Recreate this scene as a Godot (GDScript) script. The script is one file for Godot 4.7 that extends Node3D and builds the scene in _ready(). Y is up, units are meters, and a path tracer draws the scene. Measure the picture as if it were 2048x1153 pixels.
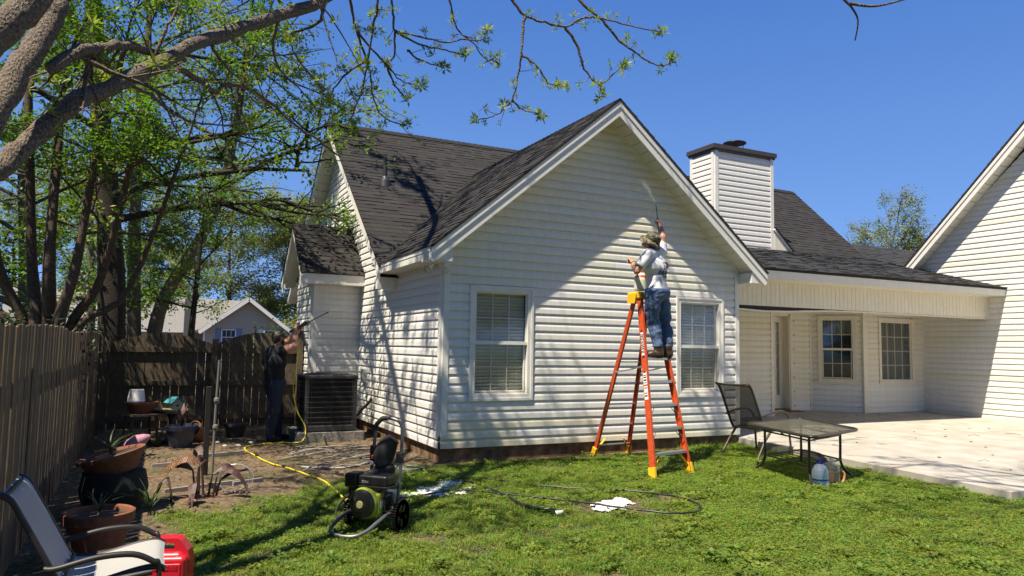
extends Node3D
# A white vinyl-sided house being pressure washed: world axes follow the house (x along its front, z towards the yard), metres.
var used := {}
var M := {}
var rng := RandomNumberGenerator.new()
var fn := FastNoiseLite.new()
var fn2 := FastNoiseLite.new()

# ---------------------------------------------------------------- helpers
func numbered(called: String, parent: Node) -> String:
	var key := str(parent.get_instance_id()) + called
	var n: int = used.get(key, 0)
	used[key] = n + 1
	return called if n == 0 else "%s_%03d" % [called, n]
func nst() -> SurfaceTool:
	var s := SurfaceTool.new()
	s.begin(Mesh.PRIMITIVE_TRIANGLES)
	return s
func ob(called: String, st: SurfaceTool, mat: Material, parent: Node = self) -> MeshInstance3D:
	st.index()
	var o := MeshInstance3D.new()
	o.mesh = st.commit()
	o.material_override = mat
	o.name = numbered(called, parent)
	parent.add_child(o, true)
	return o
func obm(called: String, mesh: Mesh, mat: Material, parent: Node, xf := Transform3D()) -> MeshInstance3D:
	var o := MeshInstance3D.new()
	o.mesh = mesh
	o.material_override = mat
	o.name = numbered(called, parent)
	o.transform = xf
	parent.add_child(o, true)
	return o
func tag(o: Node, label: String, category: String, group := "") -> void:
	o.set_meta("label", label)
	o.set_meta("category", category)
	if group:
		o.set_meta("group", group)
func thing(called: String, label: String, category: String, at := Vector3.ZERO, turn := 0.0, group := "") -> Node3D:
	var o := Node3D.new()
	o.name = numbered(called, self)
	add_child(o, true)
	o.position = at
	o.rotation.y = turn
	tag(o, label, category, group)
	return o
func structure(o: Node) -> void:
	o.set_meta("kind", "structure")
func stuff(o: Node) -> void:
	o.set_meta("kind", "stuff")
func quad(s: SurfaceTool, a: Vector3, b: Vector3, c: Vector3, d: Vector3, uo := Vector2.ZERO, smooth: Array = []) -> void:
	# a b c d run counter-clockwise seen from outside
	var n := (b - a).cross(d - a)
	if n.length_squared() < 1e-14:
		n = (c - b).cross(d - c)
	n = n.normalized()
	var lu := (b - a).length()
	var lu2 := (c - d).length()
	var lv := (d - a).length()
	var p := [a, c, b, a, d, c]
	var u := [uo, uo + Vector2(lu2, lv), uo + Vector2(lu, 0), uo, uo + Vector2(0, lv), uo + Vector2(lu2, lv)]
	var k := [0, 2, 1, 0, 3, 2]
	for i in 6:
		s.set_normal(smooth[k[i]] if smooth.size() else n)
		s.set_uv(u[i])
		s.add_vertex(p[i])
func tri(s: SurfaceTool, a: Vector3, b: Vector3, c: Vector3) -> void:
	var n := (b - a).cross(c - a).normalized()
	for p in [a, c, b]:
		s.set_normal(n)
		s.set_uv(Vector2(p.x + p.z, p.y))
		s.add_vertex(p)
func box(s: SurfaceTool, xf: Transform3D, size: Vector3, uo := Vector2.ZERO) -> void:
	var h := size * 0.5
	var c: Array[Vector3] = []
	for i in 8:
		c.append(xf * Vector3(h.x if i & 1 else -h.x, h.y if i & 2 else -h.y, h.z if i & 4 else -h.z))
	quad(s, c[4], c[5], c[7], c[6], uo)
	quad(s, c[1], c[0], c[2], c[3], uo)
	quad(s, c[5], c[1], c[3], c[7], uo)
	quad(s, c[0], c[4], c[6], c[2], uo)
	quad(s, c[6], c[7], c[3], c[2], uo)
	quad(s, c[0], c[1], c[5], c[4], uo)
func at(p: Vector3) -> Transform3D:
	return Transform3D(Basis(), p)
func bbox(s: SurfaceTool, xf: Transform3D, size: Vector3, r: float) -> void:
	# box with rounded-over edges: a subdivided cube pushed onto a rounded box
	var h := size * 0.5 - Vector3.ONE * r
	var g := [-1.0, -0.6, -0.2, 0.2, 0.6, 1.0]
	for f in 6:
		var n := Vector3.ZERO
		n[f % 3] = 1.0 if f < 3 else -1.0
		var u := Vector3.ZERO
		u[(f + 1) % 3] = 1.0
		var v := n.cross(u)
		for i in 3:
			for j in 3:
				var e := [-1.0, -0.999, 0.999, 1.0]
				var ps := []
				var ns := []
				for q in [[i, j], [i + 1, j], [i + 1, j + 1], [i, j + 1]]:
					var cu: float = e[q[0]]
					var cv: float = e[q[1]]
					var core := n * h + u * signf(cu) * h + v * signf(cv) * h
					var dd := n
					if q[0] == 0 or q[0] == 3:
						dd += u * signf(cu)
					if q[1] == 0 or q[1] == 3:
						dd += v * signf(cv)
					dd = dd.normalized()
					ps.append(xf * (core + dd * r))
					ns.append((xf.basis * dd).normalized())
				quad(s, ps[0], ps[1], ps[2], ps[3], Vector2.ZERO, ns)
func basis_to(dir: Vector3, up := Vector3.UP) -> Basis:
	# columns: x = dir, y ~ up, z = right-handed rest
	var x := dir.normalized()
	var z := x.cross(up)
	if z.length() < 1e-4:
		z = x.cross(Vector3.RIGHT)
	z = z.normalized()
	return Basis(x, z.cross(x), z)
func bar(s: SurfaceTool, a: Vector3, b: Vector3, h: float, w: float, up := Vector3.UP, r := 0.0) -> void:
	# box from a to b, h tall in the up direction and w across
	var xf := Transform3D(basis_to(b - a, up), (a + b) * 0.5)
	if r > 0.0:
		bbox(s, xf, Vector3((b - a).length(), h, w), r)
	else:
		box(s, xf, Vector3((b - a).length(), h, w))
func tube(s: SurfaceTool, pts: Array, rad: Array, sides := 8, caps := true, flat := 1.0) -> void:
	var n := pts.size()
	var ring := []
	var nr := []
	var up := Vector3.UP
	var t0: Vector3 = (pts[1] - pts[0]).normalized()
	if absf(t0.dot(up)) > 0.9:
		up = Vector3.RIGHT
	var x := (up - t0 * up.dot(t0)).normalized()
	var dist := 0.0
	var vs := []
	for i in n:
		var t: Vector3 = (pts[mini(i + 1, n - 1)] - pts[maxi(i - 1, 0)]).normalized()
		x = (x - t * x.dot(t)).normalized()
		var y := t.cross(x)
		var r: float = rad[mini(i, rad.size() - 1)]
		var a := []
		var b := []
		for k in sides + 1:
			var w := TAU * k / sides
			var d := x * cos(w) + y * sin(w)
			a.append(pts[i] + (x * cos(w) * flat + y * sin(w)) * r)
			b.append(d)
		ring.append(a)
		nr.append(b)
		if i > 0:
			dist += (pts[i] - pts[i - 1]).length()
		vs.append(dist)
	for i in n - 1:
		for k in sides:
			var q := [[i, k], [i, k + 1], [i + 1, k + 1], [i + 1, k]]
			var ps := []
			var us := []
			for e in q:
				us.append(Vector2(float(e[1]) / sides * maxf(0.05, TAU * float(rad[mini(e[0], rad.size() - 1)])), vs[e[0]]))
			for e in [0, 2, 1, 0, 3, 2]:
				s.set_normal(nr[q[e][0]][q[e][1]])
				s.set_uv(us[e])
				s.add_vertex(ring[q[e][0]][q[e][1]])
	if caps:
		for e in [0, n - 1]:
			var c: Vector3 = pts[e]
			for k in sides:
				if e == 0:
					tri(s, c, ring[e][k + 1], ring[e][k])
				else:
					tri(s, c, ring[e][k], ring[e][k + 1])
func spline(pts: Array, per := 6) -> Array:
	var out := []
	var n := pts.size()
	for i in n - 1:
		var p0: Vector3 = pts[maxi(i - 1, 0)]
		var p3: Vector3 = pts[mini(i + 2, n - 1)]
		for k in per:
			out.append(pts[i].cubic_interpolate(pts[i + 1], p0, p3, float(k) / per))
	out.append(pts[n - 1])
	return out
func lathe(s: SurfaceTool, prof: Array, xf := Transform3D(), sides := 20, squash := Vector2.ONE) -> void:
	# prof: Vector2(radius, height) from bottom to top
	var n := prof.size()
	for i in n - 1:
		var a: Vector2 = prof[i]
		var b: Vector2 = prof[i + 1]
		var tn := Vector2(b.y - a.y, a.x - b.x).normalized()
		for k in sides:
			var w0 := TAU * k / sides
			var w1 := TAU * (k + 1) / sides
			var P := []
			var N := []
			for e in [[a, w0], [b, w0], [b, w1], [a, w1]]:
				P.append(xf * Vector3(cos(e[1]) * e[0].x * squash.x, e[0].y, sin(e[1]) * e[0].x * squash.y))
				N.append((xf.basis * Vector3(cos(e[1]) * tn.x, tn.y, sin(e[1]) * tn.x)).normalized())
			quad(s, P[0], P[1], P[2], P[3], Vector2.ZERO, N)
func extrude(s: SurfaceTool, poly: PackedVector2Array, xf: Transform3D, depth: float) -> void:
	# poly counter-clockwise in local xy, thickness from -depth to 0 along local z
	if Geometry2D.is_polygon_clockwise(poly):
		poly.reverse()
	var id := Geometry2D.triangulate_polygon(poly)
	for i in range(0, id.size(), 3):
		var p := [poly[id[i]], poly[id[i + 1]], poly[id[i + 2]]]
		if (p[1] - p[0]).cross(p[2] - p[0]) < 0:
			p = [p[0], p[2], p[1]]
		var f := []
		for q in p:
			f.append(xf * Vector3(q.x, q.y, 0))
		tri(s, f[0], f[1], f[2])
		f = []
		for q in p:
			f.append(xf * Vector3(q.x, q.y, -depth))
		tri(s, f[0], f[2], f[1])
	for i in poly.size():
		var a := poly[i]
		var b := poly[(i + 1) % poly.size()]
		quad(s, xf * Vector3(a.x, a.y, -depth), xf * Vector3(b.x, b.y, -depth), xf * Vector3(b.x, b.y, 0), xf * Vector3(a.x, a.y, 0))
func rr(a: float, b: float) -> float:
	return rng.randf_range(a, b)
func rv() -> Vector3:
	return Vector3(rr(-1, 1), rr(-1, 1), rr(-1, 1))
func lin(c: Color) -> Color:
	return c.srgb_to_linear()
func mat(c: Color, rough := 0.7, metal := 0.0) -> StandardMaterial3D:
	# c is a linear base colour
	var m := StandardMaterial3D.new()
	m.albedo_color = c.linear_to_srgb()
	m.roughness = rough
	m.metallic = metal
	return m
func grain(w: int, h: int, sx: float, sy: float, lo: float, hi: float, sd: int, spots := 0.0, tint := Color(1, 1, 1)) -> ImageTexture:
	# noise picture between lo and hi (sRGB), stretched by sx, sy, tiling; tint colours the dark side
	var im := Image.create(w, h, false, Image.FORMAT_RGB8)
	var f := FastNoiseLite.new()
	f.seed = sd
	f.noise_type = FastNoiseLite.TYPE_SIMPLEX_SMOOTH
	f.frequency = 0.5 * (sx + sy) / w
	f.fractal_octaves = 5
	var src := f.get_seamless_image(w, h)
	var r := RandomNumberGenerator.new()
	r.seed = sd
	for y in h:
		for x in w:
			var v := clampf(src.get_pixel(x, y).r + r.randf_range(-spots, spots), 0.0, 1.0)
			var g := lerpf(lo, hi, v)
			var d := 1.0 - v
			im.set_pixel(x, y, Color(g * lerpf(1.0, tint.r, d), g * lerpf(1.0, tint.g, d), g * lerpf(1.0, tint.b, d)))
	return ImageTexture.create_from_image(im)
func tri_tex(m: StandardMaterial3D, t: Texture2D, sc: Vector3, bump := 0.0, bt: Texture2D = null, world := false) -> StandardMaterial3D:
	m.albedo_texture = t
	m.uv1_triplanar = true
	m.uv1_world_triplanar = world
	m.uv1_scale = sc
	if bump > 0.0:
		m.heightmap_enabled = true
		m.heightmap_texture = bt if bt else t
		m.heightmap_scale = bump
	return m
func gh(x: float, z: float) -> float:
	# lawn falls gently away from the house and is a little uneven
	var b := -0.018 * clampf(z + 9.457, 0.0, 6.0)
	var k := clampf((14.0 - absf(z + 7.0)) / 4.0, 0.0, 1.0)
	return b + k * (0.012 * fn.get_noise_2d(x * 9.0, z * 9.0) + 0.006 * fn2.get_noise_2d(x * 40.0, z * 40.0))
func gp(x: float, z: float, dy := 0.0) -> Vector3:
	return Vector3(x, gh(x, z) + dy, z)
func bare(x: float, z: float) -> float:
	# 1 on bare soil, 0 on lawn
	var d := (-z - 7.25 - 0.64 * x) / 0.9
	d += 0.55 * fn.get_noise_2d(x * 14.0, z * 14.0) + 0.3 * fn2.get_noise_2d(x * 12.0, z * 12.0)
	var s := smoothstep(-0.35, 0.45, d)
	if x > 3.3:
		s = smoothstep(-9.12, -9.3, z + 0.08 * fn.get_noise_2d(x * 30.0, 0.0)) if x < 7.6 else 0.0
	if x < -1.05:
		return 0.25 + 0.5 * clampf(fn2.get_noise_2d(x * 6.0, z * 6.0), 0.0, 1.0)
	if x < 0.35:
		s = maxf(s, smoothstep(0.35, 0.0, x + 0.2 * fn.get_noise_2d(x * 20.0, z * 20.0)))
	var patch := 0.5 + fn2.get_noise_2d(x * 4.0 + 50.0, z * 7.0)
	s = maxf(s, smoothstep(0.72, 0.95, patch) * (0.75 if x < 5.5 else 0.3))
	return s
func slab_y(z: float) -> float:
	return 0.05 + 0.0245 * (-5.1 - z)

# ---------------------------------------------------------------- scene
func _ready() -> void:
	rng.seed = 11
	fn.seed = 3
	fn.frequency = 0.12
	fn.fractal_octaves = 3
	fn2.seed = 8
	fn2.frequency = 0.1
	var cam := Camera3D.new()
	cam.name = "camera"
	add_child(cam)
	cam.transform = Transform3D(Basis(Vector3.UP, -0.45337) * Basis(Vector3.RIGHT, 0.081653) * Basis(Vector3.BACK, 0.017006), Vector3(0, 1.6, 0))
	cam.fov = 43.37
	cam.far = 900.0
	cam.current = true
	var we := WorldEnvironment.new()
	we.name = "world_environment"
	var env := Environment.new()
	we.environment = env
	add_child(we)
	env.background_mode = Environment.BG_SKY
	var sky := Sky.new()
	var sm := ProceduralSkyMaterial.new()
	sm.sky_top_color = Color(0.14, 0.325, 0.61)
	sm.sky_horizon_color = Color(0.48, 0.635, 0.85)
	sm.sky_curve = 0.22
	sm.ground_bottom_color = Color(0.20, 0.22, 0.16)
	sm.ground_horizon_color = Color(0.42, 0.50, 0.50)
	sm.energy_multiplier = 0.84
	sm.sun_angle_max = 1.0
	sky.sky_material = sm
	env.sky = sky
	env.tonemap_mode = Environment.TONE_MAPPER_LINEAR
	env.tonemap_exposure = 1.85
	env.sdfgi_enabled = true
	env.ssao_enabled = true
	env.ssil_enabled = true
	var sun := DirectionalLight3D.new()
	sun.name = "sun"
	add_child(sun)
	sun.transform = Transform3D(Basis.looking_at(Vector3(0.48, -1.0, -0.23).normalized()), Vector3(-5, 12, 3))
	sun.light_energy = 1.6
	sun.light_color = Color(1.0, 0.95, 0.86)
	sun.light_angular_distance = 0.5
	sun.shadow_enabled = true
	materials()
	build_ground()
	build_house()
	build_rest()

func materials() -> void:
	var sg := grain(256, 256, 5.0, 5.0, 0.955, 1.0, 5, 0.06, Color(1.0, 0.995, 0.985))
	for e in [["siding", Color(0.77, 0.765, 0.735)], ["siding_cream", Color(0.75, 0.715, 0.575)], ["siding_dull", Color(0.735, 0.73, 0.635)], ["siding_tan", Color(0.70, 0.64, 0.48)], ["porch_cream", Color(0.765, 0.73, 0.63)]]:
		var m := mat(e[1], 0.55)
		m.albedo_texture = sg
		m.uv1_scale = Vector3(1.7, 0.5, 1.7)
		m.uv1_triplanar = true
		M[e[0]] = m
	M.trim = tri_tex(mat(Color(0.77, 0.765, 0.73), 0.5), sg, Vector3(0.9, 0.9, 0.9))
	M.trim_cream = tri_tex(mat(Color(0.76, 0.715, 0.60), 0.5), sg, Vector3(0.9, 0.9, 0.9))
	M.soffit = tri_tex(mat(Color(0.72, 0.70, 0.62), 0.5), sg, Vector3(0.9, 0.9, 0.9))
	var rg := grain(256, 256, 16.0, 16.0, 0.55, 1.0, 21, 0.35)
	M.rg = rg
	var sh := mat(Color(1, 1, 1), 0.93)
	sh.vertex_color_use_as_albedo = true
	tri_tex(sh, rg, Vector3(2.2, 2.2, 2.2), 0.25)
	M.shingle = sh
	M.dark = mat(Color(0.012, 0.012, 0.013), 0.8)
	M.deck = mat(Color(0.05, 0.045, 0.04), 0.9)
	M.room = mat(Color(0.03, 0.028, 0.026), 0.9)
	M.edge = tri_tex(mat(Color(0.030, 0.029, 0.028), 0.9), rg, Vector3(2, 2, 2))
	var g := StandardMaterial3D.new()
	g.transparency = BaseMaterial3D.TRANSPARENCY_ALPHA
	g.albedo_color = Color(0.35, 0.42, 0.40, 0.08)
	g.roughness = 0.03
	g.metallic_specular = 0.55
	M.glass = g
	M.blind = mat(Color(0.76, 0.76, 0.68), 0.6)
	M.curtain = mat(Color(0.26, 0.255, 0.235), 0.9)
	M.white_metal = mat(Color(0.74, 0.75, 0.75), 0.35)
	M.brown_metal = tri_tex(mat(Color(0.085, 0.072, 0.066), 0.45, 0.3), sg, Vector3(1, 1, 1))
	M.galv = mat(Color(0.42, 0.43, 0.45), 0.35, 0.8)
	M.black_metal = mat(Color(0.018, 0.018, 0.020), 0.4, 0.2)
	var fg := grain(256, 256, 7.0, 7.0, 0.55, 1.0, 33, 0.12, Color(1.0, 0.9, 0.78))
	M.found = tri_tex(mat(Color(0.30, 0.20, 0.115), 0.95), fg, Vector3(0.8, 0.8, 0.8), 0.4, rg)
	var cg := grain(512, 512, 9.0, 9.0, 0.86, 1.0, 41, 0.05, Color(1.0, 0.97, 0.92))
	M.concrete = tri_tex(mat(Color(0.435, 0.425, 0.395), 0.9), cg, Vector3(0.16, 0.16, 0.16), 0.15, rg, true)
	M.concrete_old = tri_tex(mat(Color(0.40, 0.385, 0.35), 0.95), rg, Vector3(1.1, 1.1, 1.1), 0.5, rg)
	var gr := mat(Color(1, 1, 1), 1.0)
	gr.vertex_color_use_as_albedo = true
	var gt := grain(512, 512, 14.0, 14.0, 0.45, 1.0, 57, 0.22)
	tri_tex(gr, gt, Vector3(0.9, 0.9, 0.9), 1.2, gt, true)
	M.ground = gr
	M.gt = gt

func build_ground() -> void:
	var xs := [-160.0, -80.0, -40.0, -22.0, -12.0, -7.0, -4.0]
	var x := -2.5
	while x < 10.0:
		xs.append(x)
		x += 0.09
	xs.append_array([11.0, 13.0, 17.0, 25.0, 45.0, 90.0, 220.0])
	var zs := [-260.0, -140.0, -90.0, -60.0, -40.0, -28.0, -21.0, -17.0]
	var z := -15.2
	while z < -3.2:
		zs.append(z)
		z += 0.09
	zs.append_array([-2.5, -1.0, 1.0, 4.0, 10.0, 30.0, 90.0])
	var V := PackedVector3Array()
	var N := PackedVector3Array()
	var Cc := PackedColorArray()
	var U := PackedVector2Array()
	var I := PackedInt32Array()
	for j in zs.size():
		for i in xs.size():
			var px: float = xs[i]
			var pz: float = zs[j]
			var b := bare(px, pz)
			var h := gh(px, pz)
			var clod := fn.get_noise_2d(px * 60.0, pz * 60.0)
			if absf(px) < 11.0 and pz > -16.0:
				h += b * (0.016 * clod + 0.010 * fn2.get_noise_2d(px * 90.0, pz * 90.0))
			V.append(Vector3(px, h, pz))
			var e := 0.09
			N.append(Vector3(gh(px - e, pz) - gh(px + e, pz), 2.0 * e, gh(px, pz - e) - gh(px, pz + e)).normalized())
			U.append(Vector2(px, pz))
			var soil := Color(0.205, 0.135, 0.078).lerp(Color(0.29, 0.205, 0.125), clampf(0.5 + clod, 0, 1))
			var moss := clampf(fn2.get_noise_2d(px * 9.0 - 40.0, pz * 9.0) * 2.2 - 0.1, 0, 0.8)
			soil = soil.lerp(Color(0.10, 0.115, 0.035), moss)
			var lawn := Color(0.075, 0.085, 0.026).lerp(Color(0.15, 0.125, 0.055), clampf(0.4 + fn.get_noise_2d(px * 22.0 + 90.0, pz * 22.0), 0, 1))
			Cc.append(lawn.lerp(soil, b))
	var w := xs.size()
	for j in zs.size() - 1:
		for i in w - 1:
			var a := j * w + i
			I.append_array([a, a + 1, a + w, a + 1, a + w + 1, a + w])
	var A := []
	A.resize(Mesh.ARRAY_MAX)
	A[Mesh.ARRAY_VERTEX] = V
	A[Mesh.ARRAY_NORMAL] = N
	A[Mesh.ARRAY_COLOR] = Cc
	A[Mesh.ARRAY_TEX_UV] = U
	A[Mesh.ARRAY_INDEX] = I
	var me := ArrayMesh.new()
	me.add_surface_from_arrays(Mesh.PRIMITIVE_TRIANGLES, A)
	var o := obm("ground", me, M.ground, self)
	structure(o)
	# patio: four poured panels with open joints, a real step at its edge
	var patio := Node3D.new()
	patio.name = "patio"
	add_child(patio, true)
	structure(patio)
	var zz := [-5.1, -8.62, -12.7]
	var xx := [8.92, 12.55, 17.0]
	for i in 2:
		for j in 2:
			var s := nst()
			var x0: float = xx[i] + (0.006 if i else 0.0)
			var x1: float = xx[i + 1] - (0.006 if i == 0 else 0.0)
			var z0: float = zz[j] - (0.006 if j else 0.0)
			var z1: float = zz[j + 1] + (0.006 if j == 0 else 0.0)
			var a := Vector3(x0, slab_y(z0), z0)
			var b := Vector3(x1, slab_y(z0), z0)
			var c := Vector3(x1, slab_y(z1), z1)
			var d := Vector3(x0, slab_y(z1), z1)
			var dn := Vector3(0, -0.012, 0)
			var k := 0.012
			var a2 := a + dn + Vector3(-k if i == 0 else 0.0, 0, k if j == 0 else 0.0)
			var b2 := b + dn + Vector3(0, 0, k if j == 0 else 0.0)
			var d2 := d + dn + Vector3(-k if i == 0 else 0.0, 0, 0)
			quad(s, a, b, c, d)
			quad(s, a2, b2, b, a)
			quad(s, d2, a2, a, d)
			var dr := Vector3(0, -0.3, 0)
			quad(s, a2 + dr, b2 + dr, b2, a2)
			quad(s, d2 + dr, a2 + dr, a2, d2)
			quad(s, b + dr, c + dr, c, b)
			quad(s, c + dr, d + dr, d, c)
			ob("concrete_panel", s, M.concrete, patio)

# ---------------------------------------------------------------- house
const EX := 0.127
func wall_frame(o: Vector3, u: Vector3) -> Transform3D:
	return Transform3D(Basis(u, Vector3.UP, u.cross(Vector3.UP)), o)
func board_mesh(b0: float, b1: float, t0: float, t1: float) -> ArrayMesh:
	# one dutch-lap course: butt, flat face, cove
	var s := nst()
	var P := [Vector2(-0.003, 0.004), Vector2(-0.002, 0.0245), Vector2(0.004, 0.0255), Vector2(0.066, 0.0230), Vector2(0.082, 0.0182), Vector2(0.098, 0.0115), Vector2(0.113, 0.0055), Vector2(0.128, 0.003)]
	var sp := (b1 - b0) > 0.01
	for i in P.size() - 1:
		var f0: float = clampf(P[i].x / 0.127, 0, 1)
		var f1: float = clampf(P[i + 1].x / 0.127, 0, 1)
		quad(s, Vector3(lerpf(b0, t0, f0), P[i].x, P[i].y), Vector3(lerpf(b1, t1, f0), P[i].x, P[i].y), Vector3(lerpf(b1, t1, f1), P[i + 1].x, P[i + 1].y), Vector3(lerpf(b0, t0, f1), P[i + 1].x, P[i + 1].y))
	s.index()
	return s.commit()
var board_cache := {}
func finish_of(kind: String, r: int, u: float) -> Material:
	# which courses are dirty, stained or washed clean; gable-top cream also paints in warmer shade
	match kind:
		"front":
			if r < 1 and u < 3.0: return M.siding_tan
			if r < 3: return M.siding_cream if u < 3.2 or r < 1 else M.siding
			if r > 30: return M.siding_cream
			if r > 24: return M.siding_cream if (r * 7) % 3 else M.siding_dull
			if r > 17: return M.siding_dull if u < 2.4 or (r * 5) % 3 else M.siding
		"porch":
			return M.siding if r < 2 else (M.porch_cream if r % 5 else M.siding_cream)  # porch cream mixes grime with warm slab bounce painted into the colour
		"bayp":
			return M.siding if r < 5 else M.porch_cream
		"wing":
			return M.siding if r % 7 else M.siding_dull
	return M.siding
func side_wall(house: Node3D, frame: Transform3D, outline: PackedVector2Array, holes: Array, finish: String, seams := true, thick := 0.1, from_v := -9.0) -> MeshInstance3D:
	# a wall body with one siding board per course (each a piece of its own)
	var s := nst()
	var polys := [outline]
	for h in holes:
		var hp := PackedVector2Array([Vector2(h.position.x, h.position.y), Vector2(h.end.x, h.position.y), Vector2(h.end.x, h.end.y), Vector2(h.position.x, h.end.y)])
		var split: float = h.position.x + h.size.x * 0.5
		var nx := []
		for p in polys:
			# cut through the hole so that no polygon needs an inner loop
			for half in [PackedVector2Array([Vector2(-99, -99), Vector2(split, -99), Vector2(split, 99), Vector2(-99, 99)]), PackedVector2Array([Vector2(split, -99), Vector2(99, -99), Vector2(99, 99), Vector2(split, 99)])]:
				for q in Geometry2D.intersect_polygons(p, half):
					nx.append_array(Geometry2D.clip_polygons(q, hp))
		polys = nx
	for p in polys:
		extrude(s, p, Transform3D(), thick)
	var wall := ob("wall", s, M.siding, house)
	wall.transform = frame
	var top := -99.0
	for p in outline:
		top = maxf(top, p.y)
	var row := 0
	var v := 0.0
	while v < top - 0.02:
		if v >= from_v:
			# the course as a strip, clipped to the outline
			var lo := span(outline, v + 0.004)
			var hi := span(outline, minf(v + EX, top - 0.002))
			if lo.y > lo.x + 0.02:
				if hi.y <= hi.x:
					hi = Vector2((lo.x + lo.y) * 0.5, (lo.x + lo.y) * 0.5)
				var cuts := [[lo.x, lo.y, hi.x, hi.y]]
				for h in holes:
					if v + EX * 0.5 > h.position.y and v + EX * 0.5 < h.end.y:
						var nx := []
						for c in cuts:
							if h.end.x <= c[0] or h.position.x >= c[1]:
								nx.append(c)
							else:
								if h.position.x > c[0]:
									nx.append([c[0], h.position.x, c[2], minf(h.position.x, c[3])])
								if h.end.x < c[1]:
									nx.append([h.end.x, c[1], maxf(h.end.x, c[2]), c[3]])
						cuts = nx
				if seams:
					var nx := []
					for c in cuts:
						var sx: float = c[0] + fposmod(float(row / 2) * 1.37 + 0.9, 3.0) + 0.25
						if c[1] - c[0] > 2.4 and sx < c[1] - 0.4 and sx > c[0] + 0.3:
							nx.append([c[0], sx, c[2], sx])
							nx.append([sx + 0.0025, c[1], sx + 0.0025, c[3]])
						else:
							nx.append(c)
					cuts = nx
				for c in cuts:
					if c[1] - c[0] < 0.03:
						continue
					var key := "%.3f %.3f %.3f %.3f" % [0.0, c[1] - c[0], c[2] - c[0], c[3] - c[0]]
					if not board_cache.has(key):
						board_cache[key] = board_mesh(0.0, c[1] - c[0], c[2] - c[0], c[3] - c[0])
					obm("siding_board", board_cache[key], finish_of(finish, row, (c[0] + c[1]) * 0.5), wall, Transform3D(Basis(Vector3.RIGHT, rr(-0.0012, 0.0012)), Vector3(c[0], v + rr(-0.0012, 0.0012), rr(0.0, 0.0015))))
		v += EX
		row += 1
	return wall
func span(poly: PackedVector2Array, y: float) -> Vector2:
	var lo := 1e9
	var hi := -1e9
	for i in poly.size():
		var a := poly[i]
		var b := poly[(i + 1) % poly.size()]
		if (a.y <= y and b.y > y) or (b.y <= y and a.y > y):
			var x := lerpf(a.x, b.x, (y - a.y) / (b.y - a.y))
			lo = minf(lo, x)
			hi = maxf(hi, x)
	return Vector2(lo, hi)
func roof(house: Node3D, o: Vector3, u: Vector3, sdir: Vector3, poly: PackedVector2Array, tone: Color, sd: int, detail := true, thick := 0.03) -> MeshInstance3D:
	# deck slab; on it overlapping courses of laminated shingles
	var n := u.cross(sdir).normalized()
	var fx := Transform3D(Basis(u, sdir, n), o)
	var s := nst()
	extrude(s, poly, fx, thick)
	var deck := ob("roof", s, M.edge, house)
	if not detail:
		return deck
	var r := RandomNumberGenerator.new()
	r.seed = sd
	var t := nst()
	var top := -1e9
	for p in poly:
		top = maxf(top, p.y)
	var y := -0.02
	while y < top - 0.01:
		var y1 := minf(y + 0.142, top)
		var a := span(poly, maxf(y, 0.002))
		var b := span(poly, minf(y1, top - 0.002))
		if a.y > a.x and b.y > b.x:
			var xlo := minf(a.x, b.x)
			var xhi := maxf(a.y, b.y)
			var x := xlo - r.randf() * 0.2
			var rowtone := r.randf_range(0.9, 1.1)
			while x < xhi:
				var x1 := x + r.randf_range(0.10, 0.30)
				var b0 := clampf(x, a.x, a.y)
				var b1 := clampf(x1, a.x, a.y)
				var t0 := clampf(x, b.x, b.y)
				var t1 := clampf(x1, b.x, b.y)
				if b1 - b0 > 0.004 or t1 - t0 > 0.004:
					var th := 0.016 if r.randf() < 0.45 else 0.008
					var k := r.randf_range(0.72, 1.22) * rowtone
					var c := Color(tone.r * k, tone.g * k * r.randf_range(0.97, 1.03), tone.b * k * r.randf_range(0.94, 1.06))
					t.set_color(c)
					var yy := y - r.randf_range(0.0, 0.006)
					var p0 := fx * Vector3(b0, yy, th)
					var p1 := fx * Vector3(b1 - 0.003, yy, th)
					var p2 := fx * Vector3(t1 - 0.003, y1 + 0.01, 0.003)
					var p3 := fx * Vector3(t0, y1 + 0.01, 0.003)
					quad(t, p0, p1, p2, p3)
					quad(t, fx * Vector3(b0, yy, 0), fx * Vector3(b1 - 0.003, yy, 0), p1, p0)
					if th > 0.01:
						quad(t, fx * Vector3(b0, yy, 0), p0, p3, fx * Vector3(t0, y1, 0))
						quad(t, p1, fx * Vector3(b1 - 0.003, yy, 0), fx * Vector3(t1 - 0.003, y1, 0), p2)
				x = x1
		y += 0.142
	var sh := ob("shingles", t, M.shingle, deck)
	stuff(sh)
	return deck
func ridge_caps(deck: Node3D, a: Vector3, b: Vector3, sl: float, across: Vector3, tone: Color) -> void:
	# folded cap shingles along a ridge, each overlapping the last
	var n := int((b - a).length() / 0.15)
	var t := nst()
	for i in n:
		var p := a.lerp(b, float(i) / n)
		var q := a.lerp(b, (i + 1.25) / n)
		var k := rng.randf_range(0.6, 1.1)
		t.set_color(Color(tone.r * k, tone.g * k, tone.b * k))
		var up0 := Vector3(0, 0.020, 0)
		var up1 := Vector3(0, 0.032, 0)
		for sg: float in [-1.0, 1.0]:
			var e: Vector3 = across * sg * 0.15 + Vector3(0, -0.15 * sl, 0)
			if sg > 0:
				quad(t, p + up0, p + e + up0, q + e + up1, q + up1)
				quad(t, q + up1, q + e + up1, q + e, q)
			else:
				quad(t, p + e + up0, p + up0, q + up1, q + e + up1)
	stuff(ob("ridge_cap", t, M.shingle, deck))
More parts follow.
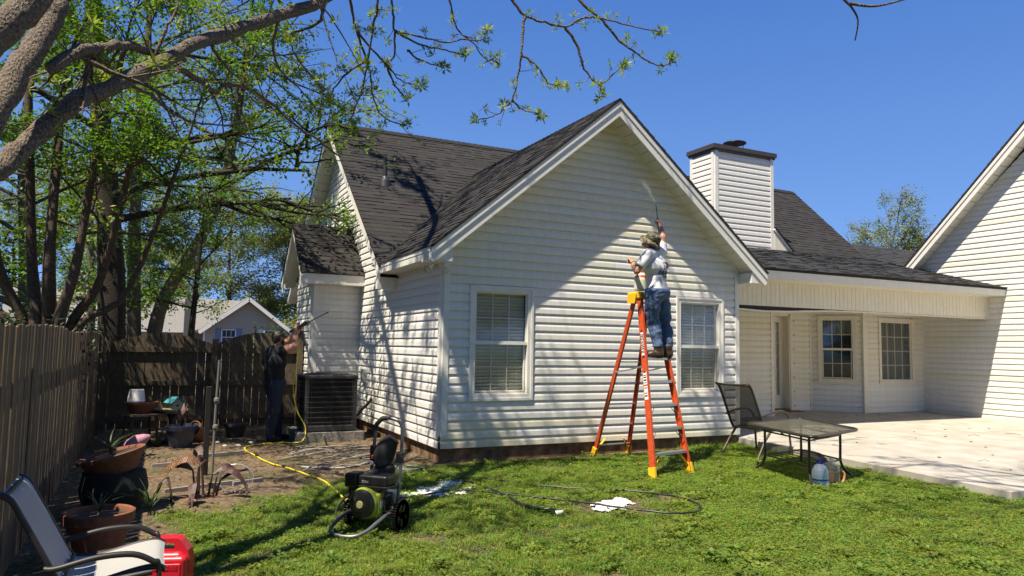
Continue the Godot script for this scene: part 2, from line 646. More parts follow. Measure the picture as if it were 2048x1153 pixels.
func window(house: Node3D, frame: Transform3D, w: float, h: float, style: String) -> void:
	# frame mesh with panes, muntins, blind or curtain as its pieces; local x across, y up, z out
	var trim: Material = M.trim if style == "blind" else M.trim_cream
	var s := nst()
	# outer J-trim, then casing set back from it
	for e in [[0.0, 0.035, 0.030], [0.035, 0.055, 0.020]]:
		var i0: float = e[0]
		var tw: float = e[1]
		var pr: float = e[2]
		bar(s, Vector3(i0 + tw / 2, i0, pr / 2 - 0.02), Vector3(i0 + tw / 2, h - i0, pr / 2 - 0.02), tw, pr + 0.06, Vector3.RIGHT)
		bar(s, Vector3(w - i0 - tw / 2, i0, pr / 2 - 0.02), Vector3(w - i0 - tw / 2, h - i0, pr / 2 - 0.02), tw, pr + 0.06, Vector3.RIGHT)
		bar(s, Vector3(i0 + tw, i0 + tw / 2, pr / 2 - 0.02), Vector3(w - i0 - tw, i0 + tw / 2, pr / 2 - 0.02), tw, pr + 0.06)
		bar(s, Vector3(i0 + tw, h - i0 - tw / 2, pr / 2 - 0.02), Vector3(w - i0 - tw, h - i0 - tw / 2, pr / 2 - 0.02), tw, pr + 0.06)
	var win := ob("window", s, trim, house)
	win.transform = frame
	var x0 := 0.09
	var x1 := w - 0.09
	var y0 := 0.09
	var y1 := h - 0.09
	var mid := (y0 + y1) * 0.5
	if style == "fixed":
		pane(win, x0, x1, y0, y1, -0.02, 4, 4, trim)
	else:
		pane(win, x0, x1, mid - 0.01, y1, -0.012, 3, 2, trim)
		pane(win, x0 + 0.012, x1 - 0.012, y0 + 0.03, mid + 0.02, -0.048, 3, 2, trim)
		var ms := nst()
		box(ms, at(Vector3(w / 2, mid + 0.005, 0.0)), Vector3(x1 - x0, 0.05, 0.035))
		ob("meeting_rail", ms, trim, win)
		ms = nst()
		bar(ms, Vector3(x0, y0 + 0.006, -0.03), Vector3(x1, y0 + 0.006, -0.03), 0.03, 0.075)
		ob("sill", ms, M.trim_cream, win)
	# near-black sheet stands in for the unlit room behind
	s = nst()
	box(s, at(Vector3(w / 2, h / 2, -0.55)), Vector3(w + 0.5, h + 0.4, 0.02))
	ob("dark_backing", s, M.room, win)
	s = nst()
	if style == "blind":
		var n := int((y1 - y0) / 0.048)
		for i in n:
			var yy := y0 + 0.03 + i * 0.048
			var tilt := 0.92 + rng.randf_range(-0.05, 0.05)
			var sag := rng.randf_range(-0.002, 0.002)
			box(s, Transform3D(Basis(Vector3.RIGHT, -tilt) * Basis(Vector3.BACK, sag), Vector3(w / 2, yy, -0.092)), Vector3(x1 - x0 - 0.02, 0.0025, 0.052))
		for fx in [0.16, 0.5, 0.84]:
			bar(s, Vector3(lerpf(x0, x1, fx), y0, -0.064), Vector3(lerpf(x0, x1, fx), y1, -0.064), 0.004, 0.002, Vector3.RIGHT)
		ob("blind", s, M.blind, win)
	else:
		# gathered curtain: a short valance, or sheers for the full height
		var low := y1 - (0.36 if style == "hung" else 1.45)
		var k := 64
		for i in k:
			var a := float(i) / k
			var b := float(i + 1) / k
			var za := -0.16 + 0.018 * sin(a * 60.0) + 0.01 * sin(a * 23.0)
			var zb := -0.16 + 0.018 * sin(b * 60.0) + 0.01 * sin(b * 23.0)
			quad(s, Vector3(lerpf(x0, x1, a), low, za), Vector3(lerpf(x0, x1, b), low, zb), Vector3(lerpf(x0, x1, b), y1, zb), Vector3(lerpf(x0, x1, a), y1, za))
		ob("curtain", s, M.curtain if style == "hung" else M.sheer, win)
func pane(win: Node3D, x0: float, x1: float, y0: float, y1: float, z: float, nx: int, ny: int, trim: Material) -> void:
	var s := nst()
	var e := 0.022
	bar(s, Vector3(x0 + e / 2, y0, z), Vector3(x0 + e / 2, y1, z), e, 0.03, Vector3.RIGHT)
	bar(s, Vector3(x1 - e / 2, y0, z), Vector3(x1 - e / 2, y1, z), e, 0.03, Vector3.RIGHT)
	bar(s, Vector3(x0 + e, y0 + e / 2, z), Vector3(x1 - e, y0 + e / 2, z), e, 0.03)
	bar(s, Vector3(x0 + e, y1 - e / 2, z), Vector3(x1 - e, y1 - e / 2, z), e, 0.03)
	ob("sash", s, trim, win)
	s = nst()
	box(s, at(Vector3((x0 + x1) / 2, (y0 + y1) / 2, z)), Vector3(x1 - x0 - 2 * e, y1 - y0 - 2 * e, 0.004))
	ob("pane", s, M.glass, win)
	for i in range(1, nx):
		s = nst()
		var x := lerpf(x0 + e, x1 - e, float(i) / nx)
		box(s, at(Vector3(x, (y0 + y1) / 2, z - 0.012)), Vector3(0.017, y1 - y0 - 2 * e, 0.008))
		ob("muntin", s, trim, win)
	for i in range(1, ny):
		s = nst()
		var y := lerpf(y0 + e, y1 - e, float(i) / ny)
		box(s, at(Vector3((x0 + x1) / 2, y, z - 0.0125)), Vector3(x1 - x0 - 2 * e, 0.017, 0.006))
		ob("muntin", s, trim, win)
func boards_along(parent: Node3D, called: String, a: Vector3, b: Vector3, across: Vector3, n: int, thick: float, mt: Material, up: Vector3) -> void:
	# n flat panels side by side from a to b with thin gaps
	for i in n:
		var p := a.lerp(b, float(i) / n)
		var q := a.lerp(b, float(i + 1) / n - 0.008 * 5.0 / n)
		var s := nst()
		var d := up * thick
		var j := up * rng.randf_range(-0.0015, 0.0015)
		extr4(s, p + j, q + j, q + across + j, p + across + j, d)
		ob(called, s, mt, parent)
func extr4(s: SurfaceTool, a: Vector3, b: Vector3, c: Vector3, d: Vector3, t: Vector3) -> void:
	# slab with corners a b c d and thickness t (t on the back)
	quad(s, a, b, c, d)
	quad(s, d + t, c + t, b + t, a + t)
	quad(s, b, a, a + t, b + t)
	quad(s, c, b, b + t, c + t)
	quad(s, d, c, c + t, d + t)
	quad(s, a, d, d + t, a + t)
func build_house() -> void:
	var H := thing("house", "white vinyl sided house with dark shingle gables and a covered back porch", "house")
	M.sheer = mat(Color(0.17, 0.17, 0.165), 0.9)
	# --- front gable wall
	var gx := 6.235
	var W := 5.375
	var F := wall_frame(Vector3(3.545, 0.2, -9.457), Vector3.RIGHT)
	var apex := 5.235 - 0.2
	var side := apex - 0.834 * 2.69
	var out := PackedVector2Array([Vector2(0, 0), Vector2(W, 0), Vector2(W, side), Vector2(2.69, apex), Vector2(0, side)])
	var w1 := Rect2(0.395, 0.640, 1.010, 1.635)
	var w2 := Rect2(4.035, 0.640, 0.990, 1.635)
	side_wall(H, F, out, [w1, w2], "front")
	for w in [w1, w2]:
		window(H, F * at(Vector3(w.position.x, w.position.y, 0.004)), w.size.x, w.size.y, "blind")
	# corner posts
	var s := nst()
	for e in [[0.0, 0.16, 2.565], [W - 0.085, 0.0, 2.70]]:
		box(s, F * at(Vector3(e[0] + 0.0425, e[1] + (e[2] - e[1]) / 2, 0.014)), Vector3(0.085, e[2] - e[1], 0.040))
	ob("corner_post", s, M.trim, H)
	s = nst()
	box(s, F * at(Vector3(-0.014, 0.16 + 1.2, -0.04)), Vector3(0.040, 2.41, 0.085))
	ob("corner_post", s, M.trim, H)
	s = nst()
	box(s, F * at(Vector3(0.012, 0.07, -0.03)), Vector3(0.05, 0.2, 0.07))
	ob("bare_corner_stud", s, M.found, H)
	# foundation
	s = nst()
	box(s, at(Vector3(gx, -0.2, -15.0)), Vector3(W - 0.05, 0.82, 11.06))
	box(s, at(Vector3(3.0, -0.2, -14.65)), Vector3(0.75, 0.8, 1.28))
	box(s, at(Vector3(13.0, -0.2, -14.9)), Vector3(8.2, 0.8, 6.3))
	box(s, at(Vector3(20.0, -0.22, -7.0)), Vector3(5.9, 0.7, 12.0))
	ob("foundation", s, M.found, H)
	# --- left side wall, running up into the main gable
	var mr := 16.13
	var F2 := wall_frame(Vector3(3.545, 0.2, -20.6), Vector3(0, 0, 1))
	# u = z + 20.6
	var o2 := PackedVector2Array([Vector2(0, 0), Vector2(11.143, 0), Vector2(11.143, 2.60), Vector2(9.06, 2.60), Vector2(4.47, 6.30 - 0.2), Vector2(0, 6.10 - 0.787 * 4.47)])
	side_wall(H, F2, o2, [], "clean", true, 0.1, 0.0)
	# --- bump-out with its small roof
	var F3 := wall_frame(Vector3(2.62, 0.2, -14.0), Vector3.RIGHT)
	side_wall(H, F3, PackedVector2Array([Vector2(0, 0), Vector2(0.92, 0), Vector2(0.92, 2.6), Vector2(0, 2.6)]), [], "clean", false)
	var F4 := wall_frame(Vector3(2.62, 0.2, -15.6), Vector3(0, 0, 1))
	side_wall(H, F4, PackedVector2Array([Vector2(0, 0), Vector2(1.6, 0), Vector2(1.6, 2.55), Vector2(0.65, 3.62), Vector2(0, 2.9)]), [], "clean", false)
	s = nst()
	box(s, F3 * at(Vector3(0.05, 1.3, 0.012)), Vector3(0.1, 2.5, 0.034))
	box(s, F3 * at(Vector3(-0.012, 1.3, -0.045)), Vector3(0.034, 2.5, 0.09))
	box(s, F3 * at(Vector3(0.895, 1.3, 0.016)), Vector3(0.04, 2.55, 0.03))
	ob("corner_post", s, M.trim, H)
	var bz := -14.90
	var sl := (4.0 - 2.93) / (bz + 13.68) * -1.0
	var ln := sqrt(1.0 + sl * sl)
	roof(H, Vector3(2.32, 2.93, -13.68), Vector3.RIGHT, Vector3(0, sl / ln, -1.0 / ln), PackedVector2Array([Vector2(0, 0), Vector2(1.23, 0), Vector2(1.23, 1.22 * ln), Vector2(0, 1.22 * ln)]), Color(0.038, 0.035, 0.034), 91, true, 0.025)
	roof(H, Vector3(3.55, 2.93, -16.12), Vector3.LEFT, Vector3(0, sl / ln, 1.0 / ln), PackedVector2Array([Vector2(0, 0), Vector2(1.23, 0), Vector2(1.23, 1.22 * ln), Vector2(0, 1.22 * ln)]), Color(0.038, 0.035, 0.034), 92, true, 0.025)
	s = nst()
	bar(s, Vector3(2.36, 2.815, -13.70), Vector3(3.52, 2.815, -13.70), 0.19, 0.02)
	for sg: float in [1.0, -1.0]:
		var e0 := Vector3(2.35, 2.82, bz + sg * 1.2)
		var e1 := Vector3(2.35, 3.89, bz)
		bar(s, e0, e1, 0.12, 0.02, Vector3.LEFT.cross((e1 - e0).normalized()) * sg)
		bar(s, Vector3(2.365, 2.77, bz + sg * 1.19), Vector3(2.365, 2.77, bz + sg * 0.93), 0.18, 0.025)
	ob("fascia", s, M.trim, H)
	s = nst()
	box(s, at(Vector3(2.95, 2.725, -13.84)), Vector3(1.17, 0.012, 0.30))
	for sg: float in [1.0, -1.0]:
		var e0 := Vector3(2.49, 2.80, bz + sg * 1.2)
		var e1 := Vector3(2.49, 3.87, bz)
		bar(s, e0, e1, 0.012, 0.27, Vector3.LEFT.cross((e1 - e0).normalized()) * sg)
	ob("soffit", s, M.soffit, H)
	# --- gable roof over the front
	var k := sqrt(1.0 + 0.834 * 0.834)
	var rise := 3.02
	var ey := 5.454 - 0.834 * rise
	var brown := Color(0.038, 0.035, 0.034)
	var grey := Color(0.056, 0.057, 0.060)
	var rl := roof(H, Vector3(gx - rise, ey, -14.9), Vector3(0, 0, 1), Vector3(1, 0.834, 0) / k, PackedVector2Array([Vector2(2.9, 0), Vector2(5.82, 0), Vector2(5.82, rise * k), Vector2(0, rise * k)]), brown, 12)
	var rrf := roof(H, Vector3(gx + rise, ey, -9.08), Vector3(0, 0, -1), Vector3(-1, 0.834, 0) / k, PackedVector2Array([Vector2(0, 0), Vector2(3.2, 0), Vector2(5.82, rise * k), Vector2(0, rise * k)]), grey, 13)
	ridge_caps(rl, Vector3(gx, 5.455, -14.8), Vector3(gx, 5.435, -9.14), 0.834, Vector3.RIGHT, brown * 0.7)
	for sg: float in [-1.0, 1.0]:
		var dn := Vector3(sg, -0.834, 0) / k
		var nn := Vector3(sg * 0.834, 1, 0) / k
		var top := Vector3(gx, 5.454, -9.10)
		s = nst()
		# rake fascia: wide lower face and a proud upper strip
		# mitred at the peak, plumb cut at the eave
		var ft := -0.012 * k
		var fb := ft - 0.195 * k
		for e in [[ft, fb, -9.118, 0.03], [ft, ft - 0.085 * k, -9.103, 0.03]]:
			var q := PackedVector2Array([Vector2(0, 5.454 + e[0]), Vector2(sg * (rise - 0.01), 5.454 + e[0] - 0.834 * (rise - 0.01)), Vector2(sg * (rise - 0.01), maxf(5.454 + e[1] - 0.834 * (rise - 0.01), ey - 0.19)), Vector2(sg * (rise - 0.06), 5.454 + e[1] - 0.834 * (rise - 0.06)), Vector2(0, 5.454 + e[1])])
			extrude(s, q, at(Vector3(gx, 0, e[2] + 0.015)), e[3])
		ob("fascia", s, M.trim, H)
		# soffit panels under the rake
		var st := top + Vector3(0, fb + 0.03, -0.02)
		var en := st + dn * (rise * k - 0.28)
		s = nst()
		bar(s, st + Vector3(0, 0.012, -0.18), en + Vector3(0, 0.012, -0.18), 0.006, 0.335, nn)
		var sf := ob("soffit", s, M.dark, H)
		boards_along(sf, "soffit_panel", st + Vector3(0, 0, -0.01), en + Vector3(0, 0, -0.01), Vector3(0, 0, -0.327), 19, 0.008, M.soffit, nn)
		s = nst()
		bar(s, st + Vector3(0, -0.012, -0.322), en + dn * 0.2 + Vector3(0, -0.012, -0.322), 0.03, 0.03, nn)
		ob("rake_moulding", s, M.trim_cream, H)
		# boxed return at the eave
		s = nst()
		var rx: float = gx + sg * (rise - 0.165)
		box(s, at(Vector3(rx, ey - 0.10, -9.29)), Vector3(0.33, 0.175, 0.33))
		ob("eave_return", s, M.trim, H)
	# left eave fascia and soffit
	s = nst()
	bar(s, Vector3(3.225, 2.855, -9.10), Vector3(3.225, 2.855, -11.62), 0.17, 0.02)
	bar(s, Vector3(3.218, 2.90, -9.10), Vector3(3.218, 2.90, -11.62), 0.075, 0.02)
	ob("fascia", s, M.trim, H)
	s = nst()
	box(s, at(Vector3(3.39, 2.772, -10.55)), Vector3(0.32, 0.014, 2.18))
	ob("soffit", s, M.soffit, H)
	# --- main roof
	var km := sqrt(1.0 + 0.787 * 0.787)
	var ez := -11.50
	var eyy := 6.54 - 0.787 * (ez + mr)
	var run := mr + ez
	var rs := (mr - 11.50) * km
	var sb := (12.98 - 11.50) * km
	var m0 := Vector3(3.18, eyy, ez)
	var mroof := roof(H, m0, Vector3.RIGHT, Vector3(0, 0.787, -1) / km, PackedVector2Array([Vector2(0, 0), Vector2(5.9, 0), Vector2(5.9, sb - 0.1), Vector2(13.55, sb - 0.1), Vector2(14.37, rs), Vector2(0, rs)]), brown, 14)
	roof(H, Vector3(17.55, eyy, -mr - 4.63), Vector3.LEFT, Vector3(0, 0.787, 1) / km, PackedVector2Array([Vector2(0, 0), Vector2(14.37, 0), Vector2(14.37, rs), Vector2(0, rs)]), brown, 15, false)
	ridge_caps(mroof, Vector3(17.5, 6.545, -mr), Vector3(3.18, 6.545, -mr), 0.787, Vector3(0, 0, 1), brown * 0.7)
	for sg: float in [1.0, -1.0]:
		var dn := Vector3(0, -0.787, sg) / km
		var nn := Vector3(0, 1, sg * 0.787) / km
		var top := Vector3(3.195, 6.54, -mr)
		s = nst()
		var q := PackedVector2Array([Vector2(0, -0.015), Vector2(sg * 4.6, -0.015 - 0.787 * 4.6), Vector2(sg * 4.6, -0.24 - 0.787 * 4.6), Vector2(0, -0.24)])
		extrude(s, q, Transform3D(Basis(Vector3(0, 0, 1), Vector3.UP, Vector3.LEFT), top), 0.025)
		ob("fascia", s, M.trim, H)
		s = nst()
		var st := top + Vector3(0.02, -0.225, 0)
		var en := st + dn * 4.6 * km
		bar(s, st + Vector3(0.16, 0.014, 0), en + Vector3(0.16, 0.014, 0), 0.006, 0.32, nn)
		var sf := ob("soffit", s, M.dark, H)
		boards_along(sf, "soffit_panel", st, en, Vector3(0.325, 0, 0), 24, 0.008, M.soffit, nn)
	s = nst()
	box(s, at(Vector3(3.40, 2.70, -11.66)), Vector3(0.40, 0.36, 0.12))
	ob("eave_return", s, M.trim, H)
	# vent pipe through the roof
	s = nst()
	var vp := Vector3(3.95, 6.54 - 0.787 * (mr - 13.95), -13.95)
	vp = Vector3(3.93, 6.54 + 0.787 * (-mr + 13.95) , -13.95)
	lathe(s, [Vector2(0.135, -0.09), Vector2(0.11, 0.05), Vector2(0.062, 0.13), Vector2(0.05, 0.14)], at(vp), 14)
	lathe(s, [Vector2(0.045, 0.0), Vector2(0.045, 0.50), Vector2(0.036, 0.50), Vector2(0.036, 0.3)], at(vp), 14)
	ob("vent_pipe", s, mat(Color(0.03, 0.031, 0.034), 0.45), H)
	# --- porch roof
	var ks := sqrt(1.0 + 0.29 * 0.29)
	var proof := roof(H, Vector3(8.7, 3.115, -9.66), Vector3.RIGHT, Vector3(0, 0.29, -1) / ks, PackedVector2Array([Vector2(0, 0), Vector2(8.34, 0), Vector2(8.34, 3.36 * ks), Vector2(0, 3.36 * ks)]), grey, 16, true, 0.05)
	s = nst()
	bar(s, Vector3(8.95, 3.015, -9.70), Vector3(17.03, 3.015, -9.70), 0.165, 0.025)
	bar(s, Vector3(8.95, 3.06, -9.687), Vector3(17.03, 3.06, -9.687), 0.075, 0.022)
	ob("fascia", s, M.trim, H)
	s = nst()
	box(s, at(Vector3(12.98, 2.935, -9.9)), Vector3(8.1, 0.012, 0.40))
	ob("soffit", s, M.soffit, H)
	s = nst()
	box(s, at(Vector3(12.98, 2.69, -10.15)), Vector3(8.12, 0.48, 0.10))
	var beam := ob("porch_beam", s, M.deck, H)
	for i in 70:
		s = nst()
		var x := 8.94 + i * 0.1154
		var ww := 0.109
		box(s, at(Vector3(x + ww / 2, 2.69, -10.086 + rr(-0.001, 0.001))), Vector3(ww, 0.478, 0.022))
		ob("frieze_panel", s, M.trim_cream, beam)
	s = nst()
	box(s, at(Vector3(17.0, 2.69, -10.08)), Vector3(0.06, 0.52, 0.05))
	box(s, at(Vector3(12.98, 2.925, -10.07)), Vector3(8.1, 0.022, 0.02))
	# bottom trim: sags at the left, where a near-black strip paints the shaded gap
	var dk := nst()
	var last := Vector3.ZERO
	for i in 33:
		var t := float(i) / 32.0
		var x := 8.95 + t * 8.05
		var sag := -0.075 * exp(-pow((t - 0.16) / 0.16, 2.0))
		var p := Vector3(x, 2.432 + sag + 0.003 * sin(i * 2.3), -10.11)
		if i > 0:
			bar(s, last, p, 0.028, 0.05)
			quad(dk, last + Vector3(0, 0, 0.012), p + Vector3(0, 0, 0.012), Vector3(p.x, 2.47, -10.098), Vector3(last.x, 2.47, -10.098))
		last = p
	ob("dark_gap_strip", dk, M.dark, beam)
	ob("beam_trim", s, M.trim_cream, beam)
	s = nst()
	box(s, at(Vector3(12.98, 2.99, -11.3)), Vector3(8.1, 0.03, 2.3))
	ob("porch_ceiling", s, M.soffit, H)
	# --- porch walls
	var FA := wall_frame(Vector3(8.88, 0.21, -11.75), Vector3.RIGHT)
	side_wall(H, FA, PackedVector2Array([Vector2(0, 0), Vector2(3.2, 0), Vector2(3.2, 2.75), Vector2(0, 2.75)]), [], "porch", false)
	var FB := wall_frame(Vector3(12.0, 0.23, -12.5), Vector3.RIGHT)
	var dh := Rect2(0.30, -0.1, 1.06, 2.34)
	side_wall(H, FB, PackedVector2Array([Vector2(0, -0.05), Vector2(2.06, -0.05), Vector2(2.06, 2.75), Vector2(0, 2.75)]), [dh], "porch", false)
	var bu := Vector3(0.85, 0, 0.82).normalized()
	var FC := wall_frame(Vector3(14.05, 0.22, -12.5), bu)
	var w3 := Rect2(0.175, 0.66, 0.845, 1.60)
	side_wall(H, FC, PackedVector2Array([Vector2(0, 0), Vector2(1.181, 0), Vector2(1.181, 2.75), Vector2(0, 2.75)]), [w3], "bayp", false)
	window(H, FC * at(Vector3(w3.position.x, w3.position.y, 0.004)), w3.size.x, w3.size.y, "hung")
	var FD := wall_frame(Vector3(14.9, 0.215, -11.68), Vector3.RIGHT)
	var w4 := Rect2(0.47, 0.66, 1.28, 1.575)
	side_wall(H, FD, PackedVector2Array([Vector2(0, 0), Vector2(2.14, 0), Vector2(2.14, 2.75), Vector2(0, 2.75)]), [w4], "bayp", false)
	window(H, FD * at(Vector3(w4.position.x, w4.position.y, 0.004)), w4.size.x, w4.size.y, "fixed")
	s = nst()
	box(s, FA * at(Vector3(3.16, 1.35, 0.014)), Vector3(0.09, 2.72, 0.036))
	box(s, FB * at(Vector3(2.045, 1.35, 0.016)), Vector3(0.06, 2.72, 0.034))
	box(s, FD * at(Vector3(0.0, 1.35, 0.010)), Vector3(0.13, 2.72, 0.05))
	box(s, FD * at(Vector3(2.10, 1.35, 0.014)), Vector3(0.06, 2.72, 0.036))
	ob("corner_post", s, M.trim_cream, H)
	s = nst()
	quad(s, Vector3(12.09, 0.15, -11.75), Vector3(12.09, 0.15, -12.6), Vector3(12.09, 2.95, -12.6), Vector3(12.09, 2.95, -11.75))
	ob("wall", s, M.siding_cream, H)
	# door set back in its opening
	s = nst()
	var dx0 := 12.30
	var dx1 := 13.37
	box(s, at(Vector3(dx1 - 0.02, 1.36, -12.60)), Vector3(0.03, 2.26, 0.25))
	box(s, at(Vector3(dx0 + 0.02, 1.36, -12.60)), Vector3(0.03, 2.26, 0.25))
	box(s, at(Vector3((dx0 + dx1) / 2, 2.46, -12.60)), Vector3(1.07, 0.05, 0.25))
	box(s, at(Vector3(dx1 + 0.035, 1.36, -12.475)), Vector3(0.075, 2.32, 0.035))
	box(s, at(Vector3((dx0 + dx1) / 2, 2.54, -12.475)), Vector3(1.25, 0.11, 0.036))
	var door := ob("door", s, M.trim_cream, H)
	s = nst()
	bar(s, Vector3(dx0 + 0.09, 0.27, -12.67), Vector3(dx0 + 0.09, 2.43, -12.67), 0.13, 0.045, Vector3.RIGHT)
	bar(s, Vector3(dx1 - 0.095, 0.27, -12.67), Vector3(dx1 - 0.095, 2.43, -12.67), 0.12, 0.045, Vector3.RIGHT)
	bar(s, Vector3(dx0 + 0.155, 0.43, -12.67), Vector3(dx1 - 0.155, 0.43, -12.67), 0.32, 0.044)
	bar(s, Vector3(dx0 + 0.155, 2.36, -12.67), Vector3(dx1 - 0.155, 2.36, -12.67), 0.14, 0.044)
	for y in [0.9, 1.2, 1.5, 1.8, 2.1]:
		bar(s, Vector3(dx0 + 0.155, y, -12.665), Vector3(dx1 - 0.155, y, -12.665), 0.014, 0.012)
	ob("door_leaf", s, M.trim_cream, door)
	s = nst()
	box(s, at(Vector3((dx0 + dx1) / 2, 1.44, -12.675)), Vector3(0.76, 1.72, 0.006))
	ob("pane", s, M.glass, door)
	s = nst()
	for i in 42:
		box(s, Transform3D(Basis(Vector3.RIGHT, -1.15), Vector3((dx0 + dx1) / 2, 0.62 + i * 0.04, -12.71)), Vector3(0.76, 0.002, 0.036))
	box(s, at(Vector3((dx0 + dx1) / 2, 1.4, -12.78)), Vector3(1.05, 2.2, 0.01))
	ob("blind", s, M.blind, door)
	s = nst()
	box(s, at(Vector3((dx0 + dx1) / 2, 0.255, -12.58)), Vector3(1.02, 0.05, 0.24))
	box(s, at(Vector3((dx0 + dx1) / 2 + 0.1, 0.236, -12.36)), Vector3(1.3, 0.02, 0.16))
	ob("threshold", s, M.found, door)
	s = nst()
	for i in 3:
		box(s, at(Vector3(12.93 + i * 0.17, 2.54, -12.455)), Vector3(0.06 if i == 0 else 0.035, 0.03, 0.012))
	for i in 7:
		box(s, at(Vector3(13.475, 0.35 + i * 0.33, -12.455)), Vector3(0.014, 0.03, 0.012))
	ob("bolt_hole", s, M.dark, door)
	# --- right wing
	var FW := wall_frame(Vector3(17.04, 0.15, -12.6), Vector3(0, 0, 1))
	var oW := PackedVector2Array([Vector2(0, 0), Vector2(12.3, 0), Vector2(12.3, 3.6), Vector2(6.95, 9.13), Vector2(0.6, 3.44), Vector2(0, 2.9)])
	side_wall(H, FW, oW, [], "wing", true)
	s = nst()
	box(s, at(Vector3(17.015, 0.622, -11.316)), Vector3(0.03, 0.16, 0.10))
	ob("outlet_cover", s, M.soffit, H)
	var kw := sqrt(2.0)
	var wy := 3.80
	var wz := -11.87
	var wrun := 6.3
	roof(H, Vector3(24.0, wy, wz), Vector3.LEFT, Vector3(0, 1, 1) / kw, PackedVector2Array([Vector2(0, 0), Vector2(7.33, 0), Vector2(7.33, wrun * kw), Vector2(0, wrun * kw)]), grey, 17, true, 0.035)
	roof(H, Vector3(16.67, wy, wz + 2 * wrun), Vector3.RIGHT, Vector3(0, 1, -1) / kw, PackedVector2Array([Vector2(0, 0), Vector2(7.33, 0), Vector2(7.33, wrun * kw), Vector2(0, wrun * kw)]), grey, 18, false, 0.035)
	for sg: float in [-1.0, 1.0]:
		var top := Vector3(16.70, wy + wrun, wz + wrun)
		s = nst()
		for e in [[0.0, -0.05, -0.30], [-0.02, -0.05, -0.15]]:
			var q := PackedVector2Array([Vector2(0, e[1]), Vector2(sg * (wrun - 0.02), e[1] - wrun), Vector2(sg * (wrun - 0.02), e[2] - wrun + 0.10), Vector2(sg * (wrun - 0.10), e[2] - wrun + 0.10), Vector2(0, e[2])])
			extrude(s, q, Transform3D(Basis(Vector3(0, 0, 1), Vector3.UP, Vector3.LEFT), top + Vector3(e[0], 0, 0)), 0.025)
		ob("fascia", s, M.trim, H)
		var st := top + Vector3(0.02, -0.285, 0)
		var dn := Vector3(0, -1, sg) / kw
		var nn := Vector3(0, 1, sg) / kw
		var en := st + dn * (wrun * kw - 0.1)
		s = nst()
		bar(s, st + Vector3(0.16, 0.014, 0), en + Vector3(0.16, 0.014, 0), 0.006, 0.32, nn)
		var sf := ob("soffit", s, M.dark, H)
		boards_along(sf, "soffit_panel", st, en, Vector3(0.325, 0, 0), 36, 0.008, M.soffit, nn)
	# connecting roof behind the porch roof
	roof(H, Vector3(16.6, 3.85, -12.9), Vector3.RIGHT, Vector3(0, 0.55, -1).normalized(), PackedVector2Array([Vector2(0, 0), Vector2(7.4, 0), Vector2(7.4, 1.95), Vector2(0, 1.95)]), grey, 19, true, 0.1)
	# --- chimney
	var cf := wall_frame(Vector3(11.58, 3.75, -13.0), Vector3.RIGHT)
	var ch := 2.62
	s = nst()
	box(s, cf * at(Vector3(0.925, ch / 2, -0.42)), Vector3(1.80, ch - 0.02, 0.80))
	box(s, cf * at(Vector3(0.05, ch / 2, 0.012)), Vector3(0.1, ch, 0.034))
	box(s, cf * at(Vector3(-0.012, ch / 2, -0.045)), Vector3(0.034, ch, 0.08))
	box(s, cf * at(Vector3(1.80, ch / 2, 0.012)), Vector3(0.1, ch, 0.034))
	box(s, cf * at(Vector3(-0.012, ch / 2, -0.80)), Vector3(0.034, ch, 0.08))
	var chim := ob("chimney", s, M.trim, H)
	for fr in [[cf, 0.10, 1.75], [wall_frame(Vector3(11.58, 3.75, -13.84), Vector3(0, 0, 1)), 0.08, 0.76]]:
		for r in 21:
			var bm := board_mesh(0, fr[2] - fr[1], 0, fr[2] - fr[1])
			if r * EX > ch - EX:
				continue
			obm("siding_board", bm, M.siding, chim, fr[0] * at(Vector3(fr[1], r * EX, -0.004)))
	s = nst()
	box(s, cf * at(Vector3(0.925, ch + 0.045, -0.42)), Vector3(2.0, 0.10, 0.99))
	box(s, cf * at(Vector3(0.925, ch - 0.03, -0.42)), Vector3(1.94, 0.05, 0.93))
	ob("chimney_crown", s, M.brown_metal, chim)
	s = nst()
	var cc := cf * at(Vector3(1.02, ch + 0.095, -0.42))
	lathe(s, [Vector2(0.20, 0.0), Vector2(0.20, 0.10), Vector2(0.17, 0.10)], cc, 20)
	ob("flue_collar", s, M.brown_metal, chim)
	s = nst()
	lathe(s, [Vector2(0.0, 0.26), Vector2(0.25, 0.235), Vector2(0.285, 0.245), Vector2(0.28, 0.265), Vector2(0.18, 0.30), Vector2(0.0, 0.315)], cc, 28)
	for i in 4:
		var w := TAU * (i + 0.5) / 4
		bar(s, cc * Vector3(cos(w) * 0.19, 0.05, sin(w) * 0.19), cc * Vector3(cos(w) * 0.21, 0.25, sin(w) * 0.21), 0.02, 0.004)
	ob("chimney_cap", s, M.black_metal, chim)
	# little cricket gable beside the chimney
	s = nst()
	extrude(s, PackedVector2Array([Vector2(0, 0), Vector2(0.55, 0), Vector2(0, 0.52)]), at(Vector3(13.44, 4.03, -12.96)), 0.9)
	ob("chimney_cricket", s, M.siding_dull, H)
	s = nst()
	bar(s, Vector3(13.42, 4.59, -12.95), Vector3(14.03, 4.03, -12.95), 0.07, 0.04, Vector3(0.7, 0.7, 0))
	ob("fascia", s, M.trim, H)
	s = nst()
	bar(s, Vector3(13.42, 4.63, -13.3), Vector3(14.06, 4.04, -13.3), 0.02, 0.8, Vector3(0.7, 0.7, 0))
	ob("roof", s, M.edge, H)

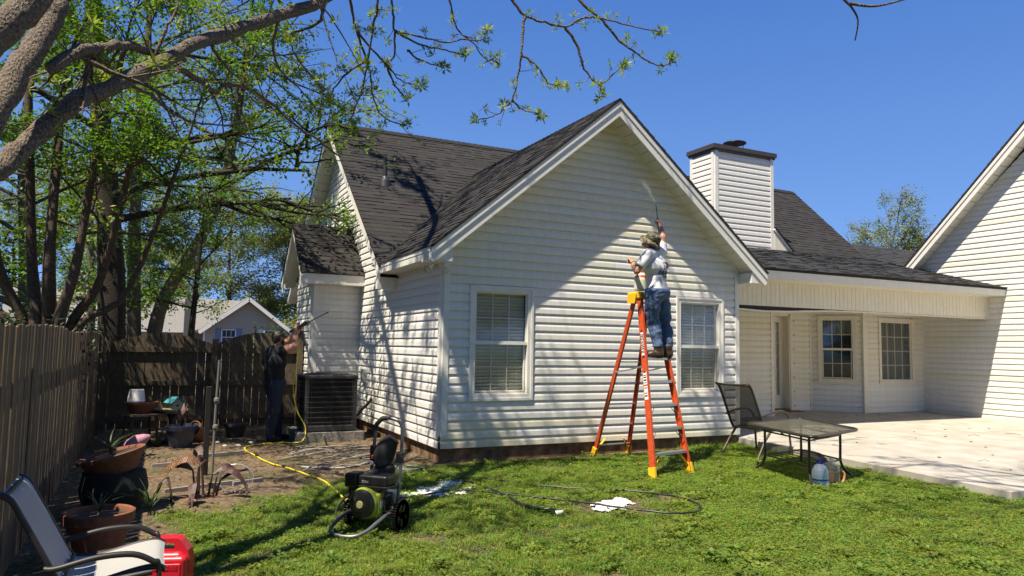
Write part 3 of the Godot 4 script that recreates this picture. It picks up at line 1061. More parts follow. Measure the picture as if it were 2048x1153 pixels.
# ---------------------------------------------------------------- fence and neighbours
func build_fence() -> void:
	var wt := grain(256, 256, 8.0, 8.0, 0.55, 1.0, 61, 0.18)
	var woods := []
	for e in [Color(0.225, 0.165, 0.100), Color(0.185, 0.142, 0.092), Color(0.26, 0.185, 0.105), Color(0.20, 0.158, 0.108)]:
		var m := mat(e, 0.95)
		m.albedo_texture = wt
		m.uv1_triplanar = true
		m.uv1_scale = Vector3(7.0, 0.55, 7.0)
		woods.append(m)
	M.wood = woods[0]
	M.wood_dark = mat(Color(0.185, 0.142, 0.092), 0.95)
	M.wood_dark.albedo_texture = wt
	M.wood_dark.uv1_triplanar = true
	M.wood_dark.uv1_scale = Vector3(7.0, 0.6, 7.0)
	var dk: StandardMaterial3D = M.wood_dark.duplicate()
	dk.albedo_color = Color(0.185, 0.142, 0.092).linear_to_srgb()
	var F := thing("wooden_fence", "tall weathered wooden board fence running along the left edge of the yard", "fence", Vector3(-0.9, 0, -9.3))
	var z := 5.2
	while z > -5.1:
		var w := rr(0.125, 0.145)
		var top := 1.715 + rr(-0.010, 0.010) + 0.02 * sin(z * 1.3)
		var s := nst()
		var x := rr(-0.006, 0.006)
		var p := PackedVector2Array([Vector2(0, -0.12), Vector2(w - 0.004, -0.12), Vector2(w - 0.004 - rr(0, 0.004), top - rr(0.0, 0.012)), Vector2(w * 0.6, top), Vector2(0.01, top - rr(0, 0.01))])
		extrude(s, p, Transform3D(Basis(Vector3(0, 0, 1), Vector3.UP, Vector3.LEFT), Vector3(x, 0, z - w)), 0.018)
		ob("fence_board", s, woods[rng.randi() % 4], F)
		z -= w + rr(0.001, 0.005)
	for y in [0.35, 1.35]:
		var s := nst()
		bar(s, Vector3(-0.05, y, 5.2), Vector3(-0.05, y, -5.2), 0.09, 0.04)
		ob("rail", s, M.wood_dark, F)
	for k in 5:
		var s := nst()
		bar(s, Vector3(-0.11, -0.2, 5.0 - k * 2.5), Vector3(-0.11, 1.6, 5.0 - k * 2.5), 0.09, 0.09, Vector3.RIGHT)
		ob("post", s, M.wood_dark, F)
	var s := nst()
	bar(s, Vector3(0.03, -0.2, -5.0), Vector3(0.03, 1.74, -5.0), 0.12, 0.12, Vector3.RIGHT)
	ob("post", s, M.wood_dark, F)
	var B := thing("scalloped_fence", "dark wooden fence with arched top and gapped boards behind the worker in black", "fence", Vector3(0, 0, -14.6))
	var x := -0.86
	while x < 2.62:
		var w := rr(0.128, 0.142)
		s = nst()
		extrude(s, PackedVector2Array([Vector2(0, 0.04), Vector2(w, 0.04), Vector2(w, arch(x + w) + rr(-0.003, 0.003)), Vector2(0, arch(x) + rr(-0.003, 0.003))]), Transform3D(Basis(Vector3.BACK, rr(-0.005, 0.005)), Vector3(x, 0, -0.05)), 0.018)
		ob("fence_board", s, dk, B)
		x += w + rr(0.003, 0.011)
	for y in [0.22, 0.85, 1.45]:
		s = nst()
		bar(s, Vector3(-0.86, y, -0.025), Vector3(2.6, y, -0.025), 0.09, 0.04)
		ob("rail", s, dk, B)
	for px in [-0.78, 0.98, 2.52]:
		s = nst()
		bar(s, Vector3(px, -0.2, 0.02), Vector3(px, 1.66 if px < 2.0 else 1.86, 0.02), 0.10, 0.10, Vector3.RIGHT)
		ob("post", s, dk, B)
func arch(cx: float) -> float:
	if cx < 0.98:
		return 1.55 + 0.20 * sin(clampf((cx + 0.75) / 1.73, 0, 1) * PI)
	return 1.57 + 0.23 * sin(clampf((cx - 0.98) / 1.75, 0, 1) * PI)
func build_neighbour() -> void:
	var N := thing("neighbour_house", "distant tan house with pale grey roof and blue shutters beyond the back fence", "house", Vector3(6.29, 0, -60))
	var tan := mat(Color(0.42, 0.36, 0.28), 0.8)
	var tr := mat(Color(0.7, 0.7, 0.68), 0.6)
	var rf := tri_tex(mat(Color(0.34, 0.33, 0.31), 0.95), M.rg, Vector3(0.6, 0.6, 0.6))
	var s := nst()
	extrude(s, PackedVector2Array([Vector2(-3.1, -0.3), Vector2(3.1, -0.3), Vector2(3.1, 2.55), Vector2(0, 4.95), Vector2(-3.1, 2.55)]), Transform3D(), 6.0)
	box(s, at(Vector3(-9.0, 1.1, -4.0)), Vector3(14.0, 2.8, 5.0))
	var wall := ob("wall", s, tan, N)
	s = nst()
	for i in 22:
		var y := 0.2 + i * 0.21
		var hw := minf(3.08, (4.9 - y) / 2.4 * 3.1)
		quad(s, Vector3(-hw, y, 0.035), Vector3(hw, y, 0.035), Vector3(hw, y + 0.2, 0.006), Vector3(-hw, y + 0.2, 0.006))
		quad(s, Vector3(-hw, y, 0.0), Vector3(hw, y, 0.0), Vector3(hw, y, 0.035), Vector3(-hw, y, 0.035))
	stuff(ob("siding", s, tan, wall))
	s = nst()
	for sg: float in [-1.0, 1.0]:
		bar(s, Vector3(0, 5.12, -2.8), Vector3(sg * 3.5, 2.40, -2.8), 0.14, 6.6, Vector3.UP)
	extr4(s, Vector3(-16.5, 2.45, -1.0), Vector3(0.0, 2.45, -1.0), Vector3(0.0, 5.2, -6.5), Vector3(-16.5, 5.6, -6.5), Vector3(0, -0.15, 0))
	extr4(s, Vector3(0, 2.45, -12.0), Vector3(-16.5, 2.45, -12.0), Vector3(-16.5, 5.6, -6.5), Vector3(0, 5.2, -6.5), Vector3(0, -0.15, 0))
	ob("roof", s, rf, N)
	s = nst()
	for sg: float in [-1.0, 1.0]:
		bar(s, Vector3(0, 4.98, 0.52), Vector3(sg * 3.5, 2.30, 0.52), 0.26, 0.05)
	bar(s, Vector3(-16.5, 2.4, -0.95), Vector3(-3.2, 2.4, -0.95), 0.2, 0.06)
	bar(s, Vector3(-3.1, -0.3, 0.03), Vector3(-3.1, 2.5, 0.03), 0.15, 0.06, Vector3.RIGHT)
	ob("fascia", s, tr, N)
	s = nst()
	box(s, at(Vector3(-4.2, 2.6, -0.4)), Vector3(0.65, 5.0, 0.6))
	ob("chimney", s, mat(Color(0.085, 0.085, 0.09), 0.9), N)
	for wx in [-1.35, 1.75]:
		s = nst()
		for e in [[-0.5, 0.0, 0.09, 1.2], [0.5, 0.0, 0.09, 1.2], [0, 0.58, 1.09, 0.09], [0, -0.58, 1.09, 0.09], [0, 0.0, 1.0, 0.06], [-0.17, 0, 0.03, 1.2], [0.17, 0, 0.03, 1.2]]:
			box(s, at(Vector3(wx + e[0], 2.0 + e[1], 0.06)), Vector3(e[2], e[3], 0.07))
		var w := ob("window", s, tr, N)
		s = nst()
		box(s, at(Vector3(wx, 2.0, 0.045)), Vector3(1.0, 1.2, 0.02))
		ob("pane", s, mat(Color(0.05, 0.06, 0.07), 0.1), w)
		for sg: float in [-1.0, 1.0]:
			s = nst()
			box(s, at(Vector3(wx + sg * 0.76, 2.0, 0.05)), Vector3(0.4, 1.3, 0.06))
			ob("shutter", s, mat(Color(0.12, 0.20, 0.30), 0.6), N)

# ---------------------------------------------------------------- trees
func leaf_cluster(n: int, spread: float, l: float, w: float, sd: int, rosette := false) -> ArrayMesh:
	var r := RandomNumberGenerator.new()
	r.seed = sd
	var s := nst()
	for i in n:
		var d := Vector3(r.randf_range(-1, 1), r.randf_range(-0.9, 0.9), r.randf_range(-1, 1)).normalized()
		var c := d * spread * sqrt(r.randf())
		if rosette:
			c = d * 0.012
			d = (d + Vector3(0, 0.25, 0)).normalized()
		else:
			d = (d * 0.5 + Vector3(r.randf_range(-1, 1), r.randf_range(-0.6, 0.3), r.randf_range(-1, 1))).normalized()
		var sd2 := d.cross(Vector3(r.randf_range(-0.5, 0.5), 1.0, r.randf_range(-0.5, 0.5))).normalized() * w * 0.5
		var ll := l * r.randf_range(0.65, 1.2)
		var up := sd2.cross(d).normalized() * w * 0.18
		var m := c + d * ll * 0.45 - up
		var e := c + d * ll - up * 0.6
		var nn := sd2.cross(d).normalized()
		for t in [[c, m + sd2 + up, e], [c, e, m - sd2 + up]]:
			nn = (t[2] - t[0]).cross(t[1] - t[0]).normalized()
			for p in t:
				s.set_normal(nn)
				s.set_uv(Vector2(p.x, p.y))
				s.add_vertex(p)
	s.index()
	return s.commit()
func leaf_mat(base: Color, back: Color) -> StandardMaterial3D:
	var m := mat(base, 0.55)
	m.vertex_color_use_as_albedo = true
	m.backlight_enabled = true
	m.backlight = back.linear_to_srgb()
	m.cull_mode = BaseMaterial3D.CULL_DISABLED
	return m
func multi(called: String, me: Mesh, xfs: Array, mt: Material, parent: Node, lo := 0.6, hi := 1.25, warm := 0.25) -> void:
	var mm := MultiMesh.new()
	mm.transform_format = MultiMesh.TRANSFORM_3D
	mm.use_colors = true
	mm.mesh = me
	mm.instance_count = xfs.size()
	for i in xfs.size():
		mm.set_instance_transform(i, xfs[i])
		var k := rr(lo, hi)
		var w := rr(-warm, warm)
		mm.set_instance_color(i, Color(k * (1.0 + w), k, k * (1.0 - w * 0.6)))
	var o := MultiMeshInstance3D.new()
	o.multimesh = mm
	o.material_override = mt
	o.name = numbered(called, parent)
	parent.add_child(o, true)
	stuff(o)
func scatter_xf(p: Vector3, sc: float) -> Transform3D:
	return Transform3D(Basis(Vector3.UP, rr(0, TAU)) * Basis(Vector3.RIGHT, rr(-0.6, 0.6)) * Basis().scaled(Vector3.ONE * sc), p)
func grow(s: SurfaceTool, lv: Array, p: Vector3, d: Vector3, L: float, r: float, lvl: int, kids: int, flat: float, leaf: float) -> void:
	var pts := [p]
	var dd := d
	for i in 4:
		dd = (dd + rv() * 0.20 + Vector3(0, -0.015 * (2 - lvl), 0)).normalized()
		pts.append(pts[i] + dd * L / 4.0)
	tube(s, pts, [r, r * 0.85, r * 0.7, r * 0.52, r * 0.3], 5 if lvl > 1 else (4 if lvl == 1 else 3), false)
	if lvl == 0:
		for i in range(1, 5):
			if rng.randf() < leaf:
				lv.append(pts[i] + rv() * 0.07)
			if rng.randf() < leaf * 0.8:
				lv.append(pts[i].lerp(pts[i - 1], 0.5) + rv() * 0.10)
		return
	for k in kids:
		var t := rr(0.25, 1.0)
		var i := int(t * 4.0 - 0.01)
		var q: Vector3 = pts[i].lerp(pts[i + 1], t * 4.0 - i)
		var side := dd.cross(rv()).normalized()
		var nd := dd * 0.75 + side * rr(0.5, 1.0)
		nd.y *= flat
		grow(s, lv, q, nd.normalized(), L * rr(0.42, 0.62), r * 0.5, lvl - 1, kids, flat, leaf)
func leafy(called: String, label: String, group: String, trunks: Array, limbs: int, L: float, from_y: float, bias: Vector3, flat: float, kids: int, leaf: float, lm: Mesh, lmat: Material, bark: Material, lsc := 1.0, lvl := 2) -> Node3D:
	# trunks: arrays [points, r0, r1]; limbs sprout from the upper trunk
	var base: Vector3 = trunks[0][0][0]
	var T := thing(called, label, "tree", base, 0.0, group)
	var lv := []
	var tw := nst()
	for t in trunks:
		var pts := spline(t[0], 5)
		var rad := []
		var loc := []
		for i in pts.size():
			rad.append(lerpf(t[1], t[2], float(i) / (pts.size() - 1)) * (1.0 + (0.35 * exp(-i * 0.8) if i < 5 else 0.0)) * rr(0.95, 1.06))
			loc.append(pts[i] - base)
		var s := nst()
		tube(s, loc, rad, 10)
		ob("trunk", s, bark, T)
		var n := maxi(2, limbs / trunks.size())
		for k in n:
			var f := (k + rr(0.2, 0.8)) / n
			var i := int(f * (pts.size() - 1.01))
			var p: Vector3 = pts[i].lerp(pts[i + 1], rng.randf())
			if p.y < from_y:
				continue
			var w := rr(0, TAU)
			var d := (Vector3(cos(w), rr(0.0, 0.7), sin(w)) + bias).normalized()
			grow(tw, lv, p - base, d, L * rr(0.65, 1.1), maxf(0.025, rad[i] * 0.4), lvl, kids, flat, leaf)
		grow(tw, lv, loc[loc.size() - 1], (Vector3(0, 1, 0) + bias * 0.5).normalized(), L * 0.8, rad[rad.size() - 1] * 0.8, lvl, kids, 1.0, leaf)
	stuff(ob("branches", tw, bark, T))
	var xf := []
	for p in lv:
		xf.append(scatter_xf(p, rr(0.7, 1.35) * lsc))
	multi("crown", lm, xf, lmat, T)
	return T
const LIMBS := {
	"limbA": [Vector3(-1.29, 2.72, -5.02), Vector3(-1.10, 3.14, -5.06), Vector3(-0.94, 3.41, -5.11), Vector3(-0.79, 3.73, -5.23), Vector3(-0.62, 4.20, -5.37)],
	"limbB": [Vector3(-1.19, 2.28, -5.02), Vector3(-1.05, 2.68, -5.19), Vector3(-0.96, 3.01, -5.33), Vector3(-0.88, 3.40, -5.55), Vector3(-0.78, 3.77, -5.76), Vector3(-0.76, 4.00, -5.88), Vector3(-0.78, 4.45, -6.13)],
	"limbC": [Vector3(-1.18, 2.43, -5.20), Vector3(-0.95, 2.70, -5.51), Vector3(-0.80, 2.96, -5.68), Vector3(-0.61, 3.26, -5.84), Vector3(-0.41, 3.50, -6.10), Vector3(-0.18, 3.76, -6.34), Vector3(0.11, 4.12, -6.64), Vector3(0.42, 4.42, -6.94), Vector3(0.91, 4.83, -7.26), Vector3(1.38, 5.19, -7.47), Vector3(1.93, 5.78, -7.73), Vector3(2.63, 6.26, -7.73), Vector3(3.48, 6.64, -7.65)],
	"limbD": [Vector3(-0.76, 3.42, -5.67), Vector3(-0.62, 3.62, -5.83), Vector3(-0.49, 3.75, -6.01), Vector3(-0.34, 3.91, -6.28), Vector3(-0.13, 3.95, -6.49), Vector3(0.10, 4.05, -6.77)],
	"limbE": [Vector3(0.04, 3.96, -6.80), Vector3(0.24, 4.03, -7.20), Vector3(0.39, 4.04, -7.50), Vector3(0.51, 4.22, -7.75), Vector3(0.72, 4.34, -8.12), Vector3(1.05, 4.41, -8.70), Vector3(1.42, 4.33, -9.20), Vector3(1.82, 4.29, -9.67), Vector3(2.17, 4.23, -10.03)],
	"br1": [Vector3(3.21, 6.48, -7.62), Vector3(3.45, 6.02, -7.55), Vector3(3.60, 5.73, -7.51), Vector3(3.77, 5.58, -7.51), Vector3(4.00, 5.51, -7.43), Vector3(4.27, 5.50, -7.41), Vector3(4.48, 5.63, -7.35), Vector3(4.70, 5.67, -7.31), Vector3(4.98, 5.65, -7.27), Vector3(5.30, 5.61, -7.20), Vector3(5.54, 5.61, -7.16)],
	"br2": [Vector3(3.77, 5.58, -7.51), Vector3(3.75, 5.33, -7.53), Vector3(3.74, 5.09, -7.53), Vector3(3.74, 4.87, -7.62), Vector3(3.69, 4.57, -7.65), Vector3(3.58, 4.42, -7.76), Vector3(3.45, 4.36, -7.84), Vector3(3.33, 4.33, -7.90)],
	"br2a": [Vector3(3.74, 5.09, -7.53), Vector3(3.93, 4.97, -7.48), Vector3(4.08, 4.79, -7.48), Vector3(4.21, 4.77, -7.42)],
	"br2b": [Vector3(3.69, 4.57, -7.65), Vector3(3.82, 4.46, -7.63), Vector3(4.04, 4.41, -7.54)],
	"br3": [Vector3(4.27, 5.50, -7.41), Vector3(4.44, 5.31, -7.41), Vector3(4.57, 5.05, -7.45), Vector3(4.77, 4.87, -7.41), Vector3(4.95, 5.03, -7.34), Vector3(5.03, 5.13, -7.24)],
	"br3a": [Vector3(4.77, 4.87, -7.41), Vector3(4.82, 4.75, -7.43)],
	"br4": [Vector3(4.37, 6.20, -7.60), Vector3(4.54, 5.95, -7.52), Vector3(4.84, 5.72, -7.46), Vector3(5.08, 5.49, -7.42), Vector3(5.27, 5.36, -7.36), Vector3(5.45, 5.24, -7.29), Vector3(5.62, 5.19, -7.18), Vector3(5.64, 5.28, -7.12)],
	"br5": [Vector3(2.73, 5.94, -7.64), Vector3(2.86, 5.62, -7.65), Vector3(2.94, 5.42, -7.72), Vector3(3.03, 5.30, -7.74), Vector3(3.19, 5.20, -7.73), Vector3(3.36, 5.03, -7.73), Vector3(3.44, 5.04, -7.69)],
	"br6": [Vector3(2.08, 5.89, -7.75), Vector3(2.20, 5.53, -7.79), Vector3(2.26, 5.33, -7.87), Vector3(2.29, 5.23, -7.91), Vector3(2.52, 5.20, -7.85), Vector3(2.85, 5.15, -7.76), Vector3(3.06, 5.19, -7.66), Vector3(3.23, 5.19, -7.60), Vector3(3.29, 5.29, -7.52)],
	"br6a": [Vector3(2.29, 5.23, -7.91), Vector3(2.59, 5.11, -7.88), Vector3(2.87, 5.07, -7.79), Vector3(3.10, 5.02, -7.73)],
	"br6b": [Vector3(2.29, 5.23, -7.91), Vector3(2.32, 4.97, -8.02), Vector3(2.23, 4.90, -8.07)],
	"br6c": [Vector3(2.46, 5.04, -7.94), Vector3(2.61, 4.95, -7.93), Vector3(2.90, 4.88, -7.86)],
	"br7": [Vector3(1.65, 5.57, -7.68), Vector3(1.73, 5.40, -7.75), Vector3(1.83, 5.12, -7.86), Vector3(1.96, 4.88, -7.93), Vector3(2.04, 4.68, -7.99), Vector3(2.11, 4.42, -8.06), Vector3(2.26, 4.23, -8.09), Vector3(2.51, 4.17, -8.03)],
	"br7a": [Vector3(1.83, 5.12, -7.86), Vector3(2.00, 4.96, -7.88), Vector3(2.20, 4.80, -7.90), Vector3(2.37, 4.66, -7.91), Vector3(2.60, 4.61, -7.85)],
	"br7b": [Vector3(2.20, 4.80, -7.90), Vector3(2.32, 4.60, -7.94), Vector3(2.48, 4.45, -7.95)],
	"br8": [Vector3(1.85, 5.55, -7.41), Vector3(1.97, 5.34, -7.49), Vector3(1.96, 5.10, -7.61), Vector3(1.95, 4.76, -7.76), Vector3(1.92, 4.45, -7.88), Vector3(1.86, 4.19, -7.99), Vector3(1.85, 4.01, -8.05)],
	"br8a": [Vector3(1.95, 4.76, -7.76), Vector3(1.78, 4.64, -7.85), Vector3(1.65, 4.48, -7.94), Vector3(1.58, 4.29, -8.01)],
	"br9": [Vector3(1.42, 5.24, -7.55), Vector3(1.41, 5.09, -7.73), Vector3(1.28, 5.02, -7.90), Vector3(1.15, 4.98, -8.04), Vector3(1.23, 4.84, -8.20), Vector3(1.43, 4.69, -8.33), Vector3(1.65, 4.56, -8.55), Vector3(1.92, 4.42, -8.65)],
	"br10": [Vector3(0.29, 4.26, -6.79), Vector3(0.39, 4.16, -6.93), Vector3(0.54, 4.12, -7.15), Vector3(0.79, 4.21, -7.42)],
	"br11": [Vector3(-0.16, 3.84, -6.42), Vector3(-0.07, 4.14, -6.42), Vector3(-0.00, 4.33, -6.44), Vector3(0.02, 4.60, -6.44)],
	"br12": [Vector3(0.93, 4.82, -7.26), Vector3(0.91, 4.64, -7.56), Vector3(1.04, 4.53, -7.91), Vector3(1.31, 4.45, -8.22), Vector3(1.60, 4.30, -8.54)],
	"br13": [Vector3(-0.35, 3.59, -6.18), Vector3(-0.15, 3.63, -6.59), Vector3(0.04, 3.62, -7.02), Vector3(0.35, 3.68, -7.41), Vector3(0.76, 3.89, -7.84)],
	"brT": [Vector3(5.47, 5.77, -5.16), Vector3(5.79, 5.38, -4.95), Vector3(5.95, 5.09, -4.80), Vector3(6.02, 5.01, -4.77), Vector3(6.09, 4.89, -4.76), Vector3(6.13, 4.72, -4.83)],
	"brTa": [Vector3(5.99, 5.05, -4.77), Vector3(6.15, 4.99, -4.61), Vector3(6.30, 5.00, -4.39)],
}
func build_trees() -> void:
	var bk := grain(256, 256, 22.0, 22.0, 0.30, 1.0, 71, 0.20, Color(1.0, 0.94, 0.88))
	var bark := tri_tex(mat(Color(0.36, 0.305, 0.25), 0.95), bk, Vector3(2.2, 1.3, 2.2), 3.5)
	var bark_dark := tri_tex(mat(Color(0.085, 0.072, 0.058), 0.95), bk, Vector3(2.6, 1.2, 2.6), 3.0)
	var bark_pale := tri_tex(mat(Color(0.27, 0.23, 0.19), 0.95), bk, Vector3(2.6, 1.2, 2.6), 2.0)
	var bark_smooth := tri_tex(mat(Color(0.17, 0.125, 0.082), 0.8), bk, Vector3(1.5, 0.8, 1.5))
	var small := leaf_cluster(13, 0.15, 0.066, 0.036, 3)
	var fine := leaf_cluster(11, 0.20, 0.11, 0.055, 5)
	var far := leaf_cluster(16, 0.55, 0.26, 0.15, 6)
	var rose := leaf_cluster(12, 0.0, 0.095, 0.024, 4, true)
	var green := leaf_mat(Color(0.175, 0.275, 0.040), Color(0.70, 0.95, 0.13))
	var lime := leaf_mat(Color(0.27, 0.34, 0.075), Color(0.80, 0.95, 0.18))
	var dull := leaf_mat(Color(0.25, 0.285, 0.115), Color(0.80, 0.90, 0.30))
	var deep := leaf_mat(Color(0.030, 0.055, 0.016), Color(0.05, 0.09, 0.02))
	# --- the foreground tree whose limbs cross the top of the view
	var base := Vector3(-2.3, 0, -4.3)
	var P := thing("shade_tree", "large foreground tree with rough grey limbs arching across the top left", "tree", base)
	var s := nst()
	var tp := spline([Vector3(-2.3, -0.2, -4.3), Vector3(-2.1, 0.8, -4.45), Vector3(-1.7, 1.8, -4.8), Vector3(-1.24, 2.5, -5.05)], 5)
	for i in tp.size():
		tp[i] -= base
	tube(s, tp, [0.42, 0.36, 0.33, 0.31, 0.30, 0.29, 0.28, 0.27, 0.26, 0.25, 0.24, 0.23, 0.22, 0.21, 0.2, 0.2], 12)
	ob("trunk", s, bark, P)
	var tw := nst()
	var tips := []
	var roses := []
	var rads := {"limbA": [0.098, 0.06], "limbB": [0.088, 0.055], "limbC": [0.070, 0.048], "limbD": [0.045, 0.026], "limbE": [0.030, 0.011]}
	for key in LIMBS:
		if key.begins_with("brT"):
			continue
		var src: Array = LIMBS[key]
		if key == "limbA":
			src = src + [Vector3(-0.1, 5.6, -6.0), Vector3(0.6, 7.4, -7.6), Vector3(1.4, 8.6, -9.6), Vector3(2.1, 9.2, -11.6), Vector3(2.7, 9.4, -13.4)]
		if key == "limbB":
			src = src + [Vector3(-0.75, 5.6, -6.7), Vector3(-0.6, 7.2, -7.8), Vector3(-0.3, 8.6, -9.4), Vector3(0.2, 9.6, -11.4)]
		if key == "limbC":
			src = src + [Vector3(4.4, 7.0, -7.4), Vector3(5.4, 7.6, -7.0)]
		var pts := spline(src, 5)
		for i in pts.size():
			pts[i] += rv() * (0.012 if rads.has(key) else 0.008)
			pts[i] -= base
		var rd: Array = rads.get(key, [0.018, 0.006])
		if key in ["br1", "br4"]:
			rd = [0.026, 0.007]
		if key in ["br2", "br3", "br7", "br8", "br9", "br12", "br13", "br10", "br11"]:
			rd = [0.021, 0.006]
		var rad := []
		for i in pts.size():
			rad.append(lerpf(rd[0], rd[1], pow(float(i) / (pts.size() - 1), 1.0 if rads.has(key) else 0.6)) * rr(0.90, 1.12))
		if rads.has(key):
			s = nst()
			tube(s, pts, rad, 12)
			ob("limb", s, bark, P)
			var up: int = pts.size() / 2
			if key == "limbA" or key == "limbB":
				for k in 11:
					var i := int(lerpf(24, pts.size() - 2, (k + 0.5) / 11.0))
					var w := rr(0, TAU)
					grow(tw, tips, pts[i], Vector3(cos(w) * 0.8 + 0.4, rr(0.5, 1.1), sin(w) * 0.8 - 0.2).normalized(), rr(1.6, 2.6), rad[i] * 0.45, 2, 5, 0.8, 0.26 if k < 6 else 0.9)
			elif key == "limbC":
				for k in 7:
					var i := int(lerpf(62, pts.size() - 2, (k + 0.5) / 7.0))
					var w := rr(-0.8, 1.4)
					grow(tw, tips, pts[i], Vector3(cos(w), rr(0.5, 1.1), -sin(w) * 0.6).normalized(), rr(1.2, 2.2), rad[i] * 0.5, 1, 5, 0.9, 0.4)
			elif key == "limbE" or key == "limbD":
				for k in 10:
					var i := int(lerpf(4, pts.size() - 2, (k + 0.5) / 16.0))
					grow(tw, tips, pts[i], (rv() + Vector3(0.4, -0.1, -0.4)).normalized(), rr(0.4, 1.0), rad[i] * 0.45, 1, 3, 0.8, 0.16)
		else:
			s = nst()
			tube(s, pts, rad, 6)
			ob("branch", s, bark, P)
			roses.append([pts[pts.size() - 1], 1.25])
			var leafy_end: bool = key in ["br9", "br8a", "br8", "br7"]
			var n: int = pts.size()
			var last: Vector3 = pts[n - 1] - pts[n - 2]
			for k in int(n * 0.33):
				var i := rng.randi_range(int(n * 0.25), n - 2)
				var d: Vector3 = ((pts[i + 1] - pts[i]).normalized() * 0.5 + rv()).normalized()
				var ln := rr(0.05, 0.20) * (1.6 if leafy_end else 1.0)
				var q: Vector3 = pts[i]
				tube(tw, [q, q + d * ln * 0.5 + rv() * 0.01, q + d * ln + Vector3(0, 0.02, 0)], [0.005, 0.004, 0.003], 3, false)
				if rng.randf() < 0.85:
					roses.append([q + d * ln, rr(0.6, 1.1)])
				if leafy_end:
					for j in 2:
						roses.append([q + d * ln * rr(0.3, 1.2) + rv() * 0.05, rr(0.6, 1.0)])
			for k in 3:
				roses.append([pts[n - 1] - last * k * 0.7 + rv() * 0.03, rr(0.7, 1.1)])
	stuff(ob("twigs", tw, bark, P))
	var xf := []
	for p in tips:
		xf.append(scatter_xf(p, rr(0.65, 1.05)))
	for e in roses:
		xf.append(Transform3D(Basis(Vector3.UP, rr(0, TAU)) * Basis(Vector3.RIGHT, rr(-1.2, 1.2)) * Basis().scaled(Vector3.ONE * e[1] * 0.85), e[0]))
	multi("young_leaves", rose, xf, lime, P, 0.7, 1.3, 0.12)
	# --- a second, nearly bare tree that stands out of view and reaches over the lawn and patio
	var O := thing("bare_tree", "nearly bare twig hanging into the top right corner of the sky", "tree", Vector3(4.5, 0, 4.5))
	var ob0 := Vector3(4.5, 0, 4.5)
	s = nst()
	tube(s, [Vector3(0, -0.2, 0), Vector3(0.1, 2.5, 0.0), Vector3(0.0, 5.0, -0.6), Vector3(0.4, 8.0, -1.8)], [0.4, 0.32, 0.27, 0.2], 10)
	ob("trunk", s, bark, O)
	tw = nst()
	tips = []
	for e in [[Vector3(0.2, 7.2, -1.2), Vector3(0.65, 0.5, -0.7), 6.5], [Vector3(0.4, 8.0, -1.8), Vector3(0.2, 0.5, -0.9), 6.0], [Vector3(0.1, 6.6, -0.9), Vector3(-0.45, 0.5, -0.7), 5.5], [Vector3(0.3, 7.6, -1.5), Vector3(0.95, 0.5, -0.4), 7.0]]:
		grow(tw, tips, e[0], e[1].normalized(), e[2], 0.12, 3, 4, 0.55, 0.12)
	for key in ["brT", "brTa"]:
		var pts := spline(LIMBS[key], 5)
		for i in pts.size():
			pts[i] -= ob0
		var rad := []
		for i in pts.size():
			rad.append(lerpf(0.018, 0.006, float(i) / pts.size()))
		if key == "brT":
			pts = [Vector3(0.6, 9.2, -7.4), Vector3(0.75, 7.2, -8.9)] + pts
			rad = [0.03, 0.024] + rad
		tube(tw, pts, rad, 5, false)
	stuff(ob("branches", tw, bark, O))
	xf = []
	for p in tips:
		xf.append(scatter_xf(p, rr(0.8, 1.3)))
	multi("young_leaves", rose, xf, lime, O, 0.7, 1.3, 0.12)
	# --- trees behind the fences
	var stems := []
	for e in [[-1.75, 3.6, -2.5, 0.085], [-1.6, 3.9, -1.9, 0.10], [-1.45, 4.0, -1.5, 0.105], [-1.32, 3.7, -0.9, 0.09], [-1.2, 3.5, -0.35, 0.08], [-1.9, 3.3, -3.2, 0.07], [-1.1, 3.2, 0.25, 0.06]]:
		var bx: float = e[0]
		stems.append([[Vector3(-1.5 + (bx + 1.5) * 0.5, -0.1, -12.7 + rr(-0.15, 0.15)), Vector3(bx, 1.7, -12.6 + rr(-0.2, 0.2)), Vector3(lerpf(bx, e[2], 0.5), e[1] * 0.75, -12.5 + rr(-0.5, 0.4)), Vector3(e[2], e[1] + 1.4, -12.3 + rr(-1.0, 1.0))], e[3] * 1.25, e[3] * 0.45])
	leafy("multi_trunk_tree", "multi-trunked tree with smooth brown stems rising just behind the left fence", "", stems, 35, 2.3, 2.9, Vector3(0.35, 0.08, 0.15), 0.45, 5, 0.56, small, green, bark_smooth)
	leafy("ivy_tree", "thick dark trunk standing at the corner where the two fences meet", "", [[[Vector3(-0.8, -0.2, -16.3), Vector3(-0.82, 2.0, -16.3), Vector3(-1.02, 4.4, -16.3), Vector3(-1.3, 6.6, -16.2), Vector3(-1.6, 9.4, -16.3)], 0.29, 0.13]], 16, 4.6, 3.9, Vector3(0.55, 0.05, 0.35), 0.35, 6, 0.46, small, green, bark_dark, 1.25)
	leafy("leaning_tree", "pale barked tree with one upright and one leaning trunk beyond the back fence", "", [[[Vector3(-0.50, -0.2, -19.5), Vector3(-0.5, 1.5, -19.5), Vector3(-0.64, 5.0, -19.5), Vector3(-0.6, 9.0, -19.6)], 0.20, 0.09], [[Vector3(-0.35, -0.2, -19.3), Vector3(-0.1, 1.6, -19.4), Vector3(0.15, 2.75, -19.5), Vector3(1.05, 4.66, -19.5), Vector3(1.42, 6.2, -19.4), Vector3(1.7, 9.0, -19.2)], 0.19, 0.08]], 24, 3.4, 4.4, Vector3(0.1, 0.15, 0.1), 0.5, 6, 0.5, fine, lime, bark_pale)
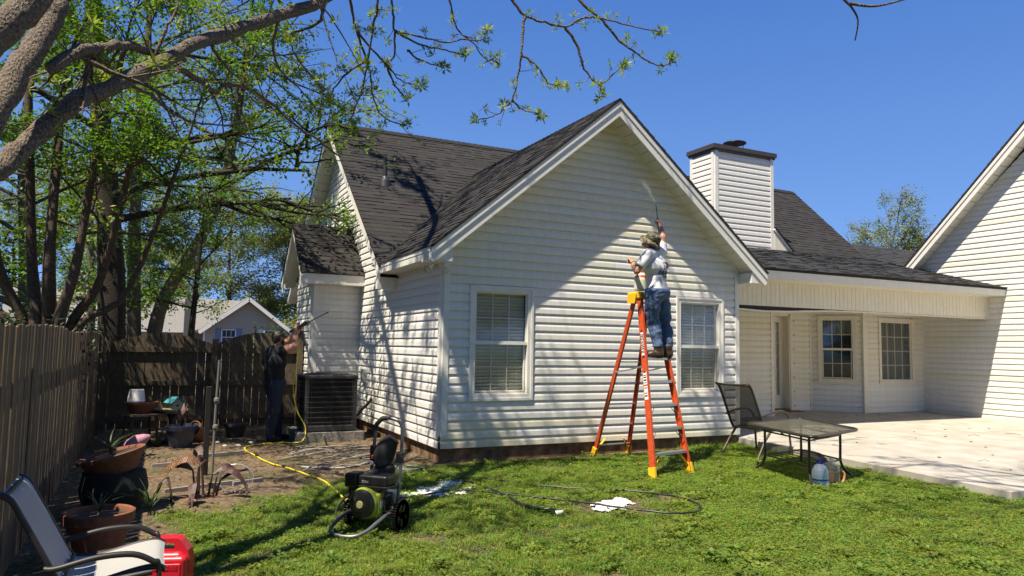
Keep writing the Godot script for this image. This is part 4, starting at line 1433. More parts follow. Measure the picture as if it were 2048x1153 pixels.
	leafy("vine_tree", "slim leafy tree between the neighbour roof and the thick dark trunk", "", [[[Vector3(0.6, -0.2, -18.0), Vector3(0.7, 2.0, -18.0), Vector3(0.8, 4.2, -18.0)], 0.09, 0.04]], 10, 1.5, 1.8, Vector3(-0.2, 0.1, 0), 0.5, 5, 0.30, small, green, bark_dark, 1.1)
	# masses further off
	var k := 0
	for e in [[-6.5, -18.0, 9.0, 3.6], [-3.6, -25.0, 11.0, 3.6], [-2.0, -72.0, 15.0, 6.0], [6.0, -74.0, 15.0, 6.0], [14.5, -72.0, 14.0, 6.0], [-12.0, -27.0, 11.0, 4.6], [-3.0, -40.0, 12.0, 5.0]]:
		var h: float = e[2]
		var b := Vector3(e[0], -0.2, e[1])
		leafy("background_tree", ["leafy tree just left of the multi-trunked stems, half out of the picture", "tall green tree behind the thick dark trunk", "pale green tree rising over the neighbour chimney", "pale tree above the ridge of the neighbour house", "hazy green tree between the neighbour gable and the bump-out roof", "tall tree at the far left edge behind the fence", "tall tree seen far off through the multi-trunked stems"][k], "trees beyond the fences", [[[b, b + Vector3(0.1, h * 0.3, 0), b + Vector3(-0.2, h * 0.7, 0.1), b + Vector3(0, h, 0)], 0.24, 0.07]], 13, e[3], 1.8, Vector3(0, 0.05, 0.1), 0.6, 6, 0.45, far if k in [2, 3, 4] else fine, dull if k in [2, 3, 4] else green, bark_pale, 1.0 if k in [2, 3, 4] else 1.4)
		k += 1
	for e in [[-13.0, -84.0, 12.0, "far treetop mass at the left beyond the neighbour roof"], [2.0, -86.0, 13.0, "far treetop mass above the middle of the neighbour roof"], [13.0, -80.0, 13.0, "far trees to the right of the neighbour gable"], [21.0, -84.0, 12.0, "far trees seen under the bump-out eave"]]:
		var b := Vector3(e[0], -0.2, e[1])
		var h: float = e[2]
		leafy("distant_tree", e[3], "trees beyond the fences", [[[b, b + Vector3(0.3, h * 0.5, 0), b + Vector3(0, h * 0.9, 0)], 0.35, 0.1]], 13, 6.5, 2.0, Vector3(0, 0.0, 0.1), 0.7, 5, 0.75, far, dull, bark_pale, 1.1)
	# the small tree over the roof on the right
	var rb := Vector3(33.4, -0.2, -24.6)
	leafy("rooftop_tree", "small budding tree showing over the roof valley beside the right gable", "", [[[rb, rb + Vector3(0.1, 3.0, 0), rb + Vector3(-0.1, 5.0, 0), rb + Vector3(0.2, 7.0, 0)], 0.15, 0.06]], 32, 2.8, 4.6, Vector3(0, 0.6, 0), 1.0, 6, 0.34, fine, dull, bark_pale, 1.0)
	# trees at the far side of the yard, out of view, that the window panes mirror
	k = 0
	for e in [[-9.0, 16.0], [-1.0, 19.0], [7.0, 17.0], [15.0, 20.0], [24.0, 16.0], [-19.0, 9.0], [-24.0, -3.0]]:
		var b := Vector3(e[0], -0.2, e[1])
		leafy("yard_tree", "leafy tree across the yard that the house windows mirror, " + ["first from the left", "second from the left", "third from the left", "fourth from the left", "last on the right", "left end of the row", "far left behind the fence"][k], "trees across the yard", [[[b, b + Vector3(0.2, 3.5, 0), b + Vector3(0, 7.0, 0), b + Vector3(0.1, 10.0, 0)], 0.3, 0.1]], 16, 5.0, 1.2, Vector3(0, -0.05, 0), 0.7, 5, 0.8, far, green, bark_pale, 1.0)
		k += 1
	# shrubs
	for e in [[Vector3(2.25, 0.9, -15.9), 1.05, 0.45, "bright green bush behind the back fence above the worker cap", green], [Vector3(-1.75, 0.8, -11.2), 1.2, 0.4, "dark evergreen bush looking over the left fence", deep], [Vector3(-1.75, 0.8, -14.6), 1.2, 0.6, "dark shrub at the foot of the thick trunk behind the fence", deep], [Vector3(-0.1, 0.9, -17.2), 0.9, 0.8, "shrub behind the back fence left of the neighbour gable", deep]]:
		var c: Vector3 = e[0]
		var Sh := thing("shrub", e[3], "shrub", Vector3(c.x, 0, c.z))
		tw = nst()
		tips = []
		for i in 9:
			var w := rr(0, TAU)
			grow(tw, tips, Vector3(0, 0.2, 0), Vector3(cos(w) * 0.5, 1.2, sin(w) * 0.5).normalized(), e[1], 0.018, 1, 9, 0.9, 0.9)
		stuff(ob("stems", tw, bark_smooth, Sh))
		xf = []
		for p in tips:
			xf.append(scatter_xf(p + Vector3(0, 0.3, 0), rr(0.8, 1.3)))
		multi("foliage", small, xf, e[4], Sh)

# ---------------------------------------------------------------- ladder
func build_ladder() -> void:
	var orange := tri_tex(mat(Color(0.62, 0.085, 0.018), 0.45), M.rg, Vector3(3, 3, 3))
	orange.albedo_texture = grain(128, 128, 6.0, 6.0, 0.80, 1.0, 81, 0.06)
	var yellow := mat(Color(0.72, 0.44, 0.015), 0.45)
	var alu := mat(Color(0.45, 0.47, 0.50), 0.38, 0.75)
	var L := thing("step_ladder", "orange fiberglass step ladder with yellow top standing against the gable", "ladder", Vector3(6.1, 0, -8.4))
	var o := L.position
	var fb := [Vector3(5.711, -0.035, -7.568) - o, Vector3(6.45, -0.035, -7.735) - o]
	var ft := [Vector3(5.95, 2.33, -8.20) - o, Vector3(6.30, 2.33, -8.285) - o]
	var rb := [Vector3(5.94, -0.005, -9.33) - o, Vector3(6.62, -0.005, -9.39) - o]
	var rt := [Vector3(5.965, 2.31, -8.34) - o, Vector3(6.285, 2.31, -8.415) - o]
	var across: Vector3 = (fb[1] - fb[0]).normalized()
	for i in 2:
		var sg := 1.0 if i == 0 else -1.0
		for rail in [[fb[i], ft[i], 0.085, "front_rail"], [rb[i], rt[i], 0.06, "rear_rail"]]:
			var a: Vector3 = rail[0]
			var b: Vector3 = rail[1]
			var d := (b - a).normalized()
			var up := across.cross(d).normalized()
			var s := nst()
			var w: float = rail[2]
			bar(s, a + d * 0.05, b, w, 0.006, up, 0.002)
			bar(s, a + d * 0.05 + up * (w / 2 - 0.003) + across * sg * 0.016, b + up * (w / 2 - 0.003) + across * sg * 0.016, 0.006, 0.034, up, 0.002)
			bar(s, a + d * 0.05 - up * (w / 2 - 0.003) + across * sg * 0.016, b - up * (w / 2 - 0.003) + across * sg * 0.016, 0.006, 0.034, up, 0.002)
			ob(rail[3], s, orange, L)
			s = nst()
			bar(s, a, a + d * 0.15, w + 0.02, 0.045, up, 0.006)
			bar(s, a + d * 0.005 - up * 0.0, a + d * 0.02, w + 0.03, 0.055, up, 0.004)
			ob("foot", s, yellow, L)
			s = nst()
			# corner brace under the lowest step
			var in0: Vector3 = a + d * (0.12 if w > 0.07 else 0.09) + across * sg * 0.02
			bar(s, in0, a + d * 0.29 + across * sg * 0.16, 0.035, 0.006, up)
			ob("corner_brace", s, yellow, L)
	for k in 7:
		var t := (k + 1) * 0.305 / 2.365
		var a: Vector3 = fb[0].lerp(ft[0], t)
		var b: Vector3 = fb[1].lerp(ft[1], t)
		var s := nst()
		bar(s, a + Vector3(0, 0, -0.005), b + Vector3(0, 0, -0.005), 0.006, 0.085)
		bar(s, a + Vector3(0, -0.014, 0.036), b + Vector3(0, -0.014, 0.036), 0.030, 0.005)
		bar(s, a + Vector3(0, -0.014, -0.045), b + Vector3(0, -0.014, -0.045), 0.030, 0.005)
		for j in 5:
			bar(s, a + Vector3(0, 0.0035, -0.03 + j * 0.014), b + Vector3(0, 0.0035, -0.03 + j * 0.014), 0.003, 0.003)
		ob("step", s, alu, L)
		if k in [1, 2]:
			for i in 2:
				s = nst()
				var sg := 1.0 if i == 0 else -1.0
				var q: Vector3 = fb[i].lerp(ft[i], t)
				var q2: Vector3 = fb[i].lerp(ft[i], t - 0.075)
				for dz in [-0.03, 0.025]:
					bar(s, q2 + Vector3(0, 0, dz), q + across * sg * 0.13 + Vector3(0, -0.02, dz), 0.014, 0.004, Vector3(0, 0, 1))
				ob("step_brace", s, alu, L)
	for k in 6:
		var t := 0.075 + k * 0.135
		var s := nst()
		bar(s, rb[0].lerp(rt[0], t), rb[1].lerp(rt[1], t), 0.022, 0.03, Vector3.UP, 0.004)
		ob("rear_rung", s, alu, L)
	for i in 2:
		var s := nst()
		var a: Vector3 = fb[i].lerp(ft[i], 0.60)
		var b: Vector3 = rb[i].lerp(rt[i], 0.55)
		bar(s, a, (a + b) / 2 + Vector3(0, -0.01, 0), 0.022, 0.005)
		bar(s, (a + b) / 2 + Vector3(0, -0.01, 0), b, 0.022, 0.005)
		ob("spreader", s, alu, L)
	# moulded top cap
	var s := nst()
	var c: Vector3 = (ft[0] + ft[1] + rt[0] + rt[1]) / 4.0
	var bb := basis_to(across)
	bbox(s, Transform3D(bb, c + Vector3(0, 0.025, 0)), Vector3(0.46, 0.095, 0.25), 0.02)
	for sg: float in [-1.0, 1.0]:
		var q := PackedVector2Array([Vector2(-0.09, 0.04), Vector2(-0.105, -0.085), Vector2(0.035, -0.085), Vector2(0.06, 0.04)])
		extrude(s, q, Transform3D(Basis(bb.z, Vector3.UP, bb.x * -sg), c + across * sg * 0.236), 0.012)
	ob("top_cap", s, yellow, L)
	# printed labels on the near rail
	var a: Vector3 = fb[0]
	var d: Vector3 = (ft[0] - fb[0]).normalized()
	var up := across.cross(d).normalized()
	s = nst()
	for e in [[1.62, 1.94, 0.045, 0], [1.22, 1.40, 0.06, 1], [1.02, 1.20, 0.06, 1]]:
		bar(s, a + d * e[0] - across * 0.0045, a + d * e[1] - across * 0.0045, e[2], 0.002, up)
	var lab := ob("label", s, mat(Color(0.70, 0.70, 0.68), 0.5), L)
	var tm := TextMesh.new()
	tm.text = "WERNER"
	tm.font_size = 16
	tm.pixel_size = 0.0042
	tm.depth = 0.001
	var f := SystemFont.new()
	f.font_names = PackedStringArray(["Droid Sans"])
	f.font_weight = 700
	tm.font = f
	# reads down the rail, on its outer face
	obm("lettering", tm, M.black_metal, lab, Transform3D(Basis(-d, -up, -across), a + d * 1.78 - across * 0.0062))
	s = nst()
	for e in [[1.38, 0.02], [1.34, 0.012], [1.31, 0.016], [1.27, 0.02], [1.24, 0.01], [1.17, 0.012], [1.10, 0.012], [1.06, 0.02]]:
		bar(s, a + d * e[0] - across * 0.0062, a + d * (e[0] + e[1]) - across * 0.0062, 0.045, 0.001, up)
	for e in [1.60, 1.96]:
		bar(s, a + d * (e - 0.012) - across * 0.0055, a + d * (e + 0.012) - across * 0.0055, 0.03, 0.002, up)
	ob("printed_bars", s, M.black_metal, lab)
func jug_shape(r: float, h: float, sq := Vector2.ONE) -> ArrayMesh:
	var s := nst()
	lathe(s, [Vector2(0, 0), Vector2(r * 0.88, 0.0), Vector2(r, 0.02), Vector2(r, h * 0.56), Vector2(r * 0.93, h * 0.68), Vector2(r * 0.62, h * 0.84), Vector2(r * 0.30, h * 0.91), Vector2(r * 0.27, h * 0.96)], Transform3D(), 22, sq)
	s.index()
	return s.commit()
func build_jugs() -> void:
	var milky := mat(Color(0.62, 0.64, 0.52), 0.4)
	milky.subsurf_scatter_enabled = true
	milky.subsurf_scatter_strength = 0.3
	var clear := StandardMaterial3D.new()
	clear.transparency = BaseMaterial3D.TRANSPARENCY_ALPHA
	clear.albedo_color = Color(0.85, 0.87, 0.85, 0.22)
	clear.roughness = 0.12
	# on the ladder
	var J := thing("spray_jug", "translucent plastic jug with red label standing on the yellow ladder top", "jug", Vector3(6.02, 2.413, -8.26))
	obm("body", jug_shape(0.092, 0.27), milky, J)
	var s := nst()
	lathe(s, [Vector2(0.0875, 0.19), Vector2(0.07, 0.213), Vector2(0.065, 0.217)], Transform3D(), 22)
	ob("red_label", s, mat(Color(0.40, 0.03, 0.03), 0.5), J)
	s = nst()
	for k in 5:
		box(s, Transform3D(Basis(Vector3.UP, 0.25 + k * 0.14), Vector3.ZERO) * at(Vector3(0, 0.155 + 0.004 * (k % 2), 0.0925)), Vector3(0.010, 0.016, 0.002))
	ob("print", s, M.dark, J)
	s = nst()
	lathe(s, [Vector2(0.026, 0.255), Vector2(0.026, 0.285), Vector2(0.0, 0.287)], Transform3D(), 14)
	ob("cap", s, mat(Color(0.55, 0.1, 0.05), 0.5), J)
	# under the table
	J = thing("water_jug", "clear plastic jug with blue cap and blue striped label in the grass under the table", "jug", Vector3(7.40, gh(7.4, -6.46) - 0.01, -6.46))
	var pale := mat(Color(0.66, 0.72, 0.78), 0.3)
	obm("body", jug_shape(0.098, 0.335), pale, J)
	s = nst()
	lathe(s, [Vector2(0.0995, 0.03), Vector2(0.0995, 0.17)], Transform3D(), 24)
	ob("paper_label", s, mat(Color(0.55, 0.66, 0.70), 0.5), J)
	s = nst()
	lathe(s, [Vector2(0.1003, 0.105), Vector2(0.1003, 0.127)], Transform3D(), 24)
	ob("label_stripe", s, mat(Color(0.02, 0.12, 0.42), 0.4), J)
	s = nst()
	for k in 16:
		var w := TAU * k / 16 + 0.1
		bar(s, Vector3(cos(w) * 0.022, 0.315, sin(w) * 0.022), Vector3(cos(w) * (0.025 + 0.02 * (k % 3)), 0.345 + 0.007 * (k % 2), sin(w) * (0.025 + 0.02 * (k % 3))), 0.012, 0.006)
	lathe(s, [Vector2(0.032, 0.30), Vector2(0.034, 0.325), Vector2(0.018, 0.345), Vector2(0.0, 0.346)], Transform3D(), 14)
	ob("cap", s, mat(Color(0.015, 0.04, 0.30), 0.4), J)
	J = thing("cleaner_jug", "clear handled jug half full of orange liquid beside the blue capped jug", "jug", Vector3(7.72, gh(7.7, -6.56) - 0.01, -6.56))
	obm("body", jug_shape(0.098, 0.33), clear, J)
	s = nst()
	lathe(s, [Vector2(0, 0.004), Vector2(0.082, 0.004), Vector2(0.094, 0.024), Vector2(0.094, 0.17), Vector2(0, 0.17)], Transform3D(), 22)
	ob("liquid", s, mat(Color(0.62, 0.20, 0.07), 0.25), J)
	s = nst()
	tube(s, spline([Vector3(0.085, 0.04, 0.06), Vector3(0.13, 0.07, 0.07), Vector3(0.14, 0.15, 0.07), Vector3(0.085, 0.20, 0.05)], 4), [0.015], 8)
	ob("handle", s, mat(Color(0.50, 0.22, 0.12), 0.35), J)
	s = nst()
	lathe(s, [Vector2(0.027, 0.30), Vector2(0.027, 0.338), Vector2(0, 0.34)], Transform3D(), 14)
	ob("cap", s, mat(Color(0.72, 0.72, 0.70), 0.4), J)

# ---------------------------------------------------------------- furniture
func build_table() -> void:
	var T := thing("patio_table", "square glass topped patio table with dark metal legs at the slab edge", "table", Vector3(7.87, gh(7.87, -7.14), -7.14))
	var o := T.position
	var dark := mat(Color(0.030, 0.027, 0.025), 0.35, 0.3)
	var cs := [Vector3(7.39, 0.6, -7.70), Vector3(8.775, 0.6, -8.02), Vector3(8.345, 0.6, -6.64), Vector3(6.986, 0.6, -6.2)]
	for i in 4:
		cs[i] = cs[i] - o
	var outline := []
	for i in 4:
		var a: Vector3 = cs[(i + 3) % 4]
		var b: Vector3 = cs[i]
		var c: Vector3 = cs[(i + 1) % 4]
		var p := b + (a - b).normalized() * 0.16
		var q := b + (c - b).normalized() * 0.16
		for k in 6:
			var t := k / 5.0
			outline.append(p.lerp(b, t).lerp(b.lerp(q, t), t))
	var s := nst()
	outline.append(outline[0])
	tube(s, outline, [0.020], 8, false, 1.0)
	ob("rim", s, dark, T)
	s = nst()
	var poly := PackedVector2Array()
	for i in outline.size() - 1:
		poly.append(Vector2(outline[i].x, -outline[i].z))
	extrude(s, poly, Transform3D(Basis(Vector3.RIGHT, Vector3(0, 0, -1), Vector3.UP), Vector3(0, outline[0].y + 0.004, 0)), 0.006)
	var g := StandardMaterial3D.new()
	g.transparency = BaseMaterial3D.TRANSPARENCY_ALPHA
	g.albedo_color = Color(0.43, 0.42, 0.39, 0.66)
	g.roughness = 0.28
	g.albedo_texture = grain(256, 256, 6.0, 6.0, 0.72, 1.0, 83, 0.10, Color(0.95, 1.0, 0.92))
	g.uv1_triplanar = true
	g.uv1_scale = Vector3(0.8, 0.8, 0.8)
	ob("glass_top", s, g, T)
	var ctr: Vector3 = (cs[0] + cs[1] + cs[2] + cs[3]) / 4.0
	var tops := []
	var shelf := []
	for i in 4:
		var c: Vector3 = cs[i]
		var t: Vector3 = c.lerp(ctr, 0.34)
		t.y = c.y - 0.02
		var m := Vector3(t.x, 0.22, t.z)
		var f := c.lerp(ctr, 0.10)
		f.y = -0.02
		s = nst()
		tube(s, spline([t, Vector3(t.x, 0.42, t.z), m, m.lerp(f, 0.3) + Vector3(0, -0.035, 0), m.lerp(f, 0.75) + Vector3(0, 0.0, 0), f], 4), [0.017], 8)
		ob("leg", s, dark, T)
		tops.append(Vector3(t.x, c.y - 0.085, t.z))
		shelf.append(Vector3(t.x, 0.235, t.z))
	s = nst()
	for i in 4:
		tube(s, [tops[i], tops[(i + 1) % 4]], [0.011], 6)
		var mid: Vector3 = (tops[i] + tops[(i + 1) % 4]) / 2
		tube(s, [mid, mid + (ctr - mid) * -0.25 + Vector3(0, 0.06, 0)], [0.009], 6)
	ob("brace", s, dark, T)
	s = nst()
	for i in 4:
		tube(s, [shelf[i], shelf[(i + 1) % 4]], [0.011], 6)
	for k in 5:
		var t := (k + 1) / 6.0
		tube(s, [shelf[0].lerp(shelf[1], t), shelf[3].lerp(shelf[2], t)], [0.005], 5)
	ob("lower_shelf", s, dark, T)
func sling_chair(called: String, label: String, pos: Vector3, turn: float, frame_m: Material, sling_m: Material, size: Vector3, lift: float, drop: float) -> void:
	# local: faces +x, width along z (0.56), seat 0.40 high
	var C := thing(called, label, "chair", pos, turn, "sling patio chairs")
	C.scale = size
	var prof := [Vector3(-0.66, 0.93, 0), Vector3(-0.60, 0.90, 0), Vector3(-0.53, 0.80, 0), Vector3(-0.42, 0.60, 0), Vector3(-0.32, 0.42, 0), Vector3(-0.25, 0.36, 0), Vector3(-0.12, 0.365, 0), Vector3(0.10, 0.405, 0), Vector3(0.22, 0.415, 0), Vector3(0.275, 0.395, 0)]
	for i in range(3, prof.size()):
		prof[i].y += lift * clampf((i - 2) / 3.0, 0.0, 1.0)
	var pp := spline(prof, 5)
	var hw := 0.275
	for sg: float in [-1.0, 1.0]:
		var pts := []
		for p in pp:
			pts.append(p + Vector3(0, 0, sg * hw))
		var s := nst()
		tube(s, pts, [0.017], 8)
		ob("side_rail", s, frame_m, C)
		s = nst()
		tube(s, spline([Vector3(-0.40, 0.565 + lift * 0.7 - drop * 0.5, sg * (hw + 0.02)), Vector3(-0.33, 0.60 + lift * 0.8 - drop * 0.8, sg * (hw + 0.03)), Vector3(-0.12, 0.645 + lift - drop, sg * (hw + 0.03)), Vector3(0.08, 0.645 + lift - drop, sg * (hw + 0.03)), Vector3(0.20, 0.57 + lift - drop * 0.8, sg * (hw + 0.03)), Vector3(0.235, 0.42 + lift, sg * (hw + 0.02)), Vector3(0.25, 0.25 + lift * 0.6, sg * (hw + 0.02)), Vector3(0.29, -0.03, sg * (hw + 0.03))], 5), [0.016], 8, true, 1.0)
		ob("arm_and_front_leg", s, frame_m, C)
		s = nst()
		tube(s, [Vector3(0.20, 0.395 + lift, sg * (hw + 0.02)), Vector3(-0.18, 0.36 + lift, sg * (hw + 0.025)), Vector3(-0.32, 0.24 + lift, sg * (hw + 0.025)), Vector3(-0.55, -0.03, sg * (hw + 0.04))], [0.017], 8)
		ob("rear_leg", s, frame_m, C)
	var s := nst()
	for x in [[-0.635, 0.915], [0.24, 0.385 + lift], [-0.30, 0.375 + lift]]:
		s = nst()
		tube(s, [Vector3(x[0], x[1], -hw), Vector3(x[0], x[1], hw)], [0.014], 8)
		ob("cross_bar", s, frame_m, C)
	s = nst()
	for i in pp.size() - 1:
		for k in 4:
			var z0 := lerpf(-hw, hw, k / 4.0)
			var z1 := lerpf(-hw, hw, (k + 1) / 4.0)
			var sag0 := 0.018 * (1.0 - pow(z0 / hw, 2.0))
			var sag1 := 0.018 * (1.0 - pow(z1 / hw, 2.0))
			var n: Vector3 = Vector3(pp[i].y - pp[i + 1].y, pp[i + 1].x - pp[i].x, 0).normalized()
			var off := n * 0.008
			quad(s, pp[i] + Vector3(0, 0, z1) + off - n * sag1, pp[i + 1] + Vector3(0, 0, z1) + off - n * sag1, pp[i + 1] + Vector3(0, 0, z0) + off - n * sag0, pp[i] + Vector3(0, 0, z0) + off - n * sag0, Vector2(z0, i * 0.05))
	ob("sling", s, sling_m, C)
func build_chairs() -> void:
	var dark := mat(Color(0.014, 0.0135, 0.013), 0.5)
	var brown := mat(Color(0.055, 0.044, 0.036), 0.45)
	var weave := Image.create(64, 64, false, Image.FORMAT_RGB8)
	for y in 64:
		for x in 64:
			var v := 0.80 + 0.14 * float((x / 2 + y / 2) % 2) + 0.06 * float((x * 7 + y * 13) % 5) / 5.0
			weave.set_pixel(x, y, Color(v, v, v))
	var wt := ImageTexture.create_from_image(weave)
	var grey := tri_tex(mat(Color(0.43, 0.425, 0.41), 0.9), wt, Vector3(4, 4, 4))
	var mesh := StandardMaterial3D.new()
	mesh.transparency = BaseMaterial3D.TRANSPARENCY_ALPHA
	mesh.albedo_color = Color(0.33, 0.28, 0.225, 0.80)
	mesh.roughness = 0.9
	mesh.albedo_texture = wt
	mesh.uv1_triplanar = true
	mesh.uv1_scale = Vector3(4, 4, 4)
	sling_chair("sling_chair", "grey sling patio chair beside the red can in the near left corner", Vector3(-0.12, -0.085, -4.575), 0.0, dark, grey, Vector3(0.80, 1.0, 1.0), 0.10, 0.15)
	sling_chair("sling_chair", "brown mesh patio chair standing in the grass behind the glass table", Vector3(8.50, gh(8.4, -8.55), -8.52), 0.15, brown, mesh, Vector3(1.08, 1.22, 1.06), 0.0, 0.06)

# ---------------------------------------------------------------- pressure washer
func build_washer() -> void:
	var X := Vector3(0.714, 0, 0.70).normalized()
	var W := thing("pressure_washer", "black and lime pressure washer on two wheels with grey tube handle", "pressure washer", Vector3(1.845, gh(1.845, -6.53), -6.53))
	W.basis = Basis(X, Vector3.UP, X.cross(Vector3.UP))
	var steel := mat(Color(0.16, 0.165, 0.17), 0.38, 0.6)
	var blk := mat(Color(0.012, 0.012, 0.013), 0.32)
	var matte := mat(Color(0.016, 0.016, 0.017), 0.75)
	var lime := mat(Color(0.26, 0.33, 0.025), 0.45)
	var s := nst()
	# handle frame
	tube(s, spline([Vector3(0.20, 0.10, -0.02), Vector3(0.19, 0.5, -0.10), Vector3(0.18, 0.80, -0.14), Vector3(0.165, 0.93, -0.14), Vector3(0.09, 0.975, -0.14), Vector3(-0.02, 0.975, -0.14), Vector3(-0.085, 0.92, -0.14), Vector3(-0.10, 0.80, -0.14), Vector3(-0.11, 0.45, -0.10), Vector3(-0.12, 0.10, -0.02)], 6), [0.016], 10)
	ob("handle_frame", s, steel, W)
	s = nst()
	tube(s, spline([Vector3(0.02, 0.978, -0.14), Vector3(-0.03, 0.973, -0.14), Vector3(-0.088, 0.915, -0.14), Vector3(-0.10, 0.86, -0.14)], 5), [0.022], 10)
	ob("grip", s, matte, W)
	s = nst()
	tube(s, spline([Vector3(-0.20, 0.17, -0.06), Vector3(-0.21, 0.16, 0.12), Vector3(-0.225, 0.11, 0.28), Vector3(-0.20, 0.065, 0.41), Vector3(-0.10, 0.05, 0.47), Vector3(0.05, 0.05, 0.46), Vector3(0.13, 0.08, 0.38), Vector3(0.165, 0.13, 0.26), Vector3(0.18, 0.165, 0.12), Vector3(0.18, 0.17, -0.06)], 6), [0.017], 10)
	ob("skid_frame", s, steel, W)
	s = nst()
	bar(s, Vector3(0, 0.165, 0.12), Vector3(0, 0.165, -0.12), 0.012, 0.36)
	tube(s, [Vector3(-0.25, 0.14, -0.03), Vector3(0.25, 0.14, -0.03)], [0.012], 8)
	ob("base_plate", s, steel, W)
	for sg: float in [-1.0, 1.0]:
		s = nst()
		var xf := Transform3D(Basis(Vector3(0, 0, 1), Vector3(sg, 0, 0), Vector3(0, 1, 0) * -sg).orthonormalized(), Vector3(sg * 0.21, 0.14, -0.03))
		lathe(s, [Vector2(0.105, 0.0), Vector2(0.132, 0.004), Vector2(0.14, 0.016), Vector2(0.14, 0.042), Vector2(0.132, 0.054), Vector2(0.105, 0.058), Vector2(0.10, 0.03), Vector2(0.105, 0.0)], xf, 32)
		for k in 40:
			var w := TAU * k / 40
			for j in 2:
				box(s, xf * Transform3D(Basis(Vector3.UP, -w + 0.0), Vector3(cos(w) * 0.1405, 0.018 + j * 0.022 + 0.004 * (k % 2), sin(w) * 0.1405)), Vector3(0.006, 0.016, 0.010))
		var wh := ob("wheel", s, matte, W)
		s = nst()
		lathe(s, [Vector2(0, 0.0), Vector2(0.03, 0.0), Vector2(0.032, 0.066), Vector2(0.012, 0.072), Vector2(0, 0.072)], xf, 14)
		for k in 5:
			var w := TAU * k / 5 + 0.3
			bar(s, xf * Vector3(cos(w) * 0.02, 0.036, sin(w) * 0.02), xf * Vector3(cos(w) * 0.106, 0.036, sin(w) * 0.106), 0.036, 0.020, Vector3(1, 0, 0).cross((xf.basis * Vector3(cos(w), 0, sin(w)))), 0.004)
		ob("spoke", s, blk, wh)
		s = nst()
		lathe(s, [Vector2(0.009, 0.07), Vector2(0.007, 0.078), Vector2(0, 0.079)], xf, 8)
		ob("axle_cap", s, M.white_metal, wh)
	# engine block, cooling fins, recoil housing
	s = nst()
	bbox(s, at(Vector3(0.0, 0.27, 0.07)), Vector3(0.22, 0.20, 0.20), 0.02)
	for k in 8:
		box(s, at(Vector3(0.12, 0.20 + k * 0.017, 0.05)), Vector3(0.09, 0.006, 0.14))
	ob("engine_block", s, mat(Color(0.05, 0.05, 0.052), 0.45, 0.5), W)
	s = nst()
	var rf := Transform3D(Basis(Vector3(1, 0, 0), Vector3(0, 0, 1), Vector3(0, -1, 0)), Vector3(-0.015, 0.265, 0.16))
	lathe(s, [Vector2(0.135, -0.05), Vector2(0.138, 0.02), Vector2(0.128, 0.048), Vector2(0.108, 0.06)], rf, 36)
	bbox(s, at(Vector3(0.085, 0.26, 0.13)), Vector3(0.10, 0.20, 0.10), 0.03)
	ob("recoil_housing", s, lime, W)
	s = nst()
	lathe(s, [Vector2(0.126, 0.050), Vector2(0.112, 0.072), Vector2(0.05, 0.088), Vector2(0.0, 0.09)], rf, 36)
	for k in 36:
		var w := TAU * k / 36
		bar(s, rf * Vector3(cos(w) * 0.055, 0.088, sin(w) * 0.055), rf * Vector3(cos(w) * 0.098, 0.077, sin(w) * 0.098), 0.006, 0.005, Vector3(0, 0, 1))
	ob("recoil_grille", s, blk, W)
	s = nst()
	lathe(s, [Vector2(0.034, 0.09), Vector2(0.03, 0.097), Vector2(0, 0.098)], rf, 18)
	ob("starter_badge", s, mat(Color(0.28, 0.26, 0.12), 0.35), W)
	s = nst()
	box(s, at(Vector3(0.137, 0.26, 0.13)), Vector3(0.002, 0.06, 0.055))
	ob("warning_label", s, mat(Color(0.45, 0.50, 0.48), 0.5), W)
	s = nst()
	box(s, at(Vector3(0.1375, 0.325, 0.115)), Vector3(0.002, 0.035, 0.04))
	ob("red_label", s, mat(Color(0.35, 0.06, 0.03), 0.5), W)
	# fuel tank, muffler guard with slots, air box
	s = nst()
	bbox(s, at(Vector3(0.045, 0.455, 0.06)), Vector3(0.30, 0.105, 0.20), 0.028)
	bbox(s, at(Vector3(0.045, 0.405, 0.06)), Vector3(0.325, 0.018, 0.225), 0.006)
	for j in 3:
		box(s, at(Vector3(0.196, 0.435 + j * 0.02, 0.06)), Vector3(0.004, 0.005, 0.15))
	ob("fuel_tank", s, blk, W)
	s = nst()
	lathe(s, [Vector2(0.05, 0.0), Vector2(0.05, 0.018), Vector2(0.044, 0.03), Vector2(0.02, 0.036), Vector2(0, 0.036)], at(Vector3(0.0, 0.505, 0.06)), 20)
	ob("fuel_cap", s, matte, W)
	s = nst()
	bbox(s, at(Vector3(0.03, 0.50, -0.10)), Vector3(0.20, 0.13, 0.10), 0.035)
	ob("muffler_guard", s, matte, W)
	s = nst()
	bbox(s, at(Vector3(-0.175, 0.445, 0.07)), Vector3(0.13, 0.13, 0.17), 0.025)
	bbox(s, at(Vector3(-0.165, 0.33, 0.06)), Vector3(0.10, 0.12, 0.12), 0.015)
	ob("air_filter_box", s, blk, W)
	s = nst()
	for k in 3:
		box(s, at(Vector3(-0.17 + 0.03 * (k - 1), 0.32 + 0.02 * (k % 2), 0.122)), Vector3(0.012, 0.008, 0.004))
	ob("knob", s, M.galv, W)
	var tm := TextMesh.new()
	tm.text = "212cc"
	tm.font_size = 12
	tm.pixel_size = 0.0022
	tm.depth = 0.001
	var f := SystemFont.new()
	f.font_names = PackedStringArray(["Droid Sans"])
	tm.font = f
	obm("lettering", tm, mat(Color(0.5, 0.5, 0.5), 0.5), W, at(Vector3(-0.02, 0.45, 0.1615)))
	s = nst()
	bbox(s, at(Vector3(0.10, 0.27, -0.10)), Vector3(0.13, 0.13, 0.15), 0.02)
	tube(s, [Vector3(0.15, 0.27, -0.16), Vector3(0.21, 0.27, -0.20)], [0.02], 8)
	ob("pump", s, mat(Color(0.30, 0.31, 0.33), 0.4, 0.6), W)
	s = nst()
